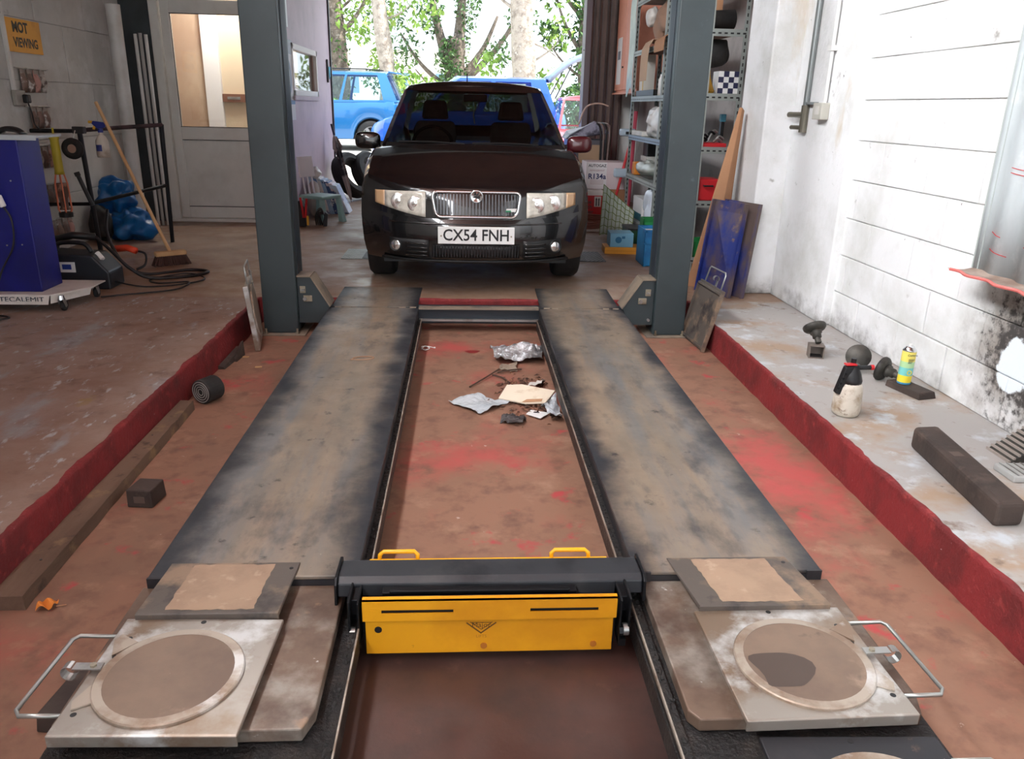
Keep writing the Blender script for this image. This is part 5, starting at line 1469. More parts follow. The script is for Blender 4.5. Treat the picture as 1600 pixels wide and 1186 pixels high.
MB().lathe([(.05, 0), (.07, .01), (.07, .24), (.045, .25), (.03, .20)], 18, Matrix.Translation((-.12, .06, .07)) @ Matrix.Rotation(PI / 2 * .96, 4, 'Y')).build('roll', m_rub, t, smooth=True)
MB().tube([(-.06, .06, .139), (.10, .06, .139)], .005, 6).build('flap_edge', m_black, t)
o = MB().box(1.86, 2.0, 6.62, 6.66, 1.862, 2.30).build('cardboard_sheet', m_card); simple(o, 'upright tan cardboard sheet on the top shelf end', 'cardboard')
o = blob('black_holdall', m_rub, None, (1.98, 6.62, 1.72), (.11, .12, .125), .03, 9, 5); simple(o, 'black holdall jammed under the top shelf end', 'bag'); 
for v in o.data.vertices: v.co.z = min(max(v.co.z, 1.575), 1.80)
t = put('red_tray', 'flat red tray of metal parts on the middle shelf end', 'tray', .12, 1.0, .10)
MB().box(-.09, .13, -.10, .14, .0, .03).build('tray', m_red_p, t, bevel=.004)
for k in range(7):
    a = random.Random(k).uniform(-.07, .10)
    MB().tube(spline([(a - .04, -.05 + .02 * k, .035), (a, -.05 + .02 * k, .06 + .01 * k), (a + .04, -.04 + .02 * k, .035 + .012 * k)], 4), .010, 6).build('metal_part', m_blackm if k % 2 else m_steel, t)
t = put('red_case', 'red plastic case on the lower shelf end', 'case', .12, .58, .10)
MB().box(-.09, .12, -.10, .14, 0, .17).build('case_body', m_red_p, t, bevel=.012)
MB().tube([(-.02, -.10, .12), (-.02, -.125, .12), (.05, -.125, .12), (.05, -.10, .12)], .007, 6).build('handle', m_black, t)
t = put('green_tray', 'green plastic tray on the bottom shelf end', 'tray', .12, .12, .10)
m_green = mat('green_plastic', sc(30, 120, 60), .45)
b = MB(); b.box(-.09, .12, -.10, .14, 0, .006); b.box(-.09, .12, -.10, -.094, 0, .13); b.box(-.09, .12, .134, .14, 0, .13); b.box(-.09, -.084, -.10, .14, 0, .13); b.box(.114, .12, -.10, .14, 0, .13)
b.build('tray', m_green, t); MB().box(-.05, .07, -.05, .09, .01, .10).build('contents', m_rub, t)
t = put('hanging_clip', 'small teal spray head standing at the back of the shelf end', 'spray head', .22, 1.0, .24)
MB().box(-.014, .014, -.02, .02, .0, .19).build('stem', m_black, t, bevel=.004); MB().box(-.022, .022, -.03, .02, .19, .25).build('head', mat('teal', sc(60, 120, 140), .5), t, bevel=.006)
# far part of the shelving (left of the post)
t = put('parts_tray', 'black open tray of small parts on the far shelf', 'tray', 2.2, 1.40, .11)
b = MB(); b.box(-.10, .15, -.42, .42, 0, .006); b.box(-.10, -.094, -.42, .42, 0, .06); b.box(.144, .15, -.42, .42, 0, .06); b.box(-.10, .15, -.42, -.414, 0, .06); b.box(-.10, .15, .414, .42, 0, .06); b.build('tray', m_black, t)
for k in range(6): MB().cyl((-.05 + .03 * (k % 3), -.3 + .12 * k, .01), (-.02, -.26 + .12 * k, .05), .015, n=8).build('small_part', m_steel if k % 2 else m_rub, t)
t = put('oil_box', 'tall white and yellow oil carton on the far shelf', 'carton', 2.62, 1.462, .12)
MB().box(-.06, .06, -.10, .10, 0, .36).build('carton', mat('yellow_white_card', sc(222, 216, 206), .6), t); MB().box(-.0615, -.06, -.10, .10, .26, .36).build('brown_print', mat('brown_print', sc(176, 130, 90), .6), t); MB().box(-.0615, -.06, -.10, -.06, 0, .26).build('yellow_print', mat('yellow_print', sc(222, 180, 80), .6), t)
t = put('solvent_bottle', 'clear bottle with red cap on the far shelf', 'bottle', 1.60, 1.40, .10)
MB().lathe([(.035, 0), (.037, .02), (.037, .11), (.018, .14), (.018, .16)], 14).build('bottle', mat('clear_grey_plastic', sc(170, 168, 166), .3), t, smooth=True); MB().cyl((0, 0, .16), (0, 0, .19), .022).build('cap', m_red_p, t)
t = put('glue_tube', 'white upright tube next to the red capped bottle', 'tube', 1.72, 1.40, .06)
MB().lathe([(.022, 0), (.022, .15), (.008, .18), (.008, .20)], 12).build('tube', m_white, t, smooth=True); MB().cyl((0, 0, .20), (0, 0, .22), .010).build('cap', m_black, t)
for k, (y, z, ln, wd, dr, lab) in enumerate(((2.05, 1.875, .50, .20, .34, 'long tan card sheet drooping over the far shelf edge'), (1.45, 1.875, .42, .24, .10, 'torn brown card folded over the top shelf'))):
    o = MB().grid(lambda u, v: Vector((1.85 + .26 - .30 * min(1, v * 1.3) - .02 * v, 6.4 + y - wd + 2 * wd * u * (1 - .25 * v), z + .05 * math.sin(3 * v) * (1 - u * .3) - (dr * max(0, v - .7) / .3 if v > .7 else 0))), 8, 12).build('card_offcut', m_card if k else mat('pale_card', sc(196, 164, 136), .8), solid=.006); simple(o, lab, 'cardboard', 'card offcuts on the shelf')
o = blob('paper_sack', mat('brown_paper', sc(156, 124, 104), .8), None, (1.99, 8.35, 2.10), (.12, .28, .20), .07, 6, 11, flat=1.90); simple(o, 'crumpled brown paper sack on the top far shelf', 'sack')
o = blob('white_wrapper', m_offwhite, None, (1.90, 8.62, 2.16), (.07, .10, .10), .03, 11, 3, flat=1.98); simple(o, 'white crumpled wrapper poking out of the top shelf', 'wrapper')
o = MB().grid(lambda u, v: Vector((1.845 - .004 * math.sin(9 * v), 9.20 + .30 * u, 1.45 + 1.0 * v + .05 * math.sin(5 * u))), 6, 14).build('plastic_sheet', mat('milky_sheet', sc(176, 190, 184), .3, layers=((sc(150, 166, 162), 5, .45, .6),)), solid=.003); simple(o, 'milky green plastic sheet hanging at the shelf end', 'plastic sheet')
o = blob('white_carrier_bag', mat('carrier_white', sc(212, 208, 206), .35), None, (1.95, 8.22, 1.15), (.12, .34, .17), .07, 8, 14, flat=1.002); simple(o, 'white crumpled carrier bag on the middle far shelf', 'bag')
o = MB().box(1.87, 1.96, 8.62, 9.15, 1.002, 1.05).build('card_strip', m_offwhite, bevel=.004); simple(o, 'flat pale carton lying on the middle far shelf', 'carton')
o = MB().box(2.36, 2.418, 8.75, 9.15, 1.10, 1.38).build('red_wall_box', mat('dark_red_box', sc(170, 32, 46), .5)); simple(o, 'red metal box on the wall behind the shelving', 'box')
MB().box(2.352, 2.36, 8.88, 9.04, 1.24, 1.32).build('box_notice', m_offwhite, o)
o = MB().box(1.90, 2.08, 7.70, 7.93, .582, .80).build('tan_carton', m_card, bevel=.004); simple(o, 'small tan carton on the lower far shelf', 'carton')
o = blob('grey_polythene', mat('grey_poly', sc(166, 172, 166), .3), None, (1.93, 8.42, .69), (.12, .44, .075), .05, 7, 19, flat=.582); simple(o, 'grey polythene wrapped parts on the lower far shelf', 'wrapped parts')
o = MB().box(1.88, 1.96, 8.93, 9.05, .582, .72).build('orange_bottle', mat('orange_plastic', sc(214, 130, 40), .5), bevel=.01); simple(o, 'small orange container on the lower far shelf', 'container')
t = put('bench_vice', 'pale bench grinder part with black hood on the lower far shelf', 'grinder', 2.60, .582, .20)
MB().box(-.06, .06, -.14, .14, .15, .20).build('plate', m_offwhite, t); MB().cyl((0, 0, 0), (0, 0, .15), .03).build('column', m_offwhite, t); MB().box(-.05, .06, -.13, .10, .20, .34).build('hood', m_black, t, bevel=.01)
o = MB().box(1.90, 2.12, 8.50, 8.95, .122, .36).build('white_box', m_white, bevel=.005); simple(o, 'white carton with teal base on the bottom far shelf', 'carton')
MB().box(1.898, 1.90, 8.50, 8.95, .122, .20).build('teal_base', mat('teal_dark', sc(30, 96, 110), .5), o)
o = blob('clear_bag', mat('bluish_bag', sc(206, 214, 226), .25), None, (1.93, 8.05, .30), (.12, .22, .22), .06, 8, 23, flat=.122); simple(o, 'bluish white plastic bag on the bottom far shelf', 'bag')

# ---- floor stores in front of the shelving
def rbox(name, label, cat, x0, x1, y0, y1, z0, z1, m, rz=0, bev=.004):
    t = thing(name, label, cat, ((x0 + x1) / 2, (y0 + y1) / 2, z0), (0, 0, rz))
    a, b, c = (x1 - x0) / 2, (y1 - y0) / 2, z1 - z0
    MB().box(-a, a, -b, b, 0, c).build('carton', m, t, bevel=bev)
    return t, a, b, c
t, a, b, c = rbox('refrigerant_carton', 'white refrigerant carton lettered R134a', 'carton', 1.44, 1.90, 9.55, 9.95, .36, .672, mat('pink_white_card', sc(216, 200, 202), .6))
lb = mat('print_navy', sc(30, 40, 96), .5)
MB().box(-a + .004, -a + .245, -b - .003, -b, .004, c - .004).build('print_panel', mat('panel_white', sc(228, 224, 226), .5), t)
text('carton_lettering', 'R134a', .085, FACE((-a + .13, -b - .004, .145)), lb, t, extrude=.0004, bold=.002)
text('carton_lettering', 'REFRIGERANT', .028, FACE((-a + .13, -b - .004, .215)), mat('print_rose', sc(170, 120, 130), .5), t, extrude=.0004)
text('carton_lettering', 'AUTOGAZ', .044, FACE((-a + .13, -b - .004, .270)), mat('print_dark', sc(60, 60, 66), .5), t, extrude=.0004, bold=.001)
for k in range(3): MB().box(-a + .05, -a + .21, -b - .0045, -b - .003, .06 + .02 * k, .064 + .02 * k).build('print_line', mat('print_rose', sc(170, 120, 130), .5), t)
t, a, b, c = rbox('cleaner_carton', 'red and white brake and clutch cleaner carton under the refrigerant', 'carton', 1.32, 1.64, 9.40, 9.75, 0, .355, mat('white_card', sc(222, 218, 216), .6))
MB().box(-.04, a, -b - .002, -b, .03, .30).build('red_print', m_red_p, t); MB().box(-a, -.04, -b - .002, -b, .20, .30).build('red_print', m_red_p, t)
for k, wv in enumerate(('Brake', 'Clutch', 'Cleaner')): text('carton_lettering', wv, .062, FACE((-.055, -b - .003, .225 - .058 * k)), mat('print_dark', sc(60, 60, 66), .5), t, extrude=.0004, bold=.001)
MB().box(.05, .13, -b - .003, -b - .002, .17, .29).build('arrow_label', m_offwhite, t)
for x in (.075, .105): MB().prism([(x - .006, -b - .0035, .18), (x + .006, -b - .0035, .18), (x + .006, -b - .0035, .25), (x + .012, -b - .0035, .25), (x, -b - .0035, .28), (x - .012, -b - .0035, .25), (x - .006, -b - .0035, .25)], (0, -.001, 0)).build('arrow_print', mat('print_dark', sc(60, 60, 66), .5), t)
t, a, b, c = rbox('support_carton', 'plain tan carton under the refrigerant box', 'carton', 1.66, 1.92, 9.55, 9.95, 0, .357, m_card)
# air conditioning service machine
ac = thing('service_machine', 'blue and grey air conditioning service machine beside the black car', 'service machine', (1.50, 10.35, 0))
m_acg = mat('machine_grey', sc(86, 84, 92), .5)
MB().box(-.22, -.12, -.22, .22, .08, .95).build('blue_side', mat('machine_blue', sc(20, 80, 170), .4), ac, bevel=.02)
MB().box(-.12, .26, -.20, .22, .08, .90).build('grey_body', m_acg, ac, bevel=.01)
MB().hexa([(-.26, -.26, .90), (.30, -.26, .98), (.30, .22, .98), (-.26, .22, .90)], [(-.20, -.22, .96), (.10, -.20, 1.13), (.28, .20, 1.10), (-.20, .2, 1.0)]).build('hood', mat('machine_hood', sc(150, 150, 170), .4, layers=((sc(60, 58, 74), 4, .45, .55),)), ac, bevel=.02)
MB().box(-.08, .20, -.206, -.20, .62, .84).build('bin_front', mat('tan_panel', sc(170, 140, 112), .6), ac)
for x in (-.15, .2):
    for y in (-.15, .15): MB().lathe([(.02, -.02), (.05, -.02), (.05, .02), (.02, .02)], 14, Matrix.Translation((x, y, .05)) @ Matrix.Rotation(PI / 2, 4, 'Y')).build('wheel', m_tyre, ac)
for k in range(4):
    MB().tube(spline([(.10 + .04 * k, -.1, 1.10), (.16 + .04 * k, -.28, 1.05), (.18 + .03 * k, -.29, .7), (.17 + .035 * k, -.28, .35), (.2 + .03 * k, -.2, .2)], 5), .011, 6).build('hanging_hose', m_brownsh if k % 2 else m_black, ac, smooth=True)
MB().tube(spline([(-.08, -.1, 1.08), (.0, -.1, 1.28), (.15, -.1, 1.33), (.28, -.1, 1.30)], 6), .010, 6).build('looped_hose', mat('pinkish_hose', sc(206, 176, 160), .5), ac, smooth=True)
rs_ = thing('red_lever_stand', 'red pole and lever stand with pale clamps beside the shelving', 'stand', (1.93, 9.38, 0))
MB().cyl((0, 0, 0), (.02, 0, 1.25), .022).build('pole', mat('pink_red_metal', sc(206, 74, 96), .5), rs_)
MB().cyl((-.18, -.03, .18), (-.02, -.03, .95), .016).build('lever', m_red_p, rs_)
MB().box(-.22, .12, -.12, .12, 0, .03).build('foot', m_red_p, rs_, bevel=.006)
MB().box(-.20, .0, -.08, .0, .52, .62).build('clamp', mat('pale_blue_metal', sc(170, 186, 200), .4), rs_, bevel=.02)
MB().box(-.16, .02, -.09, .01, .98, 1.06).build('clamp', mat('pale_blue_metal', sc(170, 186, 200), .4), rs_, bevel=.02)
MB().box(-.10, .0, -.10, -.08, 1.0, 1.03).build('jaw', m_black, rs_)
hs_ = thing('air_hose_coil', 'coiled brown air hose lying on the floor behind the cartons', 'hose', (1.42, 8.80, 0))
for k in range(4):
    MB().tube(spline([(-.30 + .03 * k, .55, .03), (-.24 + .02 * k, .20, .10 + .02 * k), (-.20 + .02 * k, -.04, .06 + .03 * k), (-.08, -.20, .03 + .02 * k), (.16, -.14, .06 + .02 * k), (.36, .0, .16 + .02 * k), (.42, .25, .10), (.20, .40, .03 + .02 * k), (-.1, .42, .05 + .02 * k)], 6), .012, 7).build('hose_turn', mat('brown_hose', sc(134, 82, 70), .5), hs_, smooth=True)
# stiff mesh bag leaning
ms = thing('mesh_bag', 'green printed mesh bag sheet leaning among the stores', 'mesh bag', (1.62, 8.22, 0))
def msf(u, v): return Vector((-.21 + .34 * u + .05 * v, .06 * math.sin(3 * u) + .18 * v, .10 * u * 0 + .50 * v * (1 - .55 * u) + .02))
MB().grid(msf, 10, 8).build('backing', mat('pale_mesh', sc(176, 186, 176), .5), ms, solid=.004)
w_ = MB()
for k in range(9):
    w_.tube([msf(k / 8, j / 6) + Vector((0, -.006, 0)) for j in range(7)], .004, 4)
for k in range(7):
    w_.tube([msf(min(1, max(0, j / 8)), max(0, min(1, k / 6 + .04 * (j % 2)))) + Vector((0, -.006, 0)) for j in range(9)], .004, 4)
o = w_.build('mesh_print', mat('olive_mesh', sc(110, 124, 62), .6), ms); o['kind'] = 'stuff'
t = thing('green_crate', 'green plastic crate with a small green bin on it', 'crate', (1.73, 7.72, 0))
def crate_mb(a, b, c, th=.006):
    m = MB(); m.box(-a, a, -b, b, 0, th); m.box(-a, a, -b, -b + th, 0, c); m.box(-a, a, b - th, b, 0, c); m.box(-a, -a + th, -b, b, 0, c); m.box(a - th, a, -b, b, 0, c); return m
crate_mb(.15, .16, .18).build('crate_wall', mat('dark_green_plastic', sc(22, 66, 40), .5), t)
MB().box(-.155, .155, -.165, .165, .165, .182).build('crate_rim', m_black, t); MB().box(.0, .06, -.166, -.16, .09, .14).build('crate_label', m_offwhite, t)
MB().box(-.14, .14, -.15, .15, .15, .17).build('crate_contents', m_rub, t)
t = thing('green_bin', 'small bright green bin standing on the green crate', 'bin', (1.79, 7.66, .182))
crate_mb(.065, .08, .095).build('bin_wall', m_green, t); MB().box(-.05, .05, -.086, -.08, .03, .06).build('bin_tab', mat('green_tab', sc(40, 140, 76), .5), t)
t, a, b, c = rbox('orange_carton', 'flat orange carton on the floor near the right post', 'carton', 1.30, 1.63, 7.19, 7.42, 0, .062, mat('orange_card', sc(226, 156, 46), .6), rz=-.05)
MB().box(-a, a, -b - .001, -b, .028, .031).build('lid_line', mat('orange_line', sc(190, 122, 34), .6), t)
t, a, b, c = rbox('pale_blue_carton', 'pale blue carton with a round print stacked on the orange carton', 'carton', 1.345, 1.56, 7.20, 7.42, .063, .19, mat('pale_blue_card', sc(120, 178, 206), .6), rz=-.04)
MB().lathe([(.030, 0), (.030, .001), (.001, .001)], 20, Matrix.Translation((-.03, -b, .066)) @ Matrix.Rotation(PI / 2, 4, 'X'), cap=False).build('round_print', mat('teal_print', sc(40, 110, 150), .5), t)
MB().box(.0, .03, -b - .001, -b, .078, .10).build('corner_print', mat('teal_print', sc(40, 110, 150), .5), t)
MB().box(a, a + .001, -.04, .04, .04, .09).build('side_print', mat('teal_print', sc(40, 110, 150), .5), t)
o = MB().box(1.66, 1.84, 7.28, 7.50, 0, .14).build('white_floor_box', m_offwhite, bevel=.004); simple(o, 'low white box on the floor behind the blue crate', 'box')
t = thing('blue_crate', 'blue plastic stacking crate half hidden by the right post', 'crate', (1.67, 6.76, 0))
m_bc = mat('blue_crate_plastic', sc(24, 112, 164), .5, layers=((sc(18, 90, 140), 4, .45, .6),))
crate_mb(.145, .15, .31, .012).build('crate_wall', m_bc, t, bevel=.004)
for z in (.20, .30): MB().box(-.152, .152, -.157, -.150, z - .012, z).build('rib', m_bc, t)
for x in (-.14, .0, .13): MB().box(x, x + .014, -.157, -.150, .0, .30).build('rib', m_bc, t)
MB().box(-.12, .12, -.13, .13, .22, .28).build('contents', m_offwhite, t)
# tall carton and blue ramps leaning on the pier
lc = thing('tall_carton', 'long narrow tan carton leaning against the white pier', 'carton', (1.79, 5.93, 0))
MB().hexa([(-.10, -.10, 0), (.05, -.14, 0), (.19, .0, 0), (.02, .08, 0)], [(.195, -.01, 1.30), (.215, -.02, 1.30), (.245, .02, 1.28), (.215, .04, 1.28)]).build('carton', m_card, lc, bevel=.003)
for z in (.16, .30): MB().prism([(-.05 + .22 * z, -.118 + .085 * z, z - .05), (-.02 + .22 * z, -.13 + .085 * z, z - .05), (-.02 + .22 * z, -.124 + .085 * z, z + .03), (-.05 + .22 * z, -.112 + .085 * z, z + .03)], (0, -.002, 0)).build('paper_tag', m_offwhite, lc)
m_ramp = mat('worn_blue_steel', sc(34, 52, 128), .5, .2, layers=((sc(104, 88, 84), 3.2, .44, .60, (1, 1, .5)), (sc(24, 36, 104), 4, .58, .70), (sc(132, 108, 92), 9, .62, .72)), bump=(40, .2, .003))
for k, (dx, dy, lab) in enumerate(((0, 0, 'front blue steel ramp plate leaning on the pier'), (.095, -.005, 'rear blue steel ramp plate leaning on the pier behind the first'))):
    t = thing('ramp_plate', lab, 'ramp plate', (1.80 + dx, 5.50 + dy, 0), (0, 0, 0), 'blue ramp plates')
    B = [Vector((-.06, .22, 0)), Vector((.105, -.06, 0))]; T = [Vector((.01, .225, .67)), Vector((.20, .04, .655))]
    n_ = (B[1] - B[0]).cross(T[0] - B[0]).normalized() * .01
    MB().hexa([B[0], B[1], B[1] - n_, B[0] - n_], [T[0], T[1], T[1] - n_, T[0] - n_]).build('plate', m_ramp, t)
    for (p, q) in ((B[0], T[0]), (B[1], T[1])):
        d_ = (B[1] - B[0]).normalized() * (.014 if p is B[0] else -.014)
        MB().hexa([p, p + d_, p + d_ + n_ * 2.4, p + n_ * 2.4], [q, q + d_, q + d_ + n_ * 2.4, q + n_ * 2.4]).build('edge_flange', m_ramp, t)
# pipes, valve and box on the right wall
pp_ = thing('air_line', 'grey steel air line with brass valves on the white wall', 'air line', (2.25, 5.36, 1.16))
m_galv = mat('grey_galv_pipe', sc(132, 138, 138), .4, .5)
MB().cyl((-.01, 0, .13), (-.01, -.01, 2.0), .019, n=14).build('riser', m_galv, pp_)
MB().cyl((-.01, 0, -.01), (-.01, 0, .16), .026, n=12).build('valve_body', mat('dull_brass', sc(116, 112, 100), .4, .6), pp_)
MB().cyl((-.02, 0, .10), (-.05, .16, .10), .018, n=12).build('outlet', mat('dull_brass', sc(116, 112, 100), .4, .6), pp_)
MB().cyl((-.02, 0, .02), (-.05, .10, .02), .014, n=12).build('drain', mat('dull_brass', sc(116, 112, 100), .4, .6), pp_)
MB().box(-.02, .0, -.17, .02, .165, .18).build('pipe_bracket', m_galv, pp_)
cb2 = thing('conduit_box', 'pale junction box with conduit beside the air line', 'junction box', (2.262, 5.10, 1.235))
MB().box(-.055, 0, -.06, .07, 0, .10).build('box_body', mat('dirty_white_plastic', sc(186, 184, 174), .5), cb2, bevel=.006)
MB().cyl((-.02, -.02, .10), (-.02, -.03, 1.95), .011, n=10).build('conduit', m_white, cb2)
MB().box(-.04, 0, -.05, .01, .40, .43).build('saddle_clip', m_white, cb2)
MB().box(-.058, -.055, -.03, .03, .03, .08).build('box_label', m_offwhite, cb2)
# corrugated clear sheet with red marks on the right wall
cs_ = thing('corrugated_sheet', 'corrugated grey plastic sheet with red marks hung on the white wall', 'plastic sheet', (2.265, 2.75, .64))
def csf(u, v): return Vector((-.018 + .013 * math.sin(u * 2 * PI * 7), .58 - 1.35 * u, v * 1.9))
MB().grid(csf, 84, 6).build('sheet', mat('cloudy_sheet', sc(190, 198, 200), .3, layers=((sc(168, 176, 178), 2.5, .45, .62, (1, 1, .3)), (sc(210, 214, 214), 6, .55, .7)), bump=(30, .1, .003)), cs_, solid=.003, smooth=True)
MB().box(-.012, .02, .555, .60, .0, 1.9).build('edge_batten', mat('grey_batten', sc(176, 184, 182), .5), cs_)
lip = MB().grid(lambda u, v: csf(u, 0) + Vector((-.10 * v, .02 * v * (1 - 2 * u), -.035 * v + .03 * v * v)), 84, 3).build('bottom_lip', mat('dusty_lip', sc(176, 160, 148), .6, layers=((sc(140, 120, 108), 5, .45, .6),)), cs_, solid=.003)
MB().tube([csf(k / 60, 0) + Vector((-.103, 0, -.006)) for k in range(61)], .007, 6).build('red_edge', mat('faded_red', sc(214, 112, 106), .6), cs_)
rk = mat('red_ink', sc(206, 60, 60), .6)
for (u, z, n) in ((.06, .10, 5), (.05, .17, 4), (.22, .14, 4), (.10, .42, 4), (.10, .44, 4), (.22, .52, 4), (.25, .17, 5), (.28, .30, 4), (.28, .05, 4), (.27, .07, 4), (.25, .86, 4), (.25, .88, 4)):
    MB().tube([csf(u + .022 * k, z / 1.9) + Vector((-.004, 0, -.004 * k)) for k in range(n)], .0016, 4).build('red_mark', rk, cs_)
# ================================================================ things on the raised floor at the right
m_castk = mat('cast_iron', sc(66, 64, 60), .55, .4, layers=((sc(92, 88, 82), 6, .5, .66), (sc(44, 42, 42), 10, .5, .66)), bump=(60, .2, .002))
def jack_pad(name, label, locv, rot):
    t = thing(name, label, 'jack adaptor', locv, rot, 'jack adaptors on the raised floor')
    MB().lathe([(.060, 0), (.063, .006), (.061, .020), (.052, .030), (.030, .034)], 28).build('pad', m_castk, t, smooth=True)
    MB().lathe([(.030, .032), (.032, .050), (.024, .056), (.024, .075)], 20).build('collar', m_castk, t, smooth=True)
    MB().lathe([(.017, .070), (.017, .105), (.013, .108)], 16).build('stem', m_castk, t)
    return t
st_ = thing('box_section_stand', 'short square tube stand near the wall with a jack pad resting on it', 'stand', (1.935, 4.045, 0), (0, 0, math.radians(-14)))
b = MB(); b.box(-.040, .040, -.035, .035, .066, .073); b.box(-.040, -.034, -.035, .035, 0, .066); b.box(.034, .040, -.035, .035, 0, .066); b.box(-.034, .034, .029, .035, 0, .066); b.box(-.034, .034, -.035, .035, 0, .006)
b.build('tube', mat('dusty_iron', sc(126, 116, 108), .6, .3, layers=((sc(96, 88, 82), 6, .5, .65),)), st_)
MB().box(-.033, .033, -.030, .028, .007, .010).build('inside_dirt', m_rub, st_)
jack_pad('jack_pad', 'black jack pad tilted up on the square tube stand', (1.935, 4.112, .162), (math.radians(140), 0, math.radians(8)))
jack_pad('jack_pad', 'black jack pad propped face up by the wall, behind the pump sprayer', (2.035, 3.77, .09), (math.radians(112), math.radians(0), math.radians(152)))
jack_pad('jack_pad', 'black jack pad lying with its stem towards the yellow can', (2.105, 3.67, .062), (math.radians(100), 0, math.radians(35)))
ps_ = thing('pump_sprayer', 'grubby white pump sprayer with black head and red button', 'sprayer', (1.705, 3.19, 0))
MB().lathe([(.048, 0), (.058, .01), (.061, .03), (.060, .10), (.055, .135), (.046, .155)], 24).build('tank', mat('grubby_white', sc(206, 198, 184), .45, layers=((sc(160, 140, 116), 9, .5, .64), (sc(120, 96, 78), 18, .62, .7))), ps_, smooth=True)
MB().lathe([(.047, .150), (.049, .165), (.040, .195), (.030, .215), (.028, .235)], 20).build('head', m_black, ps_, smooth=True)
MB().hexa([(-.075, -.03, .11), (-.05, -.03, .10), (-.05, .0, .10), (-.075, .0, .11)], [(-.045, -.03, .232), (-.005, -.03, .235), (-.005, .0, .235), (-.045, .0, .232)]).build('trigger_grip', m_black, ps_, bevel=.006)
for k in range(4): MB().cyl((-.068 + .008 * k, -.031, .135 + .022 * k), (-.068 + .008 * k, -.035, .135 + .022 * k), .006, n=10).build('grip_stud', m_blackm, ps_)
MB().box(-.045, .005, -.03, .0, .236, .243).build('red_button', m_red_p, ps_, bevel=.003)
MB().cyl((0, 0, .235), (.0, 0, .262), .012, n=12).build('pump_rod', m_black, ps_)
MB().cyl((.02, -.01, .222), (.075, -.01, .224), .010, n=10).build('nozzle', m_black, ps_); MB().cyl((.075, -.01, .224), (.088, -.01, .2245), .012, n=10).build('nozzle_tip', m_red_p, ps_)
m_sleeper = mat('dark_brown_block', sc(66, 54, 48), .75, layers=((sc(52, 42, 38), 4, .45, .62), (sc(86, 72, 64), 8, .56, .7)), bump=(40, .4, .004))
wb = thing('can_block', 'flat dark brown block carrying the yellow can', 'block', (2.165, 3.48, 0), (0, 0, math.radians(14)))
MB().hexa([(-.05, -.11, 0), (.055, -.11, 0), (.055, .11, 0), (-.05, .11, 0)], [(-.045, -.10, .032), (.05, -.10, .032), (.05, .108, .032), (-.047, .108, .032)]).build('block', m_sleeper, wb, bevel=.004)
cn = thing('spray_can', 'yellow and turquoise aerosol can standing on the flat block', 'can', (2.15, 3.52, .033))
MB().lathe([(.030, 0), (.032, .004), (.032, .010)], 24).build('base_rim', mat('can_blue', sc(70, 150, 190), .4), cn)
for (z0, z1, c, nme) in ((.010, .045, sc(238, 214, 60), 'yellow_band'), (.045, .085, sc(120, 200, 196), 'turquoise_band'), (.085, .115, sc(176, 214, 160), 'blend_band'), (.115, .165, sc(238, 222, 110), 'upper_band')):
    MB().lathe([(.032, z0), (.032, z1)], 24, cap=False).build(nme, mat('can_' + nme, c, .35), cn, smooth=True)
MB().lathe([(.032, .165), (.030, .172), (.022, .182), (.020, .186), (.012, .188)], 24).build('shoulder', m_chrome, cn, smooth=True)
MB().cyl((0, 0, .186), (0, 0, .198), .008, n=12).build('valve', m_white, cn)
text('can_lettering', 'Comma', .015, FACE((0, -.0328, .150)), mat('can_print', sc(40, 56, 70), .5), cn, extrude=.0004)
for k in range(4): MB().box(-.016, .014 - .004 * k, -.0335, -.031, .128 - .006 * k, .1295 - .006 * k).build('can_print_line', mat('can_print', sc(40, 56, 70), .5), cn)
MB().lathe([(.012, 0), (.012, .0006), (.008, .0006), (.008, 0)], 18, Matrix.Translation((0, -.0318, .062)) @ Matrix.Rotation(PI / 2, 4, 'X'), cap=False).build('round_mark', mat('can_yellow_band', sc(238, 214, 60), .35), cn)
lb_ = thing('rubber_block', 'long dark brown wheel block lying at the right foreground', 'block', (1.79, 2.52, 0))
lbm = MB()
L0 = [(-.06, -.34), (.045, -.335), (.125, .32), (.015, .31)]
lbm.add([(x, y, 0) for x, y in L0] + [(x, y, .092) for x, y in L0], [(0, 3, 2, 1), (4, 5, 6, 7), (0, 1, 5, 4), (1, 2, 6, 5), (2, 3, 7, 6), (3, 0, 4, 7)])
lbm.build('block', m_sleeper, lb_, bevel=.018, seg=3)
MB().box(.01, .05, .02, .06, .0918, .0925).build('worn_patch', mat('worn_brown', sc(92, 78, 70), .8), lb_)
rw = thing('ribbed_pedal_plate', 'ribbed metal wedge leaning at the foot of the white wall', 'wedge', (2.22, 2.73, 0))
MB().prism([(-.10, -.06, 0), (.09, -.06, 0), (.09, -.06, .13)], (0, .14, 0)).build('wedge', m_castk, rw)
for k in range(11):
    t_ = k / 10; MB().box(-.10 + .185 * t_ - .004, -.10 + .185 * t_ + .004, -.06, .08, .128 * t_ + .001, .128 * t_ + .010).build('rib', mat('rib_grey', sc(150, 140, 132), .5), rw)
gb = MB().box(2.02, 2.20, 2.50, 2.62, 0, .028).build('grey_bar', mat('light_metal_bar', sc(176, 176, 174), .5, .3), bevel=.006); tag(gb, 'flat light grey metal bar beside the ribbed wedge', 'bar')
for k in range(6): MB().box(2.035 + .027 * k, 2.04 + .027 * k, 2.505, 2.615, .028, .031).build('groove_rib', m_steel, gb)

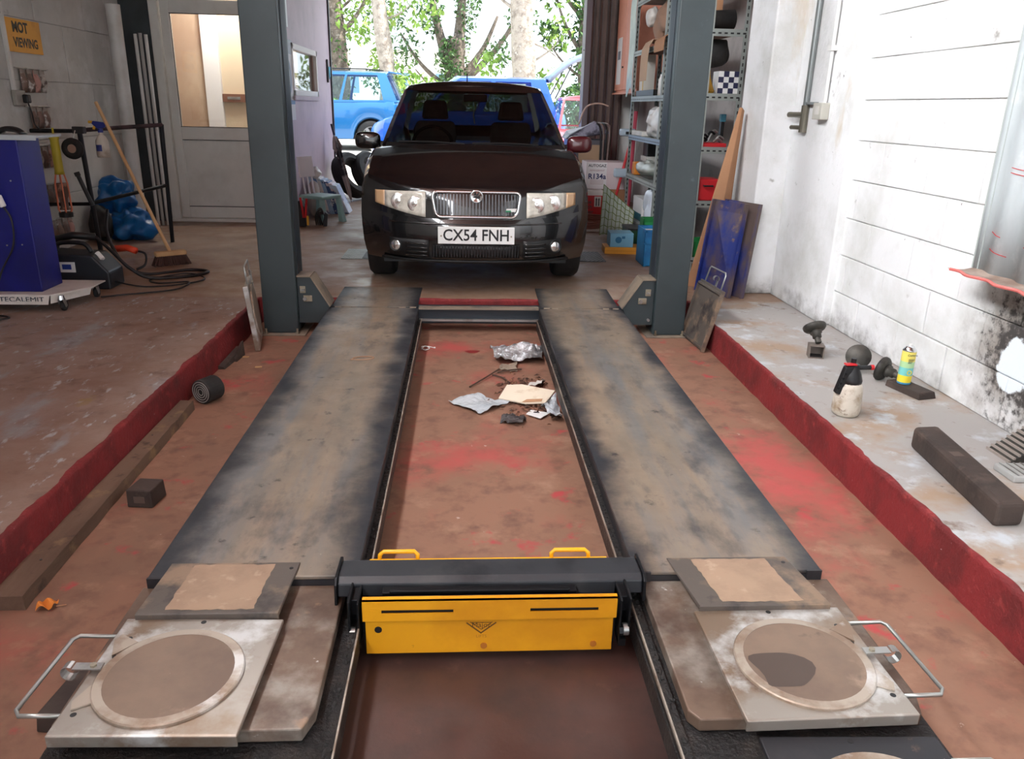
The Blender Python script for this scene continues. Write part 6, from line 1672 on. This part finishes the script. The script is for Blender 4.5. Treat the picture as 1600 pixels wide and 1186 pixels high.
# ================================================================ recess floor, left strip
pk = thing('timber_plank', 'long dusty timber plank along the left step', 'plank', (-1.34, 2.85, ZP))
pm = MB(); n = 26; rnd = random.Random(2)
vs = []
for i in range(n + 1):
    t_ = i / n; y = -.80 + 1.63 * t_; xr = .045 + (.02 - .045) * t_ + rnd.uniform(-.003, .003); xl = -.055 + .012 * t_
    vs += [(xl, y, 0), (xr, y, 0), (xr - .003, y, .046 + rnd.uniform(-.002, .002)), (xl, y, .048)]
    if i:
        b0 = (i - 1) * 4
        pm.f += [(b0 + k, b0 + (k + 1) % 4, b0 + 4 + (k + 1) % 4, b0 + 4 + k) for k in range(4)]
pm.v = vs; pm.f += [(3, 2, 1, 0), tuple(n * 4 + k for k in range(4))]
pm.build('board', mat('dusty_timber', sc(112, 90, 74), .8, layers=((sc(92, 72, 58), 3, .45, .62, (2, .4, 2)), (sc(140, 116, 84), 6, .58, .7), (sc(66, 52, 44), 9, .6, .7)), bump=(30, .5, .006, (2, .3, 2))), pk)
for (y, x) in ((-.6, .0), (.4, -.02)): MB().cyl((x, y, .047), (x, y, .0495), .004, n=8).build('nail_head', m_castk, pk)
cbk_ = thing('rubber_cube', 'small dark brown block beside the plank', 'block', (-1.195, 2.73, ZP), (0, 0, math.radians(-6)))
MB().hexa([(-.048, -.055, 0), (.048, -.055, 0), (.05, .055, 0), (-.046, .055, 0)], [(-.048, -.052, .07), (.045, -.052, .07), (.047, .052, .07), (-.045, .052, .07)]).build('block', m_sleeper, cbk_, bevel=.005)
MB().box(-.02, .02, -.0555, -.053, .02, .045).build('worn_patch', mat('worn_brown', sc(92, 78, 70), .8), cbk_)
rl = thing('strap_roll', 'grey rolled rubber strip lying at the foot of the left step', 'rubber roll', (-1.285, 3.80, ZP + .062), (0, 0, math.radians(-28)))
Mx_ = Matrix.Rotation(PI / 2, 4, 'X')
MB().lathe([(.004, -.05), (.060, -.05), (.062, -.045), (.062, .045), (.060, .05), (.004, .05)], 28, Mx_).build('roll', m_rub, rl, smooth=False)
for r in (.016, .028, .040, .052): MB().tube(arc((0, -.051, 0), r, 0, 2 * PI, 24)[:-1], .0025, 5, closed=True).build('coil_edge', mat('coil_grey', sc(150, 146, 142), .6), rl)
lw_ = thing('orange_leaf', 'curled orange leaf by the end of the plank', 'leaf', (-1.235, 2.06, ZP))
MB().grid(lambda u, v: Vector((-.025 + .05 * u, -.02 + .04 * v, .004 + .018 * abs(math.sin(4 * u + 3 * v)))), 8, 6).build('blade', mat('orange_leaf', sc(214, 130, 50), .7), lw_, solid=.001); MB().tube([(.025, 0, .006), (.05, .01, .004)], .0015, 4).build('stalk', m_card, lw_)
for k, (x, y, lab) in enumerate(((-1.31, 4.52, 'lone tan wood chip by the left step near the post'), (-1.19, 4.33, 'bright wood chip on the recess floor between step and runway'))):
    o = MB().hexa([(x, y, ZP), (x + .035, y + .006, ZP), (x + .035, y + .018, ZP), (x, y + .012, ZP)], [(x, y, ZP + .006), (x + .035, y + .006, ZP + .005), (x + .035, y + .018, ZP + .005), (x, y + .012, ZP + .006)]).build('wood_chip', m_ply); tag(o, lab, 'wood chip', 'wood chips')
ws_ = thing('wood_splint', 'dark splintered wood piece against the left step by the post', 'wood', (-1.37, 4.42, ZP))
MB().hexa([(-.02, -.12, 0), (.02, -.12, 0), (.05, .16, 0), (.01, .16, 0)], [(-.015, -.12, .02), (.015, -.12, .012), (.045, .16, .05), (.015, .16, .055)]).build('piece', m_sleeper, ws_); MB().hexa([(.02, .02, .0), (.05, .02, 0), (.06, .16, 0), (.04, .16, 0)], [(.02, .02, .01), (.045, .02, .02), (.055, .16, .09), (.04, .16, .08)]).build('splinter', m_sleeper, ws_)
# wedge of wood under the left turn plate handle
wu = MB().hexa([(-1.02, 1.56, ZP), (-.94, 1.55, ZP), (-.93, 1.72, ZP), (-.99, 1.74, ZP)], [(-1.015, 1.565, ZP + .05), (-.945, 1.555, ZP + .05), (-.935, 1.715, ZP + .06), (-.985, 1.735, ZP + .06)]).build('wood_wedge', m_sleeper, bevel=.004); tag(wu, 'dark wooden wedge under the left turn plate handle', 'wedge')

# ================================================================ litter between the runways
m_foil = mat('silver_foil', sc(206, 206, 208), .22, .75, layers=((sc(170, 170, 172), 9, .5, .64),), bump=(22, .9, .02))
m_poly = mat('pale_polythene', sc(196, 202, 206), .25, layers=((sc(170, 178, 184), 5, .48, .62),), bump=(14, .6, .02))
def sheet(name, label, cat, corners, z, m, amp=.02, freq=9, seed=0, n=14, th=.0015, mat_parts=None):
    c = [Vector((x, y, 0)) for x, y in corners]
    def f(u, v):
        p = c[0].lerp(c[1], u).lerp(c[3].lerp(c[2], u), v)
        a = noise.noise(Vector((p.x * freq, p.y * freq, seed)))
        w = abs(noise.noise(Vector((p.x * freq * 2.3, p.y * freq * 2.3, seed + 5))))
        return Vector((p.x + .01 * noise.noise(Vector((p.y * 20, seed, p.x * 20))), p.y + .012 * noise.noise(Vector((p.x * 22, p.y * 15, seed))), z + max(.0015, amp * (.55 + a) + amp * .8 * w)))
    o = MB().grid(f, n, n).build(name, m, None, solid=th)
    return tag(o, label, cat)
sheet('foil_wrapper', 'large crumpled silver foil sheet nearest the cross beam', 'foil', [(.20, 4.40), (.46, 4.42), (.49, 4.72), (.16, 4.64)], ZP, m_foil, .05, 9, 3, 18)
sheet('plastic_bag_sheet', 'flat pale polythene bag at the left of the litter', 'plastic bag', [(.085, 3.60), (.235, 3.76), (.06, 3.87), (-.08, 3.75)], ZP, m_poly, .022, 8, 6, 16)
sheet('clear_wrapper', 'small dull clear wrapper below the foil sheet', 'wrapper', [(.20, 4.28), (.30, 4.27), (.31, 4.40), (.22, 4.40)], ZP, mat('dull_clear', sc(150, 134, 118), .4), .025, 10, 9, 10)
card = thing('card_piece', 'cream cardboard piece lying on the leaf litter', 'cardboard', (.32, 3.83, ZP), (math.radians(3), math.radians(-4), math.radians(-14)))
MB().prism([(-.13, -.06, .022), (.02, -.115, .020), (.12, -.10, .020), (.15, .05, .024), (-.04, .13, .024), (-.12, .12, .024)], (0, 0, .006)).build('board', mat('cream_card', sc(232, 218, 196), .7, layers=((sc(204, 180, 150), 7, .55, .68),)), card)
MB().prism([(-.0, -.108, .0285), (.10, -.095, .0285), (.10, -.06, .0285), (.02, -.07, .0285)], (0, 0, .0006)).build('stain', mat('card_stain', sc(186, 140, 104), .8), card)
sheet('grey_pouch', 'grey bubble pouch beside the right rail', 'pouch', [(.40, 3.52), (.475, 3.50), (.475, 3.80), (.39, 3.74)], ZP, mat('bubble_grey', sc(176, 182, 188), .35, layers=((sc(206, 210, 214), 40, .5, .58),), bump=(90, .9, .006)), .045, 9, 14, 14)
lbp = thing('paper_slip', 'small white printed slip in front of the grey pouch', 'paper', (.36, 3.59, ZP), (0, 0, math.radians(-10)))
MB().prism([(-.055, -.01, .010), (.02, -.055, .010), (.06, .02, .012), (-.035, .045, .012)], (0, 0, .002)).build('sheet', m_white, lbp); MB().box(-.02, .01, .008, .02, .0142, .0147).build('print', mat('print_dark', sc(60, 60, 66), .5), lbp)
sheet('dark_film', 'dark glossy film scrap at the front of the leaf litter', 'film scrap', [(.17, 3.49), (.28, 3.46), (.30, 3.54), (.19, 3.57)], ZP, mat('dark_film', sc(66, 60, 60), .25, bump=(30, .8, .01)), .03, 16, 17, 12)
sheet('white_flap', 'torn white paper flap behind the cream card', 'paper', [(.34, 3.95), (.42, 3.97), (.44, 4.07), (.40, 4.08)], ZP, m_offwhite, .04, 8, 4, 8)
lit = MB(); rnd = random.Random(77)
for _ in range(420):
    a = rnd.gauss(0, 1); b = rnd.gauss(0, 1)
    x = .34 + a * .085; y = 3.85 + b * .17
    if x > .462 or x < -.1: continue
    s = rnd.uniform(.006, .022)
    E_ = Euler((rnd.uniform(-.6, .6), rnd.uniform(-.6, .6), rnd.uniform(0, 6.3))).to_matrix()
    p = Vector((x, y, ZP + rnd.uniform(.003, .013)))
    lit.add([p + E_ @ Vector(q) for q in ((-s, 0, 0), (0, -s * .45, s * .25), (s, 0, 0), (0, s * .45, s * .25))], [(0, 1, 2, 3)])
o = lit.build('leaf_litter', mat('dead_leaf', sc(112, 78, 58), .8, layers=((sc(70, 48, 40), 30, .45, .55), (sc(176, 132, 92), 40, .58, .66))), fix=False); tag(o, 'scattered dead leaves and grit between the runways', 'leaf litter', kind='stuff')
for k, (p, q, lab) in enumerate((((.03, 4.0, .006), (.20, 4.28, .015), 'longer dark twig beside the leaf litter'), ((.19, 4.24, .008), (.33, 4.29, .010), 'short twig lying under the clear wrapper'), ((.16, 4.20, .006), (.25, 4.06, .008), 'third twig crossing the longer twig'))):
    o = MB().tube(spline([(p[0], p[1], ZP + p[2]), ((p[0] + q[0]) / 2 + .008, (p[1] + q[1]) / 2, ZP + .014), (q[0], q[1], ZP + q[2])], 4), .0045, 6).build('twig', mat('dark_twig', sc(74, 56, 46), .9)); tag(o, lab, 'twig', 'twigs in the recess')
o = MB().add([(.05 + .045 * math.cos(a) * (1 + .2 * math.sin(3 * a)), 4.66 + .03 * math.sin(a), ZP + .0012) for a in [2 * PI * k / 18 for k in range(18)]], [tuple(range(18))]).build('red_paint_spot', mat('dark_red_paint', sc(132, 34, 34), .5)); tag(o, 'dark red paint spot on the recess floor left of the foil', 'paint spot')
sw = thing('string_loop', 'white string loop on the recess floor beside the left rail', 'string', (-.265, 4.70, ZP))
MB().tube(spline([(0, 0, .004), (.02, .04, .012), (.05, .01, .006), (.02, -.03, .008), (.0, .02, .014), (.04, .05, .006), (.075, .03, .004)], 6), .003, 5).build('string', m_white, sw); MB().cyl((.075, .03, .004), (.085, .03, .004), .005, n=8).build('knot', m_white, sw)
gk_ = thing('gasket_ring', 'thin tan gasket lying on the left runway', 'gasket', (-.53, 3.98, 0.0), (0, 0, .2))
MB().tube([(.055 * math.cos(a) , .028 * math.sin(a), .003) for a in [2 * PI * k / 24 for k in range(24)]], .003, 5, closed=True).build('ring', mat('tan_gasket', sc(166, 130, 104), .7), gk_); MB().cyl((-.06, -.01, 0), (-.06, -.01, .004), .008, n=10).build('lug', mat('tan_gasket', sc(166, 130, 104), .7), gk_)
# chequered vehicle plates let into the floor under the car wheels
for s, (x0, x1, lab) in ((-1, (-1.06, -.72, 'left')), (1, (.90, 1.24, 'right'))):
    t = thing('brake_tester_plate', 'chequered steel edge plate of the brake tester at the %s wheel of the car' % lab, 'steel plate', ((x0 + x1) / 2, 6.85, 0), (0, 0, 0), 'brake tester plates')
    w = (x1 - x0) / 2
    MB().box(-w, w, -.06, .42, .0, .006).build('plate', m_deckedge if s > 0 else m_dex, t)
    MB().box(-w + (.18 if s < 0 else .02), w - (.02 if s < 0 else .18), -.05, .28, .006, .008).build('roller_gap', m_grease, t)
    sd = MB()
    for i in range(9):
        for j in range(14):
            if (i + j) % 2 == 0:
                xx = (-w + .015 + .018 * i) if s < 0 else (w - .015 - .018 * i); yy = -.045 + .033 * j
                sd.box(xx - .006, xx + .006, yy - .003, yy + .003, .006, .008)
    o = sd.build('tread_studs', m_steel, t, fix=False); o['kind'] = 'stuff'
# ================================================================ trees and yard background
m_bark = mat('grey_bark', sc(120, 108, 98), .9, layers=((sc(86, 76, 68), 6, .45, .62), (sc(160, 150, 140), 10, .56, .68)), bump=(14, .8, .05))
m_barkp = mat('pale_bark', sc(176, 164, 152), .9, layers=((sc(132, 120, 110), 5, .45, .62), (sc(198, 190, 180), 9, .56, .68)), bump=(10, .9, .06))
m_leaf = mat('light_leaf', sc(132, 164, 70), .6, layers=((sc(104, 140, 56), 1.2, .42, .6), (sc(176, 196, 104), 3, .56, .7)))
m_leafd = mat('ivy_leaf', sc(70, 104, 50), .6, layers=((sc(46, 78, 40), 2, .42, .6), (sc(120, 148, 70), 5, .58, .7)))
for m_ in (m_leaf, m_leafd):
    b_ = m_.node_tree.nodes['Principled BSDF']
    b_.inputs['Subsurface Weight'].default_value = 0.0
def leaves(mb, c, r, n, size, rnd):
    for _ in range(n):
        while True:
            d = Vector((rnd.uniform(-1, 1), rnd.uniform(-1, 1), rnd.uniform(-1, 1)))
            if d.length < 1: break
        p = Vector(c) + Vector((d.x * r[0], d.y * r[1], d.z * r[2]))
        s = size * rnd.uniform(.6, 1.3)
        E_ = Euler((rnd.uniform(-1.2, 1.2), rnd.uniform(-1.2, 1.2), rnd.uniform(0, 6.3))).to_matrix()
        mb.add([p + E_ @ Vector(q) for q in ((-s, 0, 0), (0, -s * .5, .02), (s, 0, 0), (0, s * .5, .02))], [(0, 1, 2, 3)])
def trunk_path(base, h, lean, wob, n, seed):
    rnd = random.Random(seed); pts = []
    for i in range(n + 1):
        t = i / n
        pts.append(Vector(base) + Vector((lean[0] * t + wob * noise.noise(Vector((t * 3, seed, 0))), lean[1] * t, h * t)))
    return pts
def tree(label, base, h, r0, r1, lean, m, branches, crown, seed, leafm=m_leaf, wob=.25, ivy=None, name='tree', lsize=.12, knob=.10):
    rnd = random.Random(seed)
    t = thing(name, label, 'tree', base, (0, 0, 0), 'trees beyond the yard')
    P = trunk_path((0, 0, 0), h, lean, wob, 12, seed)
    rr_ = [(r0 + (r1 - r0) * (i / 12)) * (1 + knob * noise.noise(Vector((i * .9, seed * 3, 1))) * 2) for i in range(13)]
    rr_[0] *= 1.25
    o = MB().tube(P, rr_, 14).build('trunk', m, t, smooth=True)
    crumple(o, r0 * .22, 2.2, seed)
    for (t0, dx, dy, dz, r) in branches:
        i = min(11, int(t0 * 12)); p = P[i].lerp(P[i + 1], t0 * 12 - i)
        q = [p, p + Vector((dx * .35, dy * .35, dz * .22)), p + Vector((dx * .7, dy * .7, dz * .55)), p + Vector((dx, dy, dz))]
        MB().tube(spline(q, 4), [r * (1 - .75 * k / 12) for k in range(13)], 7).build('branch', m, t, smooth=True)
    lf_ = MB()
    for (cx, cy, cz, rx, ry, rz, n) in crown: leaves(lf_, (cx, cy, cz), (rx, ry, rz), n, lsize, rnd)
    if lf_.v:
        o = lf_.build('foliage', leafm, t, fix=False); o['kind'] = 'stuff'
    if ivy:
        iv = MB()
        for (f0, f1, rad, n) in ivy:
            for _ in range(n):
                f = rnd.uniform(f0, f1); i = min(11, int(f * 12)); p = P[i].lerp(P[i + 1], f * 12 - i)
                a = rnd.uniform(0, 6.28); q = rad * rnd.uniform(.75, 1.15)
                c = p + Vector((q * math.cos(a), q * math.sin(a), 0))
                s = .07 * rnd.uniform(.6, 1.3)
                E_ = Euler((rnd.uniform(-1.2, 1.2), rnd.uniform(-1.2, 1.2), rnd.uniform(0, 6.3))).to_matrix()
                iv.add([c + E_ @ Vector(v) for v in ((-s, 0, 0), (0, -s * .6, .02), (s, 0, 0), (0, s * .6, .02))], [(0, 1, 2, 3)])
        o = iv.build('ivy', m_leafd, t, fix=False); o['kind'] = 'stuff'
    return t
Yt = 28.0; gt = .47
tree('dark trunked tree at the left edge of the opening', (-4.0, 27, gt), 9, .34, .22, (-.1, 0), m_bark, [(.30, 1.3, 0, 1.9, .10), (.42, -1.0, .3, 2.2, .12), (.38, 1.0, -.3, .9, .06), (.5, 1.2, .2, 1.6, .08)],
     [(.9, 0, 3.3, 1.0, 1.2, .8, 260), (-.8, -.4, 2.6, .7, .8, .7, 160), (.5, -.3, 4.6, 1.6, 1, .9, 300), (1.4, 0, 2.0, .5, .6, .5, 90), (-1.2, 0, 4.5, 1, 1, 1.2, 200)], 3, ivy=[(.0, .30, .42, 160)])
tree('pale grey trunk left of the black car', (-2.45, 26, gt), 9, .25, .20, (-.2, 0), m_barkp, [(.42, 1.1, 0, 1.8, .07), (.35, .9, .3, .5, .05)],
     [(.9, .4, 3.6, .9, .8, .7, 150), (.6, 0, 1.5, .5, .5, .45, 90), (-.6, .4, 4.4, .8, 1, .8, 120)], 5)
tree('ivy clad forking tree above the black car roof', (-.30, 30, .53), 3.0, .36, .34, (-.1, 0), m_bark, [(.55, -.95, 0, 3.6, .26), (.6, .35, .2, 4.2, .30), (.5, 1.5, 0, 2.2, .18), (.4, -1.9, .2, 1.9, .12), (.45, 2.6, .1, 3.2, .16), (.3, -1.4, -.3, 1.0, .08)],
     [(-1.9, 0, 2.6, .8, .9, .8, 220), (1.5, -.2, 2.5, .7, .7, .55, 180), (-.9, -.2, 4.0, .5, .6, 1.1, 260), (.4, 0, 4.1, .5, .6, 1.3, 300), (-2.4, 0, 3.8, .9, 1, .8, 200), (2.3, 0, 3.6, .7, .8, .5, 130), (-2.6, 0, 1.6, .8, .8, .6, 200), (2.2, 0, 1.3, .8, .7, .5, 160), (-.3, -.4, 2.0, .5, .4, 1.0, 260)], 8, leafm=m_leafd, ivy=[(0, 1, .46, 420)], lsize=.10)
tree('thick pale knobbly trunk right of centre', (1.62, 25.5, gt), 9, .31, .42, (.25, 0), m_barkp, [(.22, 1.2, .2, .9, .05), (.30, 1.1, .1, -.5, .05), (.38, -1.1, .1, .9, .07), (.45, 1.4, 0, 1.9, .09)],
     [(1.2, .3, 2.9, .6, .7, .5, 90), (-.9, .3, 2.0, .5, .5, .4, 80), (1.0, .3, 1.6, .5, .5, .4, 80), (1.4, .4, 4.0, .8, .8, .6, 120)], 12, wob=.30, knob=.14)
tree('ivy covered tree beside the folding shutter', (3.75, 26, gt), 9, .30, .26, (.0, 0), m_bark, [(.25, -1.1, 0, 1.9, .09), (.18, -1.3, 0, 1.2, .06), (.36, -1.5, .2, 2.2, .08)],
     [(0, 0, 3.6, .55, .6, 2.4, 560), (-1.0, .2, 2.9, .5, .6, .5, 110), (-1.2, 0, 4.2, .7, .7, .5, 110)], 15, leafm=m_leafd, ivy=[(0, .7, .42, 500)])
# hedge and shrubs
rnd = random.Random(40)
for k, (x, y, z, rx, ry, rz, n, lab, mm) in enumerate(((3.3, 22.5, 1.15, .95, .5, .80, 1500, 'bushy green shrub behind the raised tailgate', m_leafd), (-4.6, 25, 1.1, .9, .6, .7, 700, 'sunlit shrub behind the people carrier', m_leaf), (-1.3, 24.5, 1.3, .9, .6, .85, 700, 'yellow green shrub between the pale trunk and the ivy tree', m_leaf), (.9, 31, 1.1, 1.5, .6, .8, 700, 'low pale shrub beyond the black car roof', m_leaf), (6, 25, 1.3, 1.8, .8, 1.2, 900, 'large shrub at the right of the yard', m_leafd), (-8.5, 25, 1.3, 2.2, .8, 1.2, 900, 'large shrub at the left of the yard', m_leafd))):
    t = thing('shrub', lab, 'shrub', (x, y, gz(y)), (0, 0, 0), 'shrubs in the yard')
    mb = MB(); leaves(mb, (0, 0, z - gz(y)), (rx, ry, rz), n, .085, rnd); o = mb.build('foliage', mm, t, fix=False); o['kind'] = 'stuff'
    for s in (-.3, 0, .3): MB().tube([(s * .6, 0, 0), (s, .05, z * .5), (s * 1.6, 0, z)], [.03, .02, .01], 6).build('stem', m_bark, t)
# pale house far behind the trees
hs = thing('far_house', 'pale rendered house glimpsed between the tree trunks', 'house', (-3.5, 44, gz(44)))
MB().box(-4, 4, 0, 6, 0, 3.2).build('wall', mat('pale_render', sc(226, 220, 210), .8), hs)
MB().prism([(-4.3, -.3, 3.2), (-4.3, 3, 5.0), (-4.3, 6.3, 3.2)], (8.6, 0, 0)).build('roof', mat('slate_grey', sc(150, 156, 164), .7), hs)
for x in (-2.4, .2, 2.4):
    w = MB().box(x - .5, x + .5, -.03, .02, 1.0, 2.2).build('window', m_white, hs); MB().box(x - .42, x + .42, -.045, -.03, 1.08, 2.12).build('pane', mat('blue_grey_glass', sc(120, 150, 170), .1), w)
